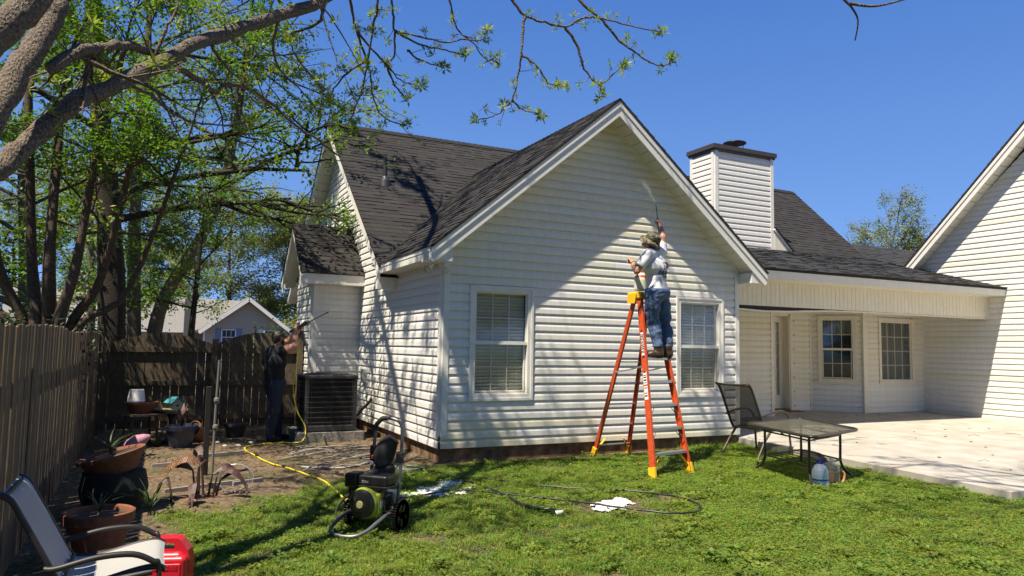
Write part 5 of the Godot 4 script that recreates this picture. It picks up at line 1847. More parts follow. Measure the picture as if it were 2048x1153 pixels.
	tube(s, spline([Vector3(-0.18, 0.30, 0.05), Vector3(-0.25, 0.28, 0.10), Vector3(-0.30, 0.18, 0.16), Vector3(-0.26, 0.10, 0.2)], 5), [0.012], 8)
	ob("fuel_line", s, matte, W)
	# black bag slung on the handle, brackets, hose clip
	s = nst()
	var bag := [[Vector3(0.10, 0.80, -0.13), 0.055], [Vector3(0.07, 0.76, -0.12), 0.075], [Vector3(0.03, 0.69, -0.11), 0.095], [Vector3(0.01, 0.62, -0.11), 0.095], [Vector3(0.015, 0.56, -0.11), 0.07], [Vector3(0.02, 0.535, -0.11), 0.02]]
	var bp := []
	var br := []
	for e in bag:
		bp.append(e[0])
		br.append(e[1])
	tube(s, spline(bp, 3), [0.06, 0.062, 0.07, 0.078, 0.085, 0.092, 0.098, 0.098, 0.10, 0.098, 0.094, 0.088, 0.075, 0.06, 0.045, 0.02], 14)
	ob("hose_bag", s, matte, W)
	s = nst()
	bbox(s, at(Vector3(-0.10, 0.66, -0.115)), Vector3(0.05, 0.14, 0.045), 0.008)
	bbox(s, at(Vector3(0.175, 0.63, -0.115)), Vector3(0.06, 0.09, 0.05), 0.008)
	tube(s, [Vector3(0.16, 0.60, -0.10), Vector3(0.24, 0.66, -0.09)], [0.008], 6)
	ob("bracket", s, matte, W)
	s = nst()
	lathe(s, [Vector2(0.012, 0.0), Vector2(0.016, 0.004), Vector2(0.016, 0.012), Vector2(0.008, 0.012)], Transform3D(Basis(Vector3.RIGHT, PI / 2), Vector3(-0.055, 0.585, -0.02)), 12)
	ob("key_ring", s, M.white_metal, W)
	s = nst()
	bbox(s, at(Vector3(-0.06, 0.635, -0.03)), Vector3(0.03, 0.035, 0.02), 0.006)
	ob("red_switch", s, mat(Color(0.40, 0.04, 0.05), 0.4), W)
func hose(called: String, label: String, pts: Array, r: float, m: Material, lift := true) -> Node3D:
	var a := []
	for p in pts:
		a.append(p)
	var sp := spline(a, 6)
	if lift:
		for i in sp.size():
			sp[i].y = maxf(sp[i].y, gh(sp[i].x, sp[i].z) + r * 0.9) + 0.005 * absf(sin(i * 0.9))
	var c: Vector3 = sp[0]
	var T := thing(called, label, "hose", Vector3(c.x, 0, c.z))
	for i in sp.size():
		sp[i] -= T.position
	var s := nst()
	tube(s, sp, [r], 8)
	ob("tube", s, m, T)
	return T
func build_hoses() -> void:
	var yellow := mat(Color(0.62, 0.52, 0.035), 0.4)
	var blk := mat(Color(0.016, 0.016, 0.018), 0.38)
	var T := hose("yellow_hose", "yellow pressure hose running from the washer over bare soil up to the wand", [Vector3(2.03, 1.84, -12.33), Vector3(2.06, 1.72, -12.36), Vector3(2.12, 1.5, -12.4), Vector3(2.077, 1.17, -12.4), Vector3(2.059, 0.842, -12.38), Vector3(2.12, 0.50, -12.3), Vector3(2.24, 0.24, -12.2), Vector3(2.16, 0.03, -12.06), Vector3(1.80, 0, -12.2), Vector3(1.45, 0, -12.02), Vector3(1.29, 0, -11.8), Vector3(1.28, 0, -11.3), Vector3(1.43, 0, -10.2), Vector3(1.675, 0, -9.33), Vector3(1.83, 0, -8.8), Vector3(1.84, 0, -8.0), Vector3(1.72, 0.10, -7.1), Vector3(1.70, 0.25, -6.75)], 0.011, yellow)
	var s := nst()
	for e in [[Vector3(1.34, 0.03, -10.8), Vector3(0.1, 0, 0.7)], [Vector3(1.55, 0.03, -9.75), Vector3(0.3, 0, 0.95)]]:
		var d: Vector3 = e[1].normalized() * 0.05
		tube(s, [e[0] - d - T.position, e[0] + d - T.position], [0.018], 8)
	ob("black_tape", s, blk, T)
	hose("black_hose", "long black garden hose looping over the lawn from the house corner to the washer", [Vector3(2.968, 0, -9.36), Vector3(3.142, 0, -8.877), Vector3(3.466, 0, -8.496), Vector3(3.796, 0, -8.029), Vector3(4.093, 0, -7.566), Vector3(4.44, 0, -7.246), Vector3(4.861, 0, -6.959), Vector3(5.14, 0, -6.595), Vector3(5.197, 0, -6.203), Vector3(5.066, 0, -5.909), Vector3(4.841, 0, -5.78), Vector3(4.58, 0, -5.877), Vector3(4.296, 0, -6.236), Vector3(4.056, 0, -6.617), Vector3(3.767, 0, -6.96), Vector3(3.464, 0, -7.321), Vector3(3.199, 0, -7.6), Vector3(2.839, 0, -7.60), Vector3(2.408, 0.02, -7.4), Vector3(2.1, 0.2, -6.9), Vector3(2.0, 0.25, -6.7)], 0.010, blk)
	T = hose("wand_hose", "short black spray lance lying on the lawn with a silver fitting at its end", [Vector3(2.9, 0, -9.45), Vector3(3.2, 0, -8.95), Vector3(3.42, 0, -8.0), Vector3(3.464, 0, -7.194), Vector3(3.43, 0, -6.75), Vector3(3.50, 0.01, -6.44), Vector3(3.60, 0.02, -6.36)], 0.018, blk)
	s = nst()
	var e := gp(3.62, -6.35, 0.035) - T.position
	tube(s, [e, e + Vector3(0.03, 0.012, 0.02), e + Vector3(0.06, 0.02, 0.035)], [0.026, 0.026, 0.016], 10)
	ob("fitting", s, M.white_metal, T)
	T = hose("grey_pipe", "pale grey conduit lying on the soil beside the air conditioner pad", [Vector3(1.75, 0, -9.7), Vector3(2.0, 0, -9.55), Vector3(2.35, 0, -9.5), Vector3(2.75, 0, -9.9)], 0.014, mat(Color(0.35, 0.34, 0.33), 0.5))
	hose("black_cable", "black cable running from the air conditioner across bare soil to the washer", [Vector3(2.55, 0.1, -12.2), Vector3(2.5, 0, -11.6), Vector3(2.6, 0, -10.6), Vector3(2.75, 0, -9.9), Vector3(2.95, 0, -9.4)], 0.012, blk)

# ---------------------------------------------------------------- red fuel can
func build_can() -> void:
	var C := thing("fuel_can", "red plastic gasoline can with moulded handle in front of the grey chair", "fuel can", Vector3(0.135, gh(0.2, -5.5) - 0.01, -5.5), -0.30)
	var red := mat(Color(0.52, 0.014, 0.028), 0.32)
	var s := nst()
	# body side profile with the handle opening cut out, pulled to the can's depth
	var outer := PackedVector2Array([Vector2(-0.16, 0.0), Vector2(0.145, 0.0), Vector2(0.155, 0.02), Vector2(0.155, 0.25), Vector2(0.145, 0.29), Vector2(0.10, 0.355), Vector2(0.07, 0.372), Vector2(-0.085, 0.372), Vector2(-0.11, 0.36), Vector2(-0.165, 0.27), Vector2(-0.17, 0.02)])
	var hole := PackedVector2Array([Vector2(-0.07, 0.30), Vector2(0.05, 0.30), Vector2(0.058, 0.31), Vector2(0.058, 0.33), Vector2(0.045, 0.342), Vector2(-0.055, 0.342), Vector2(-0.072, 0.325)])
	var g := Geometry2D.offset_polygon(outer, -0.012)
	for half in [PackedVector2Array([Vector2(-1, -1), Vector2(0, -1), Vector2(0, 1), Vector2(-1, 1)]), PackedVector2Array([Vector2(0, -1), Vector2(1, -1), Vector2(1, 1), Vector2(0, 1)])]:
		for p in Geometry2D.intersect_polygons(outer, half):
			for q in Geometry2D.clip_polygons(p, hole):
				extrude(s, q, at(Vector3(0, 0, 0.055)), 0.11)
	# wider lower body
	bbox(s, at(Vector3(-0.005, 0.135, 0.0)), Vector3(0.315, 0.27, 0.24), 0.035)
	bbox(s, at(Vector3(-0.005, 0.245, 0.0)), Vector3(0.27, 0.09, 0.19), 0.04)
	ob("body", s, red, C)
	s = nst()
	bbox(s, at(Vector3(-0.005, 0.14, 0.118)), Vector3(0.25, 0.17, 0.012), 0.006)
	ob("side_panel", s, red, C)
	var tm := TextMesh.new()
	tm.text = "GASOLINE"
	tm.font_size = 20
	tm.pixel_size = 0.0021
	tm.depth = 0.006
	var f := SystemFont.new()
	f.font_names = PackedStringArray(["Droid Sans"])
	f.font_weight = 700
	tm.font = f
	obm("lettering", tm, red, C, at(Vector3(0.0, 0.20, 0.125)))
	s = nst()
	lathe(s, [Vector2(0.032, 0), Vector2(0.032, 0.03), Vector2(0.028, 0.04), Vector2(0.0, 0.041)], Transform3D(Basis(Vector3.BACK, 0.7), Vector3(-0.125, 0.315, 0)), 16)
	ob("spout_cap", s, M.dark, C)

# ---------------------------------------------------------------- air conditioner
func build_ac() -> void:
	var P := nst()
	extr4(P, Vector3(2.12, 0.15, -12.16), Vector3(3.2, 0.15, -12.16), Vector3(3.2, 0.15, -13.25), Vector3(2.12, 0.15, -13.25), Vector3(0, -0.3, 0))
	tag(ob("equipment_pad", P, M.concrete_old), "grey concrete pad under the air conditioner", "concrete pad")
	var A := thing("air_conditioner", "dark square air conditioner condenser in the corner by the bump-out", "air conditioner", Vector3(2.66, 0.15, -12.66))
	var dk := mat(Color(0.036, 0.037, 0.040), 0.5, 0.2)
	var wire := mat(Color(0.09, 0.091, 0.095), 0.5, 0.2)
	var w := 0.86
	var h := 0.93
	var s := nst()
	bbox(s, at(Vector3(0, 0.06, 0)), Vector3(w, 0.10, w), 0.02)
	bbox(s, at(Vector3(0, h - 0.03, 0)), Vector3(w + 0.02, 0.07, w + 0.02), 0.025)
	for sx: float in [-1.0, 1.0]:
		for sz: float in [-1.0, 1.0]:
			bar(s, Vector3(sx * (w / 2 - 0.035), 0.08, sz * (w / 2 - 0.035)), Vector3(sx * (w / 2 - 0.035), h - 0.04, sz * (w / 2 - 0.035)), 0.07, 0.07, Vector3.RIGHT, 0.02)
	ob("cabinet", s, dk, A)
	s = nst()
	box(s, at(Vector3(0, h / 2, 0)), Vector3(w - 0.10, h - 0.1, w - 0.10))
	ob("coil", s, M.dark, A)
	s = nst()
	for i in 60:
		var t := -w / 2 + 0.07 + i * (w - 0.14) / 59.0
		bar(s, Vector3(t, 0.1, w / 2 - 0.035), Vector3(t, h - 0.05, w / 2 - 0.035), 0.003, 0.02, Vector3.RIGHT)
		bar(s, Vector3(-w / 2 + 0.035, 0.1, t), Vector3(-w / 2 + 0.035, h - 0.05, t), 0.02, 0.003, Vector3.RIGHT)
	stuff(ob("coil_fins", s, dk, A))
	for i in 9:
		var y := 0.16 + i * 0.083
		s = nst()
		tube(s, [Vector3(-w / 2 + 0.02, y, w / 2 + 0.004), Vector3(w / 2 - 0.02, y, w / 2 + 0.004)], [0.002], 5)
		tube(s, [Vector3(-w / 2 - 0.004, y, -w / 2 + 0.02), Vector3(-w / 2 - 0.004, y, w / 2 - 0.02)], [0.002], 5)
		ob("guard_wire", s, wire, A)
	for i in 3:
		var x := lerpf(-w / 2 + 0.09, w / 2 - 0.09, i / 2.0)
		s = nst()
		tube(s, [Vector3(x, 0.1, w / 2 + 0.008), Vector3(x, h - 0.05, w / 2 + 0.008)], [0.002], 5)
		ob("guard_wire", s, wire, A)
	s = nst()
	for r in [0.36, 0.27, 0.18, 0.09]:
		var ring := []
		for k in 33:
			ring.append(Vector3(cos(TAU * k / 32) * r, h + 0.035 - r * 0.05, sin(TAU * k / 32) * r))
		tube(s, ring, [0.004], 5, false)
	for k in 24:
		var a := TAU * k / 24
		tube(s, [Vector3(cos(a) * 0.06, h + 0.03, sin(a) * 0.06), Vector3(cos(a) * 0.37, h + 0.012, sin(a) * 0.37)], [0.003], 4, false)
	ob("fan_grille", s, wire, A)
	s = nst()
	lathe(s, [Vector2(0, h - 0.10), Vector2(0.36, h - 0.10), Vector2(0.36, h + 0.008), Vector2(0.39, h + 0.008)], Transform3D(), 28)
	ob("fan_well", s, M.dark, A)
	# service lines
	s = nst()
	tube(s, spline([Vector3(0.42, 0.25, -0.1), Vector3(0.55, 0.22, -0.05), Vector3(0.66, 0.32, -0.1), Vector3(0.80, 0.42, -0.2), Vector3(0.88, 0.5, -0.3)], 5), [0.025], 8)
	ob("refrigerant_line", s, M.dark, A)
	s = nst()
	tube(s, spline([Vector3(0.42, 0.5, 0.1), Vector3(0.52, 0.45, 0.0), Vector3(0.6, 0.6, -0.3), Vector3(0.84, 0.72, -0.75)], 5), [0.014], 8)
	ob("conduit", s, M.galv, A)
	s = nst()
	bbox(s, at(Vector3(3.50, 1.02, -13.42)), Vector3(0.09, 0.26, 0.16), 0.01)
	tag(ob("disconnect_box", s, mat(Color(0.30, 0.31, 0.32), 0.45)), "small grey electrical box on the siding behind the air conditioner", "electrical box")

# ---------------------------------------------------------------- small yard things
func pot(called: String, label: String, p: Vector3, r: float, h: float, m: Material, tilt := Basis()) -> Node3D:
	var T := thing(called, label, "plant pot", p)
	T.basis = tilt
	var s := nst()
	lathe(s, [Vector2(0, 0.0), Vector2(r * 0.66, 0.0), Vector2(r * 0.90, h * 0.78), Vector2(r, h * 0.79), Vector2(r * 1.02, h * 0.98), Vector2(r * 0.96, h), Vector2(r * 0.90, h * 0.97), Vector2(r * 0.86, h * 0.88)], Transform3D(), 28)
	ob("body", s, m, T)
	s = nst()
	lathe(s, [Vector2(r * 0.87, h * 0.88), Vector2(r * 0.5, h * 0.90), Vector2(0, h * 0.91)], Transform3D(), 20)
	ob("soil", s, M.soil, T)
	return T
func blades(parent: Node3D, n: int, at_p: Vector3, l: float, w: float, m: Material, sd: int, lean := 0.8) -> void:
	var r := RandomNumberGenerator.new()
	r.seed = sd
	for i in n:
		var s := nst()
		var a := r.randf() * TAU
		var d := Vector3(cos(a), 0, sin(a))
		var side := Vector3(-d.z, 0, d.x)
		var ll := l * r.randf_range(0.6, 1.2)
		var ln := lean * r.randf_range(0.5, 1.3)
		var prev := at_p + d * 0.02
		for k in 6:
			var t := (k + 1) / 6.0
			var q := at_p + d * (ll * ln * t * t) + Vector3(0, ll * (t - 0.45 * ln * t * t), 0)
			var w0: float = w * sin(PI * (0.15 + 0.85 * k / 6.0))
			var w1: float = w * sin(PI * (0.15 + 0.85 * t))
			quad(s, prev - side * w0 * 0.5, prev + side * w0 * 0.5, q + side * w1 * 0.5, q - side * w1 * 0.5)
			prev = q
		ob("leaf", s, m, parent)
func build_yard() -> void:
	M.soil = mat(Color(0.06, 0.042, 0.03), 1.0)
	var terra := tri_tex(mat(Color(0.25, 0.095, 0.048), 0.9), M.rg, Vector3(3, 3, 3))
	terra.albedo_texture = grain(128, 128, 6.0, 6.0, 0.7, 1.0, 85, 0.06)
	var green := leaf_mat(Color(0.03, 0.05, 0.016), Color(0.05, 0.08, 0.02))
	green.vertex_color_use_as_albedo = false
	var T := pot("terracotta_pot", "large terracotta pot just behind the grey chair", gp(-0.33, -6.45), 0.245, 0.36, terra)
	blades(T, 12, Vector3(0, 0.32, 0), 0.20, 0.014, green, 5)
	T = pot("tilted_pot", "wide terracotta bowl tilted on a dark barrel beside the left fence", gp(-0.30, -8.05, 0.36), 0.30, 0.19, terra, Basis(Vector3.BACK, 0.24))
	blades(T, 12, Vector3(0, 0.17, 0), 0.32, 0.014, green, 6, 1.3)
	var s := nst()
	lathe(s, [Vector2(0, 0.0), Vector2(0.24, 0.0), Vector2(0.29, 0.15), Vector2(0.30, 0.22), Vector2(0.27, 0.37), Vector2(0, 0.37)], at(gp(-0.30, -8.05)), 24)
	tag(ob("planter_barrel", s, mat(Color(0.012, 0.016, 0.013), 0.9)), "dark green barrel holding up the tilted terracotta bowl", "barrel")
	blades(thing("strap_plant", "leafy dark plant growing beside the tilted bowl in the fence shade", "plant", gp(0.02, -7.75)), 18, Vector3.ZERO, 0.40, 0.018, green, 7, 0.7)
	T = pot("blue_pot", "dark blue glazed pot on the shaded soil below the birdhouse", gp(0.40, -12.25), 0.24, 0.33, mat(Color(0.035, 0.045, 0.075), 0.2))
	blades(T, 8, Vector3(0, 0.29, 0), 0.36, 0.07, mat(Color(0.10, 0.05, 0.045), 0.6), 8, 0.35)
	T = pot("clay_pot", "small clay pot tipped over behind the dark pole", gp(0.72, -12.5, 0.12), 0.15, 0.26, terra, Basis(Vector3.BACK, 0.9) * Basis(Vector3.RIGHT, 0.6))
	T = pot("low_pot", "low dark pot with a pale rim near the back fence", gp(1.28, -13.3), 0.20, 0.24, mat(Color(0.05, 0.045, 0.04), 0.6))
	T = pot("clay_bowl", "wide clay bowl on the plant stand under the upturned white bucket", Vector3(-0.16, 0.50, -12.6), 0.235, 0.17, terra)
	s = nst()
	for k in 4:
		var w := TAU * k / 4 + 0.5
		bar(s, Vector3(cos(w) * 0.28, -0.02, sin(w) * 0.28), Vector3(cos(w) * 0.24, 0.48, sin(w) * 0.24), 0.03, 0.03)
	lathe(s, [Vector2(0, 0.47), Vector2(0.33, 0.47), Vector2(0.33, 0.497), Vector2(0, 0.497)], Transform3D(), 24)
	var st := ob("plant_stand", s, M.wood_dark)
	st.position = Vector3(-0.16, 0, -12.6)
	tag(st, "round dark wooden stand carrying the clay bowl in the back corner", "plant stand")
	s = nst()
	lathe(s, [Vector2(0.15, 0.0), Vector2(0.152, 0.02), Vector2(0.128, 0.18), Vector2(0.12, 0.19), Vector2(0, 0.192)], at(Vector3(-0.24, 0.67, -12.6)), 24, Vector2(0.8, 0.8))
	tag(ob("upturned_bucket", s, M.white_metal), "white bucket upside down on top of the clay bowl", "bucket")
	# bird bath with the birdhouse on its dish
	var B := thing("bird_bath", "shallow pale dish on a dark pedestal in front of the back fence", "bird bath", gp(0.27, -12.75))
	s = nst()
	lathe(s, [Vector2(0, 0), Vector2(0.14, 0.0), Vector2(0.12, 0.05), Vector2(0.05, 0.10), Vector2(0.045, 0.40), Vector2(0.08, 0.46), Vector2(0, 0.47)], Transform3D(), 18)
	ob("pedestal", s, mat(Color(0.03, 0.03, 0.03), 0.6), B)
	s = nst()
	lathe(s, [Vector2(0, 0.465), Vector2(0.15, 0.475), Vector2(0.245, 0.52), Vector2(0.25, 0.53), Vector2(0.235, 0.528), Vector2(0.14, 0.49), Vector2(0, 0.482)], Transform3D(), 26)
	ob("dish", s, mat(Color(0.34, 0.35, 0.31), 0.35), B)
	var H := thing("birdhouse", "small teal roofed birdhouse standing on the bird bath dish", "birdhouse", Vector3(0.30, gh(0.27, -12.75) + 0.495, -12.72), 0.55)
	var teal := mat(Color(0.035, 0.22, 0.25), 0.7)
	s = nst()
	extrude(s, PackedVector2Array([Vector2(-0.085, 0), Vector2(0.085, 0), Vector2(0.085, 0.15), Vector2(0, 0.215), Vector2(-0.085, 0.15)]), at(Vector3(0, 0, 0.08)), 0.16)
	ob("body", s, mat(Color(0.22, 0.24, 0.20), 0.8), H)
	s = nst()
	bar(s, Vector3(0.0, 0.235, 0), Vector3(0.125, 0.138, 0), 0.012, 0.22)
	bar(s, Vector3(0.0, 0.235, 0), Vector3(-0.125, 0.138, 0), 0.012, 0.22)
	box(s, at(Vector3(0.09, 0.075, 0)), Vector3(0.012, 0.15, 0.16))
	ob("roof", s, teal, H)
	s = nst()
	lathe(s, [Vector2(0.022, 0), Vector2(0.0, 0.001)], Transform3D(Basis(Vector3.RIGHT, PI / 2), Vector3(0, 0.10, 0.081)), 14)
	ob("entrance_hole", s, M.dark, H)
	s = nst()
	lathe(s, [Vector2(0, 0.0), Vector2(0.07, 0.004), Vector2(0.15, 0.03), Vector2(0.155, 0.04), Vector2(0.06, 0.015), Vector2(0, 0.012)], Transform3D(Basis(Vector3.BACK, -0.1), Vector3(0.12, 0.52, -12.55)), 20)
	tag(ob("clay_saucer", s, mat(Color(0.30, 0.26, 0.13), 0.7)), "pale clay saucer balanced left of the birdhouse", "saucer")
	# pink ornament
	var K := thing("pink_bird_ornament", "faded pink plastic bird ornament lying on the soil by the left fence", "garden ornament", gp(-0.30, -11.5, 0.12), 0.0)
	s = nst()
	lathe(s, [Vector2(0, -0.22), Vector2(0.04, -0.18), Vector2(0.085, -0.06), Vector2(0.095, 0.05), Vector2(0.06, 0.16), Vector2(0.02, 0.22), Vector2(0, 0.23)], Transform3D(Basis(Vector3.BACK, -1.15), Vector3(0.08, 0.06, 0)), 16)
	ob("body", s, mat(Color(0.42, 0.20, 0.28), 0.5), K)
	s = nst()
	lathe(s, [Vector2(0, -0.06), Vector2(0.04, -0.04), Vector2(0.055, 0.01), Vector2(0.03, 0.05), Vector2(0, 0.06)], Transform3D(Basis(Vector3.BACK, -1.4), Vector3(-0.17, -0.02, 0)), 12)
	ob("head", s, mat(Color(0.33, 0.29, 0.26), 0.6), K)
	# things on the ground between chair and pots
	var G := thing("white_jug", "white plastic jug lying in the shade behind the chair arm", "jug", gp(0.02, -5.95, 0.09), 0.5)
	var half := jug_shape(0.085, 0.27)
	obm("body", half, M.white_metal, G, Transform3D(Basis(Vector3.BACK, -1.1), Vector3(-0.1, 0, 0)))
	s = nst()
	box(s, Transform3D(Basis(Vector3.BACK, -1.1), Vector3(0.0, 0.02, 0.075)), Vector3(0.02, 0.16, 0.03))
	ob("handle", s, M.dark, G)
	var N := thing("black_bottle", "black bottle with white print leaning against the red can", "bottle", gp(0.13, -5.72, 0.02))
	var bt := Transform3D(Basis(Vector3.BACK, 0.45), Vector3(0.02, 0, 0))
	s = nst()
	lathe(s, [Vector2(0, 0), Vector2(0.042, 0.0), Vector2(0.045, 0.02), Vector2(0.045, 0.20), Vector2(0.03, 0.25), Vector2(0.016, 0.27), Vector2(0.016, 0.30), Vector2(0, 0.30)], bt, 18)
	ob("body", s, mat(Color(0.012, 0.012, 0.012), 0.3), N)
	s = nst()
	for k in 5:
		box(s, bt * at(Vector3(-0.012 + 0.012 * (k % 3), 0.06 + k * 0.026, 0.0445)), Vector3(0.016, 0.010, 0.002))
	ob("print", s, mat(Color(0.5, 0.5, 0.5), 0.5), N)
	# dark pole and slim stake in the bed
	s = nst()
	bar(s, Vector3(0, -0.1, 0), Vector3(0.0, 1.06, 0), 0.062, 0.062, Vector3.RIGHT, 0.006)
	var po := ob("garden_post", s, mat(Color(0.010, 0.009, 0.008), 0.8))
	po.position = gp(0.60, -9.62)
	tag(po, "slim dark square post standing in the planting bed", "post")
	s = nst()
	tube(s, [Vector3(0, -0.1, 0), Vector3(0.005, 0.7, 0.0), Vector3(0.02, 1.38, 0.0)], [0.016, 0.015, 0.013], 8)
	for k in 2:  # beads modelled in place of dappled sun spots on the stake
		lathe(s, [Vector2(0, -0.05), Vector2(0.024, -0.03), Vector2(0.034, 0.0), Vector2(0.03, 0.03), Vector2(0, 0.05)], at(Vector3(0.012, 0.55 + k * 0.33, 0)), 10)
	po = ob("garden_stake", s, mat(Color(0.16, 0.155, 0.15), 0.45))
	po.position = gp(0.69, -9.75)
	tag(po, "thin pale stake with two beads standing for dappled sun spots beside the dark post", "garden stake")
	# canna plant with striped bronze leaves
	var im := Image.create(64, 64, false, Image.FORMAT_RGB8)
	for y in 64:
		for x in 64:
			var st2 := 0.5 + 0.5 * sin((absf(x - 32.0) * 0.5 + y) * 0.8)
			im.set_pixel(x, y, Color(0.30, 0.16, 0.12).lerp(Color(0.62, 0.52, 0.33), st2 * 0.7))
	var bronze := StandardMaterial3D.new()
	bronze.albedo_texture = ImageTexture.create_from_image(im)
	bronze.uv1_scale = Vector3(6, 6, 1)
	bronze.roughness = 0.5
	bronze.backlight_enabled = true
	bronze.backlight = Color(0.35, 0.2, 0.12)
	var wine := mat(Color(0.060, 0.026, 0.020), 0.55)
	var C := thing("canna_plant", "bronze striped canna lily with drooping leaves around the dark post", "plant", gp(0.50, -8.35))
	for e in [[Vector3(-0.06, 0, 0.05), 0.30, 2.75, 0, 0.40], [Vector3(0.02, 0, 0.08), 0.36, 2.9, 0, 0.36], [Vector3(0.06, 0, 0.0), 0.24, 0.25, 1, 0.36], [Vector3(0.10, 0, 0.05), 0.22, -0.45, 1, 0.34], [Vector3(-0.05, 0, -0.10), 0.30, 1.2, 1, 0.30], [Vector3(0.14, 0, -0.05), 0.16, 0.0, 1, 0.32], [Vector3(-0.28, 0, 0.10), 0.14, 2.2, 1, 0.22], [Vector3(-0.02, 0, -0.15), 0.42, 1.7, 1, 0.30], [Vector3(-0.1, 0, 0.1), 0.12, -1.6, 1, 0.28]]:
		var b0: Vector3 = e[0]
		var a: float = e[2]
		var d := Vector3(cos(a), 0, -sin(a))
		var ll: float = e[4]
		# blades lie open towards the yard
		var side := (Vector3(-d.z, 0, d.x) + Vector3(0, -0.55, 0) * signf(Vector3(-d.z, 0, d.x).dot(Vector3(-0.3, 0, 1)))).normalized()
		var top := b0 + Vector3(0, e[1], 0) + d * 0.04
		s = nst()
		tube(s, [b0 + Vector3(0, -0.05, 0), b0.lerp(top, 0.5), top], [0.014, 0.012, 0.008], 6)
		ob("stalk", s, wine, C)
		s = nst()
		var prev := top
		for k in 8:
			var t := (k + 1) / 8.0
			var q := top + d * ll * t + Vector3(0, 0.13 * sin(t * 2.7) - 0.22 * t * t, 0)
			var w0: float = (0.15 if e[3] == 0 else 0.095) * sin(PI * (0.06 + 0.94 * k / 8.0))
			var w1: float = (0.15 if e[3] == 0 else 0.095) * sin(PI * (0.06 + 0.94 * t))
			var dr := Vector3(0, -0.20, 0)
			quad(s, prev - side * w0 * 0.5 + dr * w0 * 0.5, prev, q, q - side * w1 * 0.5 + dr * w1 * 0.5, Vector2(0, k * 0.045))
			quad(s, prev, prev + side * w0 * 0.5 + dr * w0 * 0.5, q + side * w1 * 0.5 + dr * w1 * 0.5, q, Vector2(0, k * 0.045))
			prev = q
		ob("leaf", s, bronze if e[3] == 0 else wine, C)
	blades(C, 16, Vector3(-0.1, 0, 0.25), 0.16, 0.05, mat(Color(0.22, 0.12, 0.075), 0.8), 12, 1.2)
	# loop of pale wire
	s = nst()
	for j in 3:
		var ring := []
		for k in 25:
			var a := TAU * k / 24
			ring.append(Vector3(cos(a) * (0.15 + j * 0.012), 0.16 + sin(a) * 0.15, 0.03 * j + 0.05 * sin(a + j)))
		tube(s, ring, [0.004], 5, false)
	var wr := ob("wire_loop", s, mat(Color(0.5, 0.5, 0.5), 0.35, 0.5))
	wr.position = gp(0.84, -8.5)
	tag(wr, "loose coil of pale wire standing in the soil right of the canna", "wire coil")
	# weathered edging boards, stepping stones
	var pale := mat(Color(0.24, 0.22, 0.20), 0.95)
	for e in [[Vector3(0.15, 0, -8.70), Vector3(0.95, 0, -8.95), "weathered grey edging board crossing the bed behind the canna"], [Vector3(0.85, 0, -8.85), Vector3(1.19, 0, -9.0), "short weathered edging board right of the wire coil"], [Vector3(0.36, 0, -10.95), Vector3(1.2, 0, -11.2), "long grey edging strip on the far side of the bed"], [Vector3(0.02, 0, -10.4), Vector3(0.36, 0, -10.45), "pale flat board lying in the fence shade"]]:
		s = nst()
		var a: Vector3 = e[0]
		var b: Vector3 = e[1]
		bar(s, gp(a.x, a.z, 0.02), gp(b.x, b.z, 0.025), 0.05, 0.035, Vector3.UP, 0.004)
		tag(ob("edging_board", s, pale), e[2], "edging board", "edging boards round the bed")
	s = nst()
	var poly := PackedVector2Array([Vector2(-0.25, -0.12), Vector2(0.05, -0.2), Vector2(0.28, -0.1), Vector2(0.25, 0.12), Vector2(0.0, 0.2), Vector2(-0.22, 0.14)])
	extrude(s, poly, Transform3D(Basis(Vector3.RIGHT, Vector3(0, 0, -1), Vector3.UP), Vector3.ZERO), 0.05)
	var fs := ob("stepping_stone", s, M.concrete_old)
	fs.position = gp(2.98, -9.22, 0.025)
	tag(fs, "flat grey stepping stone by the foundation corner", "stone")
	# white suds left on the grass
	var foam := mat(Color(0.66, 0.67, 0.65), 0.9)
	foam.subsurf_scatter_enabled = true
	foam.subsurf_scatter_strength = 0.4
	var seedn := 0
	for e in [[Vector3(2.98, 0, -7.78), 0.50, 0.26, 0.62, "ragged white foam patch on the lawn right behind the washer", 1], [Vector3(4.40, 0, -6.52), 0.34, 0.17, 0.75, "ragged white foam patch on the lawn in front of the ladder", 2]]:
		s = nst()
		var c: Vector3 = e[0]
		var n := 70
		var m2 := 30
		var pts := []
		for i in n + 1:
			var row := []
			for j in m2 + 1:
				var u := (float(i) / n - 0.5) * 2.0
				var v := (float(j) / m2 - 0.5) * 2.0
				var d2 := sqrt(u * u + v * v)
				var hh: float = 0.62 - d2 + 0.7 * fn.get_noise_2d(u * 14.0 + e[5] * 40.0, v * 9.0) + 0.65 * fn2.get_noise_2d(u * 60.0 + e[5] * 90.0, v * 40.0)
				var loc := Vector3(u * e[1] * 1.25, 0, v * e[2] * 1.4).rotated(Vector3.UP, e[3])
				var g := gh(c.x + loc.x, c.z + loc.z)
				row.append([loc + Vector3(0, g + clampf(hh * 0.03, -0.01, 0.014) + 0.012 * fn2.get_noise_2d(u * 150.0, v * 100.0), 0), hh])
			pts.append(row)
		# keep the one connected patch round the middle
		var keep := {}
		var open := [Vector2i(n / 2, m2 / 2)]
		var best := -9.0
		for i in range(n / 3, 2 * n / 3):
			for j in range(m2 / 3, 2 * m2 / 3):
				if pts[i][j][1] > best:
					best = pts[i][j][1]
					open = [Vector2i(i, j)]
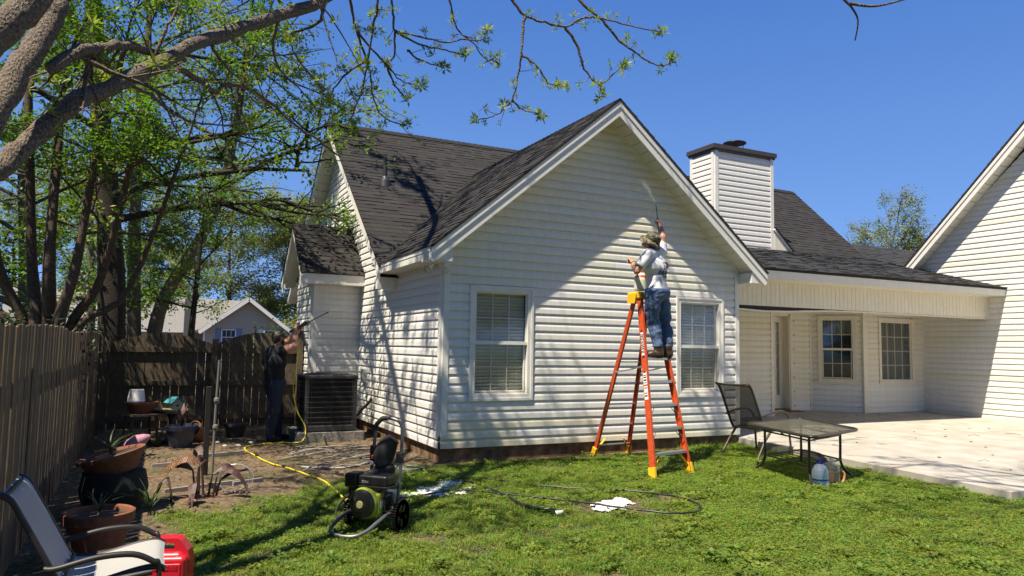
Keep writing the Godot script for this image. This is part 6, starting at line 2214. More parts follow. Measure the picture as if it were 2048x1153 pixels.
		while open.size():
			var q: Vector2i = open.pop_back()
			if keep.has(q) or q.x < 0 or q.y < 0 or q.x >= n or q.y >= m2:
				continue
			if pts[q.x][q.y][1] + pts[q.x + 1][q.y + 1][1] + pts[q.x + 1][q.y][1] + pts[q.x][q.y + 1][1] > -0.25:
				keep[q] = true
				for d in [Vector2i(1, 0), Vector2i(-1, 0), Vector2i(0, 1), Vector2i(0, -1)]:
					open.append(q + d)
		for i in n:
			for j in m2:
				if keep.has(Vector2i(i, j)):
					quad(s, pts[i][j][0], pts[i][j + 1][0], pts[i + 1][j + 1][0], pts[i + 1][j][0])
		var fo := ob("foam_patch", s, foam)
		fo.position = Vector3(c.x, 0.022, c.z)
		tag(fo, e[4], "foam")
	# cut branches by the condenser
	var D := thing("brush_pile", "heap of grey cut sticks on the soil beside the foundation", "brush pile", gp(2.45, -10.3))
	var stick := [mat(Color(0.22, 0.20, 0.18), 0.9), mat(Color(0.10, 0.085, 0.07), 0.9), mat(Color(0.32, 0.29, 0.26), 0.85)]
	for i in 46:
		s = nst()
		var p := Vector3(rr(-0.55, 0.55), 0.02 + rr(0, 0.08), rr(-0.9, 0.9))
		var a := rr(-0.5, 0.9)
		var d := Vector3(cos(a), 0, -sin(a)) * rr(0.2, 0.6)
		var k := rr(0.004, 0.014)
		tube(s, spline([p - d, p + rv() * 0.05 + Vector3(0, 0.03, 0), p + d + Vector3(0, -0.01, 0)], 3), [k, k * 0.8, k * 0.5], 5)
		ob("stick", s, stick[i % 3], D)
	# pale stones on shaded soil
	var pn := 0
	for e in [[1.02, -12.1], [1.2, -12.0], [1.32, -12.1], [0.95, -12.6], [1.42, -12.35]]:
		s = nst()
		var r := rr(0.03, 0.055)
		lathe(s, [Vector2(0, -r * 0.5), Vector2(r * 0.8, -r * 0.3), Vector2(r, 0.0), Vector2(r * 0.7, r * 0.4), Vector2(0, r * 0.55)], at(gp(e[0], e[1], 0.01)), 9, Vector2(1.0, 0.7))
		tag(ob("pebble", s, mat(Color(0.4, 0.38, 0.35), 0.8)), ["pale stone farthest left of a loose row on shaded soil", "pale stone second in a loose row on shaded soil", "pale stone third in a loose row on shaded soil", "pale stone farthest back of the loose row on shaded soil", "pale stone nearest the bearded worker on shaded soil"][pn], "stone", "stones on the shaded soil")
		pn += 1
	# floodlights under the left eave
	var FL := thing("floodlight", "twin white floodlight fixture under the left corner of the front eave", "floodlight", Vector3(3.36, 2.765, -9.27))
	s = nst()
	lathe(s, [Vector2(0, 0.0), Vector2(0.055, 0.0), Vector2(0.05, -0.03), Vector2(0, -0.035)], Transform3D(), 16)
	for sg: float in [-1.0, 1.0]:
		tube(s, [Vector3(0, -0.03, 0), Vector3(sg * 0.06, -0.07, 0.02)], [0.012], 6)
	ob("mount", s, M.soffit, FL)
	for sg: float in [-1.0, 1.0]:
		s = nst()
		var d := Vector3(sg * 0.5 - 0.2, -0.75, 0.55).normalized()
		var xf := Transform3D(basis_to(d).rotated(Vector3.UP, 0), Vector3(sg * 0.085, -0.09, 0.03))
		var bb := Basis(xf.basis.y, xf.basis.x, -xf.basis.z)
		lathe(s, [Vector2(0, -0.03), Vector2(0.025, -0.03), Vector2(0.028, 0.02), Vector2(0.058, 0.075), Vector2(0.058, 0.085)], Transform3D(bb, xf.origin), 18)
		var lamp := ob("lamp_head", s, M.soffit, FL)
		s = nst()
		lathe(s, [Vector2(0.056, 0.083), Vector2(0.03, 0.092), Vector2(0, 0.095)], Transform3D(bb, xf.origin), 18)
		ob("lens", s, mat(Color(0.5, 0.52, 0.52), 0.12, 0.3), lamp)
	# dry leaves and twigs blown over the patio
	s = nst()
	for i in 40:
		var p := Vector3(rr(9.2, 16.6), 0, rr(-11.4, -5.4))
		p.y = slab_y(p.z) + 0.004
		var a := rr(0, TAU)
		var d := Vector3(cos(a), 0, sin(a)) * rr(0.02, 0.05)
		if i % 3 == 0:
			tube(s, [p - d * 3, p + Vector3(0, 0.01, 0) + rv() * 0.02, p + d * 3], [0.003], 4)
		else:
			var sd := Vector3(-d.z, 0, d.x) * 0.5
			quad(s, p - d, p + sd + Vector3(0, 0.012, 0), p + d, p - sd + Vector3(0, 0.008, 0))
	var lit := ob("leaf_litter", s, mat(Color(0.10, 0.075, 0.05), 0.9))
	tag(lit, "dry leaves and twigs scattered over the concrete patio", "leaf litter")
	stuff(lit)
	# dry leaves, bark and crumbs of soil on the bare bed
	s = nst()
	var n := 0
	while n < 700:
		var x := rr(-0.6, 3.4)
		var z := rr(-14.0, -6.8)
		if rng.randf() > bare(x, z):
			n += 1
			continue
		n += 1
		var c := gp(x, z, 0.012)
		var a := rr(0, TAU)
		var d := Vector3(cos(a), rr(-0.2, 0.3), sin(a)) * rr(0.012, 0.045)
		if n % 4 == 0:
			tube(s, [c - d * 2.0, c + rv() * 0.015 + Vector3(0, 0.012, 0), c + d * 2.0], [0.0035], 4)
		elif n % 4 == 1:
			lathe(s, [Vector2(0, -0.012), Vector2(0.016, 0.0), Vector2(0.010, 0.012), Vector2(0, 0.014)], at(c), 5, Vector2(rr(0.7, 1.6), rr(0.7, 1.5)))
		else:
			var sd := Vector3(-d.z, 0, d.x) * 0.55
			quad(s, c - d, c + sd + Vector3(0, 0.014, 0), c + d, c - sd + Vector3(0, 0.010, 0))
	var crumbs := ob("leaf_litter", s, tri_tex(mat(Color(0.20, 0.135, 0.085), 0.95), M.rg, Vector3(9, 9, 9)))
	tag(crumbs, "dry leaves, bark bits and clods scattered over the bare soil bed", "leaf litter")
	stuff(crumbs)

# ---------------------------------------------------------------- people
func sdf_mesh(bones: Array, cell: float, grow_r := 0.0, k := 0.03, clips: Array = [], rough := 0.0, rfreq := 20.0) -> ArrayMesh:
	# bones: [a, b, ra, rb]; tapered capsules joined by a smooth minimum, meshed as surface nets
	var lo := Vector3.ONE * 1e9
	var hi := Vector3.ONE * -1e9
	for b in bones:
		var m := maxf(b[2], b[3]) + grow_r + k + 3.0 * cell
		for p in [b[0], b[1]]:
			lo = lo.min(p - Vector3.ONE * m)
			hi = hi.max(p + Vector3.ONE * m)
	var nx := int((hi.x - lo.x) / cell) + 2
	var ny := int((hi.y - lo.y) / cell) + 2
	var nz := int((hi.z - lo.z) / cell) + 2
	var F := PackedFloat32Array()
	F.resize(nx * ny * nz)
	F.fill(0.5)
	for b in bones:
		var a: Vector3 = b[0]
		var ab: Vector3 = b[1] - b[0]
		var ra: float = b[2] + grow_r
		var rb: float = b[3] + grow_r
		var L2 := maxf(ab.length_squared(), 1e-9)
		var m := maxf(ra, rb) + k + 2.0 * cell
		var l: Vector3 = (a.min(b[1]) - Vector3.ONE * m - lo) / cell
		var h: Vector3 = (a.max(b[1]) + Vector3.ONE * m - lo) / cell
		for z in range(maxi(0, int(l.z)), mini(nz, int(h.z) + 2)):
			for y in range(maxi(0, int(l.y)), mini(ny, int(h.y) + 2)):
				var row := (z * ny + y) * nx
				for x in range(maxi(0, int(l.x)), mini(nx, int(h.x) + 2)):
					var p := lo + Vector3(x, y, z) * cell - a
					var t := clampf(p.dot(ab) / L2, 0.0, 1.0)
					var d := (p - ab * t).length() - lerpf(ra, rb, t)
					var e := F[row + x]
					var q := maxf(k - absf(d - e), 0.0) / k
					F[row + x] = minf(d, e) - q * q * k * 0.25
	if rough > 0.0 or clips.size():
		for z in nz:
			for y in ny:
				for x in nx:
					var i := (z * ny + y) * nx + x
					if absf(F[i]) < 4.0 * cell + 0.06:
						var p := lo + Vector3(x, y, z) * cell
						var d := F[i]
						if rough > 0.0:
							d += rough * fn.get_noise_3d(p.x * rfreq, p.y * rfreq * 1.6, p.z * rfreq)
						for c in clips:
							d = maxf(d, c[0].dot(p) - c[1])
						F[i] = d
	var idx := {}
	var V := PackedVector3Array()
	var I := PackedInt32Array()
	var off := [0, 1, nx, nx + 1, nx * ny, nx * ny + 1, nx * ny + nx, nx * ny + nx + 1]
	var cor := [Vector3(0, 0, 0), Vector3(1, 0, 0), Vector3(0, 1, 0), Vector3(1, 1, 0), Vector3(0, 0, 1), Vector3(1, 0, 1), Vector3(0, 1, 1), Vector3(1, 1, 1)]
	var edges := [[0, 1], [2, 3], [4, 5], [6, 7], [0, 2], [1, 3], [4, 6], [5, 7], [0, 4], [1, 5], [2, 6], [3, 7]]
	for z in nz - 1:
		for y in ny - 1:
			for x in nx - 1:
				var i := (z * ny + y) * nx + x
				if absf(F[i]) > 2.5 * cell:
					continue
				var neg := 0
				for o in off:
					if F[i + o] < 0.0:
						neg += 1
				if neg == 0 or neg == 8:
					continue
				var s := Vector3.ZERO
				var n := 0
				for e in edges:
					var f0 := F[i + off[e[0]]]
					var f1 := F[i + off[e[1]]]
					if (f0 < 0.0) != (f1 < 0.0):
						s += cor[e[0]].lerp(cor[e[1]], f0 / (f0 - f1))
						n += 1
				idx[i] = V.size()
				V.append(lo + (Vector3(x, y, z) + s / n) * cell)
	var N := PackedVector3Array()
	N.resize(V.size())
	var st := [1, nx, nx * ny]
	for i in idx:
		for ax in 3:
			var f0 := F[i]
			var f1 := F[i + st[ax]]
			if (f0 < 0.0) == (f1 < 0.0):
				continue
			var u: int = st[(ax + 1) % 3]
			var v: int = st[(ax + 2) % 3]
			if not (idx.has(i - u) and idx.has(i - v) and idx.has(i - u - v)):
				continue
			var q := [idx[i], idx[i - u], idx[i - u - v], idx[i - v]]
			if f0 >= 0.0:
				q.reverse()
			# clockwise from outside
			for t in [[0, 1, 2], [0, 2, 3]]:
				var a: int = q[t[0]]
				var b: int = q[t[1]]
				var c: int = q[t[2]]
				I.append_array([a, b, c])
				var fnm := (V[c] - V[a]).cross(V[b] - V[a])
				N[a] += fnm
				N[b] += fnm
				N[c] += fnm
	for i in N.size():
		N[i] = N[i].normalized()
	var A := []
	A.resize(Mesh.ARRAY_MAX)
	A[Mesh.ARRAY_VERTEX] = V
	A[Mesh.ARRAY_NORMAL] = N
	A[Mesh.ARRAY_INDEX] = I
	var me := ArrayMesh.new()
	me.add_surface_from_arrays(Mesh.PRIMITIVE_TRIANGLES, A)
	return me
func hand_bones(wrist: Vector3, dir: Vector3, palm_n: Vector3, curl: float) -> Array:
	# palm, four fingers that curl towards palm_n, a thumb from the side
	var d := dir.normalized()
	var n := (palm_n - d * palm_n.dot(d)).normalized()
	var s := d.cross(n)
	var out := []
	for k in 4:
		out.append([wrist + s * (k - 1.5) * 0.012, wrist + d * 0.085 + s * (k - 1.5) * 0.021, 0.017, 0.0135])
	for k in 4:
		var p := wrist + d * 0.085 + s * (k - 1.5) * 0.021
		var L: float = [0.030, 0.036, 0.038, 0.033][k]
		var a := 0.3
		for j in 3:
			a += curl * (0.9 if j else 0.6)
			var q := p + (d * cos(a) + n * sin(a)) * L * (1.0 - 0.2 * j)
			out.append([p, q, 0.0098 - 0.001 * j, 0.0092 - 0.001 * j])
			p = q
	var t0 := wrist + d * 0.025 - s * 0.028
	var t1 := t0 + d * 0.032 - s * 0.026 + n * 0.012
	var t2 := t1 + d * 0.025 + n * 0.024 + s * 0.004
	var t3 := t2 + d * 0.010 + n * 0.020 + s * 0.012
	out.append([t0, t1, 0.014, 0.0115])
	out.append([t1, t2, 0.0112, 0.0100])
	out.append([t2, t3, 0.0098, 0.0085])
	return out
func head_parts(P: Node3D, c: Vector3, face: Vector3, up: Vector3, skin: Material, hair: Material, beard: bool) -> void:
	# c: centre of the skull; skull, jaw, nose, ears, brow in one grid; eyes, mouth and hair on it
	var f := face.normalized()
	var u := (up - f * up.dot(f)).normalized()
	var r := f.cross(u)
	var b := [[c + u * 0.025 - f * 0.018, c + u * 0.03 + f * 0.02, 0.080, 0.074], [c + f * 0.045 - u * 0.02, c + f * 0.055 - u * 0.075, 0.058, 0.038], [c - f * 0.01 - u * 0.04, c + f * 0.02 - u * 0.07, 0.058, 0.05],
		[c + f * 0.092 + u * 0.012, c + f * 0.112 - u * 0.026, 0.009, 0.015], [c + f * 0.082 + u * 0.03 + r * 0.03, c + f * 0.082 + u * 0.03 - r * 0.03, 0.016, 0.016], [c + f * 0.075 - u * 0.10, c + f * 0.085 - u * 0.095, 0.02, 0.018]]
	for sg: float in [-1.0, 1.0]:
		b.append([c + r * sg * 0.078 + u * 0.018 - f * 0.005, c + r * sg * 0.079 - u * 0.022, 0.014, 0.011])
		b.append([c + r * sg * 0.04 + f * 0.07 - u * 0.02, c + r * sg * 0.045 + f * 0.055 - u * 0.03, 0.02, 0.022])
	var hd := obm("head", sdf_mesh(b, 0.006, 0.0, 0.014), skin, P)
	var s := nst()
	for sg: float in [-1.0, 1.0]:
		lathe(s, [Vector2(0, -0.011), Vector2(0.009, -0.006), Vector2(0.011, 0), Vector2(0.009, 0.006), Vector2(0, 0.011)], at(c + f * 0.083 + u * 0.010 + r * sg * 0.031), 10)
	ob("eye", s, mat(Color(0.35, 0.33, 0.30), 0.3), hd)
	s = nst()
	for sg: float in [-1.0, 1.0]:
		lathe(s, [Vector2(0, -0.005), Vector2(0.005, 0), Vector2(0, 0.005)], at(c + f * 0.0915 + u * 0.010 + r * sg * 0.031), 8)
	bar(s, c + f * 0.094 - u * 0.052 + r * 0.022, c + f * 0.094 - u * 0.052 - r * 0.022, 0.005, 0.01, u)
	ob("pupils_and_mouth", s, mat(Color(0.06, 0.03, 0.025), 0.4), hd)
	var hb := [[c + u * 0.035 - f * 0.03, c + u * 0.04 - f * 0.01, 0.086, 0.082], [c - f * 0.045 - u * 0.02, c - f * 0.04 - u * 0.055, 0.066, 0.045]]
	obm("hair", sdf_mesh(hb, 0.009, 0.0, 0.02, [[f, f.dot(c) + 0.05]], 0.008, 130.0), hair, hd)
	if beard:
		var bb := [[c + f * 0.055 - u * 0.075, c + f * 0.060 - u * 0.125, 0.050, 0.030], [c + f * 0.03 - u * 0.05 + r * 0.05, c + f * 0.06 - u * 0.085, 0.026, 0.03], [c + f * 0.03 - u * 0.05 - r * 0.05, c + f * 0.06 - u * 0.085, 0.026, 0.03]]
		obm("beard", sdf_mesh(bb, 0.008, 0.0, 0.02, [], 0.008, 140.0), hair, hd)
func limb(out: Array, pts: Array, rad: Array) -> void:
	for i in pts.size() - 1:
		out.append([pts[i], pts[i + 1], rad[i], rad[i + 1]])
func mid(a: Vector3, b: Vector3, t := 0.5) -> Vector3:
	return a.lerp(b, t)
func build_people() -> void:
	var skin := mat(Color(0.46, 0.235, 0.155), 0.55)
	skin.subsurf_scatter_enabled = true
	skin.subsurf_scatter_strength = 0.12
	var dt := grain(256, 256, 12.0, 12.0, 0.55, 1.0, 95, 0.15)
	var denim := tri_tex(mat(Color(0.115, 0.19, 0.37), 0.85), dt, Vector3(4, 2.0, 4))
	var denim_dark := tri_tex(mat(Color(0.028, 0.040, 0.075), 0.9), dt, Vector3(4, 2, 4))
	var cotton := tri_tex(mat(Color(0.66, 0.67, 0.72), 0.85), grain(128, 128, 6.0, 6.0, 0.9, 1.0, 96, 0.03), Vector3(2, 2, 2))
	var navy := tri_tex(mat(Color(0.012, 0.014, 0.024), 0.9), dt, Vector3(3, 3, 3))
	var leather := tri_tex(mat(Color(0.085, 0.044, 0.025), 0.5), dt, Vector3(3, 3, 3))
	var camo_im := Image.create(128, 128, false, Image.FORMAT_RGB8)
	for y in 128:
		for x in 128:
			var a := fn.get_noise_2d(x * 1.1, y * 1.8)
			var b := fn2.get_noise_2d(x * 1.6 + 70.0, y * 2.4)
			var c := Color(0.40, 0.37, 0.30)
			if a > 0.12: c = Color(0.22, 0.23, 0.16)
			elif a < -0.15: c = Color(0.60, 0.56, 0.46)
			if b > 0.2: c = Color(0.12, 0.115, 0.10)
			camo_im.set_pixel(x, y, c)
	var camo := StandardMaterial3D.new()
	tri_tex(camo, ImageTexture.create_from_image(camo_im), Vector3(1.2, 1.2, 1.2))
	camo.roughness = 0.9
	# ---- the worker on the ladder, back to the camera
	var o := Vector3(6.2, 1.49, -8.03)
	var P := thing("person", "person in camouflage hat, white shirt, jeans and brown boots standing on the ladder", "person", o)
	var f := Vector3(-0.42, 0, -0.91).normalized()
	var r := Vector3(0.91, 0, -0.42).normalized()
	var up := Vector3.UP
	var pel := Vector3(6.135, 2.40, -8.04) - o
	var chest := Vector3(6.12, 2.74, -8.06) - o
	var neck := Vector3(6.125, 2.955, -8.06) - o
	var shL := Vector3(5.935, 2.885, -7.985) - o
	var shR := Vector3(6.275, 2.955, -8.135) - o
	var elL := Vector3(5.79, 2.655, -8.03) - o
	var haL := Vector3(5.84, 2.80, -8.20) - o
	var elR := Vector3(6.345, 3.185, -8.19) - o
	var haR := Vector3(6.372, 3.36, -8.27) - o
	var hipL := Vector3(6.03, 2.36, -8.0) - o
	var hipR := Vector3(6.235, 2.37, -8.085) - o
	var knL := Vector3(6.085, 1.99, -8.06) - o
	var knR := Vector3(6.325, 2.01, -8.125) - o
	var anL := Vector3(6.115, 1.60, -7.99) - o
	var anR := Vector3(6.335, 1.60, -8.06) - o
	var tailb := []
	limb(tailb, [pel, mid(pel, chest), chest, neck + Vector3(0, -0.06, 0)], [0.115, 0.108, 0.125, 0.075])
	limb(tailb, [chest - r * 0.06, chest + r * 0.06], [0.115, 0.115])
	limb(tailb, [pel - r * 0.05, pel + r * 0.05], [0.112, 0.112])
	limb(tailb, [shL, shR], [0.062, 0.062])
	var arms := []
	limb(arms, [shL, mid(shL, elL), elL, mid(elL, haL), haL], [0.056, 0.048, 0.040, 0.040, 0.026])
	limb(arms, [shR, mid(shR, elR), elR, mid(elR, haR), haR], [0.056, 0.047, 0.039, 0.038, 0.026])
	var legs := []
	limb(legs, [hipL, mid(hipL, knL), knL, mid(knL, anL, 0.35), anL], [0.090, 0.078, 0.058, 0.057, 0.042])
	limb(legs, [hipR, mid(hipR, knR), knR, mid(knR, anR, 0.35), anR], [0.090, 0.078, 0.058, 0.057, 0.042])
	var neckb := []
	var hc := Vector3(6.045, 3.075, -8.06) - o
	limb(neckb, [neck + Vector3(0, -0.04, 0), mid(neck, hc, 0.7)], [0.055, 0.052])
	obm("body", sdf_mesh(tailb + arms + legs + neckb, 0.014), skin, P)
	var look := (f * 0.75 + Vector3(0, 0.66, 0)).normalized()
	head_parts(P, hc, look, (up * 0.75 - f * 0.66).normalized(), skin, mat(Color(0.06, 0.04, 0.025), 0.7), false)
	obm("hand", sdf_mesh(hand_bones(haL - (haL - elL).normalized() * 0.02, (haL - elL).normalized(), f + r * 0.6, 1.0), 0.005, 0.0, 0.008), skin, P)
	obm("hand", sdf_mesh(hand_bones(haR - (haR - elR).normalized() * 0.01, (haR - elR).normalized(), f + r * 0.3, 0.85), 0.005, 0.0, 0.008), skin, P)
	# shirt: torso, and sleeves to above the elbows; jeans; boots
	var hem := pel.y - 0.05
	var shirt_b := tailb
	var shirt := obm("shirt", sdf_mesh(shirt_b, 0.011, 0.022, 0.03, [[Vector3(0, -1, 0), -hem]], 0.016, 26.0), cotton, P)
	for e in [[shL, elL, 0.74], [shR, elR, 0.56]]:
		var ad: Vector3 = (e[1] - e[0]).normalized()
		obm("sleeve", sdf_mesh([[e[0], mid(e[0], e[1], e[2]), 0.070, 0.064]], 0.009, 0.010, 0.03, [[ad, ad.dot(mid(e[0], e[1], e[2]))]], 0.012, 30.0), cotton, shirt)
	obm("jeans", sdf_mesh(legs + [[pel - r * 0.05 - f * 0.02, pel + r * 0.05 - f * 0.02, 0.114, 0.114]], 0.011, 0.024, 0.03, [[Vector3(0, 1, 0), pel.y + 0.03], [Vector3(0, -1, 0), -(anL.y + 0.035)]], 0.026, 34.0), denim, P)
	var bt := []
	var toeL := Vector3(5.955, 1.525, -8.02) - o
	var toeR := Vector3(6.20, 1.525, -8.20) - o
	for e in [[anL, toeL], [anR, toeR]]:
		var a: Vector3 = e[0]
		var heel := Vector3(a.x + 0.015, 1.545 - o.y, a.z + 0.01)
		limb(bt, [a + Vector3(0, 0.10, 0), a + Vector3(0, 0.02, 0), heel], [0.058, 0.050, 0.045])
		limb(bt, [heel, mid(heel, e[1], 0.6), e[1]], [0.044, 0.043, 0.034])
	obm("boots", sdf_mesh(bt, 0.009, 0.004, 0.03, [[Vector3(0, -1, 0), -(1.508 - o.y)], [Vector3(0, 1, 0), anL.y + 0.10]], 0.010, 40.0), leather, P)
	var s := nst()
	for e in [[anL, toeL], [anR, toeR]]:
		var heel := Vector3(e[0].x + 0.02, 1.505 - o.y, e[0].z)
		var d: Vector3 = (e[1] - heel)
		d.y = 0
		bar(s, heel - d.normalized() * 0.03, heel + d + d.normalized() * 0.02, 0.018, 0.078, Vector3.UP, 0.006)
		bar(s, heel - d.normalized() * 0.035, heel + d.normalized() * 0.035, 0.035, 0.070, Vector3.UP, 0.005)
	ob("boot_soles", s, M.dark, P)
	# boonie hat, tipped back with the head
	var hu := (up * 0.80 - f * 0.60).normalized()
	var hx := Transform3D(basis_to(r, hu), hc + hu * 0.035)
	s = nst()
	lathe(s, [Vector2(0.108, 0.0), Vector2(0.106, 0.05), Vector2(0.096, 0.085), Vector2(0.055, 0.10), Vector2(0, 0.102)], hx, 26)
	var hat := ob("hat", s, camo, P)
	s = nst()
	var prev := []
	for k in 37:
		var a := TAU * k / 36
		var wv := 0.018 * sin(a * 3.0 + 0.6) + 0.010 * sin(a * 5.0)
		var inn := hx * Vector3(cos(a) * 0.107, 0.004, sin(a) * 0.107)
		var m1 := hx * Vector3(cos(a) * 0.140, -0.018 + wv * 0.5, sin(a) * 0.140)
		var out := hx * Vector3(cos(a) * 0.166, -0.055 + wv, sin(a) * 0.166)
		if k > 0:
			quad(s, prev[0], inn, m1, prev[1])
			quad(s, prev[1], m1, out, prev[2])
		prev = [inn, m1, out]
	ob("brim", s, camo, hat)
	s = nst()
	lathe(s, [Vector2(0.1085, 0.004), Vector2(0.1085, 0.028)], hx, 26)
	ob("hat_band", s, mat(Color(0.06, 0.06, 0.045), 0.9), hat)
	s = nst()
	lathe(s, [Vector2(0.034, -0.006), Vector2(0.036, 0.0), Vector2(0.034, 0.006)], Transform3D(Basis(Quaternion(Vector3.UP, (haL - elL).normalized())), mid(elL, haL, 0.84)), 14)
	ob("bracelet", s, M.dark, P)
	# print on the back of the shirt: letters pressed onto the cloth surface
	var tm := TextMesh.new()
	tm.font_size = 20
	tm.pixel_size = 0.0042
	tm.depth = 0.002
	tm.text = "MAGEE"
	var fo := SystemFont.new()
	fo.font_names = PackedStringArray(["Droid Sans"])
	fo.font_weight = 800
	tm.font = fo
	var ink := mat(Color(0.035, 0.035, 0.055), 0.8)
	var bc := mid(pel, chest, 0.72) - f * 0.2 + r * 0.03
	press(tm, Transform3D(Basis(r, up, -f), bc), shirt_b, 0.022, f, ink, shirt, "lettering")
	var tm2 := TextMesh.new()
	tm2.font_size = 16
	tm2.pixel_size = 0.0030
	tm2.depth = 0.002
	tm2.text = "10W·24"
	tm2.font = fo
	press(tm2, Transform3D(Basis(r, up, -f), bc - up * 0.055), shirt_b, 0.022, f, ink, shirt, "lettering")
	for e in [[0.10, 0.145, 0.20, 0.02, Color(0.06, 0.03, 0.06)], [0.10, 0.115, 0.16, 0.03, Color(0.10, 0.035, 0.07)], [0.045, 0.09, 0.07, 0.045, Color(0.30, 0.10, 0.11)], [0.13, 0.085, 0.06, 0.03, Color(0.05, 0.05, 0.09)], [-0.02, 0.10, 0.012, 0.12, Color(0.06, 0.05, 0.08)]]:
		var bm := BoxMesh.new()
		bm.size = Vector3(e[2], e[3], 0.002)
		bm.subdivide_width = 8
		bm.subdivide_height = 3
		press(bm, Transform3D(Basis(r, up, -f), bc + r * (e[0] - 0.05) + up * e[1]), shirt_b, 0.022, f, mat(e[4], 0.8), shirt, "printed_emblem")
	var wand := Vector3(0.03, 1.0, -0.24).normalized()
	var Wd := thing("spray_wand", "short spray wand held up in the hand of the worker on the ladder", "spray wand", o + haR)
	s = nst()
	tube(s, [-wand * 0.10 + f * 0.035, wand * 0.12 + f * 0.035], [0.014], 10)
	tube(s, [wand * 0.10 + f * 0.035, wand * 0.31 + f * 0.03], [0.006], 8)
	ob("lance", s, M.black_metal, Wd)
	s = nst()
	tube(s, [wand * 0.31 + f * 0.03, wand * 0.35 + f * 0.03], [0.010, 0.008], 10)
	ob("nozzle", s, M.galv, Wd)
	spray(o + haR + wand * 0.35 + f * 0.03, (Vector3(-0.02, 1.0, -0.75)).normalized(), 0.5, 0.05, "fine spray leaving the raised wand towards the gable siding")
	# ---- the worker in the shaded corner, seen from behind and the side
	o = Vector3(1.75, 0, -12.45)
	P = thing("person", "bearded person in black sleeveless shirt, cap and jeans spraying the bump-out wall with a lance", "person", o)
	f = Vector3(0.86, 0, -0.5).normalized()
	r = f.cross(up)
	pel = Vector3(1.765, 0.96, -12.46) - o
	chest = Vector3(1.755, 1.30, -12.46) - o
	neck = Vector3(1.765, 1.53, -12.46) - o
	shR = Vector3(1.845, 1.475, -12.30) - o
	shL = Vector3(1.70, 1.475, -12.62) - o
	elR = Vector3(2.03, 1.56, -12.24) - o
	haR = Vector3(2.05, 1.84, -12.36) - o
	elL = Vector3(1.98, 1.64, -12.66) - o
	haL = Vector3(2.22, 1.95, -12.50) - o
	hipR = Vector3(1.80, 0.92, -12.37) - o
	hipL = Vector3(1.73, 0.92, -12.55) - o
	knR = Vector3(1.765, 0.50, -12.33) - o
	knL = Vector3(1.86, 0.50, -12.62) - o
	anR = Vector3(1.71, 0.10, -12.36) - o
	anL = Vector3(1.88, 0.10, -12.66) - o
	tailb = []
	limb(tailb, [pel, mid(pel, chest), chest, neck + Vector3(0, -0.06, 0)], [0.135, 0.135, 0.140, 0.08])
	limb(tailb, [chest - r * 0.08, chest + r * 0.08], [0.120, 0.120])
	limb(tailb, [shL, shR], [0.066, 0.066])
	arms = []
	limb(arms, [shR, mid(shR, elR), elR, mid(elR, haR), haR], [0.064, 0.060, 0.048, 0.048, 0.029])
	limb(arms, [shL, mid(shL, elL), elL, mid(elL, haL), haL], [0.064, 0.058, 0.048, 0.046, 0.029])
	legs = []
	limb(legs, [hipR, mid(hipR, knR), knR, mid(knR, anR, 0.35), anR], [0.105, 0.090, 0.066, 0.062, 0.046])
	limb(legs, [hipL, mid(hipL, knL), knL, mid(knL, anL, 0.35), anL], [0.105, 0.090, 0.066, 0.062, 0.046])
	neckb = []
	hc = Vector3(1.80, 1.675, -12.47) - o
	limb(neckb, [neck + Vector3(0, -0.04, 0), mid(neck, hc, 0.6)], [0.062, 0.058])
	obm("body", sdf_mesh(tailb + arms + legs + neckb, 0.015), skin, P)
	look = (f + Vector3(0, 0.15, 0)).normalized()
	head_parts(P, hc, look, up, skin, mat(Color(0.035, 0.022, 0.014), 0.75), true)
	obm("hand", sdf_mesh(hand_bones(haR, (haR - elR).normalized(), f, 0.85), 0.006, 0.0, 0.008), skin, P)
	obm("hand", sdf_mesh(hand_bones(haL - (haL - elL).normalized() * 0.05, (haL - elL).normalized(), -up + f * 0.2, 0.8), 0.006, 0.0, 0.008), skin, P)
	obm("shirt", sdf_mesh(tailb, 0.013, 0.026, 0.03, [[Vector3(0, -1, 0), -(pel.y - 0.09)]], 0.014, 24.0), navy, P)
	obm("jeans", sdf_mesh(legs + [[pel - r * 0.05, pel + r * 0.05, 0.135, 0.135]], 0.013, 0.018, 0.03, [[Vector3(0, 1, 0), pel.y + 0.05], [Vector3(0, -1, 0), -0.035]], 0.010, 18.0), denim_dark, P)
	bt = []
	for e in [[anR, Vector3(0.17, 0, -0.06)], [anL, Vector3(0.17, 0, -0.10)]]:
		var a: Vector3 = e[0]
		var heel := Vector3(a.x, 0.045, a.z)
		limb(bt, [a, heel, heel + e[1] * 0.6, heel + e[1] - Vector3(0, 0.006, 0)], [0.050, 0.045, 0.044, 0.036])
	obm("boots", sdf_mesh(bt, 0.010, 0.0, 0.025, [[Vector3(0, -1, 0), -0.002]]), M.dark, P)
	hx = Transform3D(basis_to(f, up), hc + up * 0.045 - f * 0.005)
	s = nst()
	lathe(s, [Vector2(0.100, -0.02), Vector2(0.102, 0.02), Vector2(0.088, 0.062), Vector2(0.05, 0.085), Vector2(0, 0.09)], hx, 24, Vector2(1.06, 0.92))
	hat = ob("cap", s, camo, P)
	s = nst()
	prev = []
	for k in 13:
		var a := -1.0 + 2.0 * k / 12.0
		var inn := hx * Vector3(cos(a) * 0.098, -0.012, sin(a) * 0.09)
		var out := hx * Vector3(cos(a) * 0.10 + 0.085 * sqrt(maxf(0.0, 1.0 - pow(a, 2.0) * 0.95)), -0.022 - 0.02 * a * a, sin(a) * 0.095)
		if k > 0:
			quad(s, prev[0], prev[1], out, inn)
		prev = [inn, out]
	ob("cap_bill", s, mat(Color(0.03, 0.028, 0.026), 0.8), hat)
	s = nst()
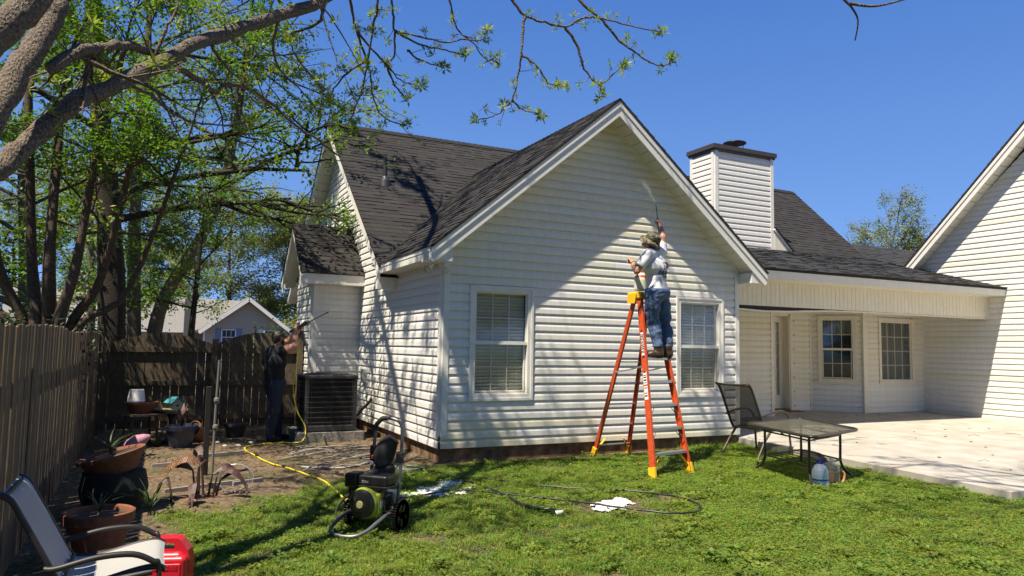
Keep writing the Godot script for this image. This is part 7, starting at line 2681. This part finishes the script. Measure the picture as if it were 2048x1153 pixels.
	for i in 9:
		var a := i * 0.7
		tube(s, [pel + Vector3(0.06 + 0.006 * sin(a), -0.03 - i * 0.024, 0.155), pel + Vector3(0.06 + 0.006 * sin(a + 1.0), -0.05 - i * 0.024, 0.16)], [0.006, 0.003], 6)
	ob("belt_chain", s, M.galv, P)
	var Gn := thing("spray_gun", "black pressure washer gun with long lance held up by the bearded worker", "spray gun", o + haR)
	var dir := (Vector3(2.62, 2.17, -12.56) - (o + haR) - Vector3(0, 0.02, 0)).normalized()
	var gup := (up - dir * up.dot(dir)).normalized()
	s = nst()
	bar(s, -dir * 0.12, dir * 0.24, 0.045, 0.035, gup, 0.010)
	bar(s, -dir * 0.02 + gup * 0.01, -gup * 0.15 - dir * 0.06, 0.035, 0.03, dir, 0.008)
	tube(s, spline([dir * 0.09 - gup * 0.02, dir * 0.07 - gup * 0.10, dir * 0.0 - gup * 0.16, -dir * 0.06 - gup * 0.15], 4), [0.007], 6)
	ob("gun_body", s, M.black_metal, Gn)
	s = nst()
	tube(s, [dir * 0.22, dir * 0.66], [0.009, 0.008], 8)
	tube(s, [dir * 0.62, dir * 0.68], [0.013, 0.010], 8)
	ob("lance", s, M.black_metal, Gn)
	spray(o + haR + dir * 0.68, (dir + Vector3(0.35, 0.05, -0.9)).normalized(), 0.75, 0.11, "fan of fine water spray between the lance tip and the bump-out wall")
func field(bones: Array, p: Vector3, g: float) -> float:
	var e := 0.5
	for b in bones:
		var ab: Vector3 = b[1] - b[0]
		var t := clampf((p - b[0]).dot(ab) / maxf(ab.length_squared(), 1e-9), 0.0, 1.0)
		var d: float = (p - b[0] - ab * t).length() - lerpf(b[2], b[3], t) - g
		var q := maxf(0.03 - absf(d - e), 0.0) / 0.03
		e = minf(d, e) - q * q * 0.0075
	return e + 0.016 * fn.get_noise_3d(p.x * 26.0, p.y * 41.6, p.z * 26.0)
func press(src: Mesh, xf: Transform3D, bones: Array, g: float, dir: Vector3, m: Material, parent: Node, called: String) -> void:
	# march each vertex of a flat print along dir until it lies on the cloth
	var s := nst()
	for k in src.get_surface_count():
		var A := src.surface_get_arrays(k)
		var V: PackedVector3Array = A[Mesh.ARRAY_VERTEX]
		var I = A[Mesh.ARRAY_INDEX]
		var out := []
		var hit := []
		for v in V:
			var last := 1.0
			var p := xf * Vector3(v.x, v.y, 0)
			for it in 30:
				var d := field(bones, p, g)
				last = d
				if d < 0.0015:
					break
				p += dir * maxf(d * 0.8, 0.001)
			hit.append(last < 0.004)
			out.append(p - dir * (0.0035 + (0.0012 if v.z > 0 else 0.0)))
		var n: int = I.size() if I != null else V.size()
		for i in range(0, n, 3):
			var a: int = I[i] if I != null else i
			var b: int = I[i + 1] if I != null else i + 1
			var c: int = I[i + 2] if I != null else i + 2
			if hit[a] and hit[b] and hit[c]:
				tri(s, out[a], out[c], out[b])
	ob(called, s, m, parent)
func spray(p: Vector3, d: Vector3, l: float, spread: float, label: String) -> void:
	var bead := SphereMesh.new()
	bead.radius = 0.0022
	bead.height = 0.0044
	bead.radial_segments = 5
	bead.rings = 3
	var xf := []
	for i in 260:
		var t := pow(rng.randf(), 0.7)
		xf.append(Transform3D(Basis().scaled(Vector3.ONE * rr(0.5, 1.2)), d * t * l + rv() * spread * t))
	var m := mat(Color(0.85, 0.87, 0.88), 0.2)
	var T := thing("water_spray", label, "spray", p)
	multi("droplets", bead, xf, m, T, 0.9, 1.0, 0.0)

# ---------------------------------------------------------------- lawn
func tuft(n: int, h: float, sp: float, w: float, sd: int) -> ArrayMesh:
	var r := RandomNumberGenerator.new()
	r.seed = sd
	var s := nst()
	for i in n:
		var a := r.randf() * TAU
		var p := Vector3(cos(a), 0, sin(a)) * sp * sqrt(r.randf())
		var b := r.randf() * TAU
		var d := Vector3(cos(b), 0, sin(b))
		var hh := h * r.randf_range(0.5, 1.15)
		var side := Vector3(-d.z, 0, d.x) * w * 0.5
		var m := p + d * hh * 0.25 + Vector3(0, hh * 0.65, 0)
		var e := p + d * hh * r.randf_range(0.5, 0.9) + Vector3(0, hh * r.randf_range(0.75, 1.0), 0)
		for t in [[p - side, p + side, m + side * 0.8], [p - side, m + side * 0.8, m - side * 0.8], [m - side * 0.8, m + side * 0.8, e]]:
			var nn: Vector3 = (t[2] - t[0]).cross(t[1] - t[0]).normalized()
			for q in t:
				s.set_normal(nn)
				s.add_vertex(q)
	s.index()
	return s.commit()
func clover(n: int, sp: float, l: float, sd: int) -> ArrayMesh:
	var r := RandomNumberGenerator.new()
	r.seed = sd
	var s := nst()
	for i in n:
		var a := r.randf() * TAU
		var c := Vector3(cos(a), 0, sin(a)) * sp * sqrt(r.randf()) + Vector3(0, r.randf_range(0.015, 0.05), 0)
		var up := Vector3(r.randf_range(-0.5, 0.5), 1, r.randf_range(-0.5, 0.5)).normalized()
		var x := up.cross(Vector3(cos(a * 3.0), 0.1, sin(a * 3.0))).normalized()
		for k in 3:
			var d := x.rotated(up, TAU * k / 3)
			var sd2 := up.cross(d) * l * 0.45
			var e := c + d * l + up * l * 0.15
			var m := c + d * l * 0.6 + up * l * 0.12
			for t in [[c, m + sd2, e], [c, e, m - sd2]]:
				var nn: Vector3 = (t[2] - t[0]).cross(t[1] - t[0]).normalized()
				for q in t:
					s.set_normal(nn)
					s.add_vertex(q)
	s.index()
	return s.commit()
func build_grass() -> void:
	var gm := leaf_mat(Color(0.235, 0.325, 0.045), Color(0.72, 0.95, 0.12))
	var lawn := Node3D.new()
	lawn.name = "lawn"
	add_child(lawn, true)
	structure(lawn)
	var kinds := [tuft(16, 0.075, 0.055, 0.0042, 1), tuft(12, 0.05, 0.05, 0.004, 2), clover(14, 0.07, 0.010, 3), clover(11, 0.065, 0.013, 4)]
	var straw := leaf_mat(Color(0.34, 0.27, 0.12), Color(0.5, 0.4, 0.2))
	var dead := []
	var weeds := []
	var lists := [[], [], [], []]
	var r := RandomNumberGenerator.new()
	r.seed = 77
	var n := 0
	while n < 125000:
		n += 1
		var z := -2.9 - 11.5 * pow(r.randf(), 1.15)
		var x := r.randf_range(-0.7, 11.5)
		if z < -9.42 and x > 3.5:
			continue
		if x > 8.93 and z < -5.08:
			continue
		# leave out what the picture cannot show: right of the view cone near the camera
		if (Vector2(x - 2.98, z + 7.78).length() < 0.4 or Vector2(x - 4.40, z + 6.52).length() < 0.28) and r.randf() < 0.6:
			continue
		var b := bare(x, z)
		if r.randf() < b * 1.06:
			continue
		var lush := 0.60 + 0.7 * fn.get_noise_2d(x * 9.0 + 300.0, z * 9.0) + 0.06 * (x - 4.0)
		var near_wall := smoothstep(-8.4, -9.2, z) * smoothstep(6.5, 8.0, x)
		var sc := clampf(0.45 + 0.55 * lush + near_wall * 0.7, 0.40, 1.7) * r.randf_range(0.7, 1.2) * (1.0 - 0.45 * b)
		if lush < 0.25 and r.randf() < 0.5:
			continue
		var k := 0
		var q := r.randf()
		if x > 4.5 - 0.3 * (z + 6.0):
			k = 2 if q < 0.35 else (3 if q < 0.65 else (0 if q < 0.85 else 1))
		else:
			k = 0 if q < 0.45 else (1 if q < 0.8 else (2 if q < 0.92 else 3))
		if r.randf() < 0.07 + 0.10 * clampf(0.4 - lush, 0.0, 1.0):
			dead.append(Transform3D(Basis(Vector3.UP, r.randf() * TAU) * Basis().scaled(Vector3(1.1, sc * 0.8, 1.1)), Vector3(x, gh(x, z) - 0.004, z)))
			continue
		if r.randf() < 0.010:
			weeds.append(Transform3D(Basis(Vector3.UP, r.randf() * TAU) * Basis().scaled(Vector3.ONE * r.randf_range(0.9, 1.7)), Vector3(x, gh(x, z), z)))
		lists[k].append(Transform3D(Basis(Vector3.UP, r.randf() * TAU) * Basis().scaled(Vector3(1.0, sc, 1.0) if k < 2 else Vector3.ONE * (0.7 + 0.4 * sc)), Vector3(x, gh(x, z) - 0.004, z)))
	for k in 4:
		multi("grass", kinds[k], lists[k], gm, lawn, 0.55, 1.25, 0.32)
	multi("dry_grass", kinds[1], dead, straw, lawn, 0.6, 1.2, 0.15)
	multi("weeds", clover(16, 0.08, 0.026, 9), weeds, gm, lawn, 0.5, 0.9, 0.15)

func build_rest() -> void:
	build_fence()
	build_neighbour()
	build_trees()
	build_ladder()
	build_jugs()
	build_table()
	build_chairs()
	build_washer()
	build_hoses()
	build_can()
	build_ac()
	build_yard()
	build_people()
	build_grass()
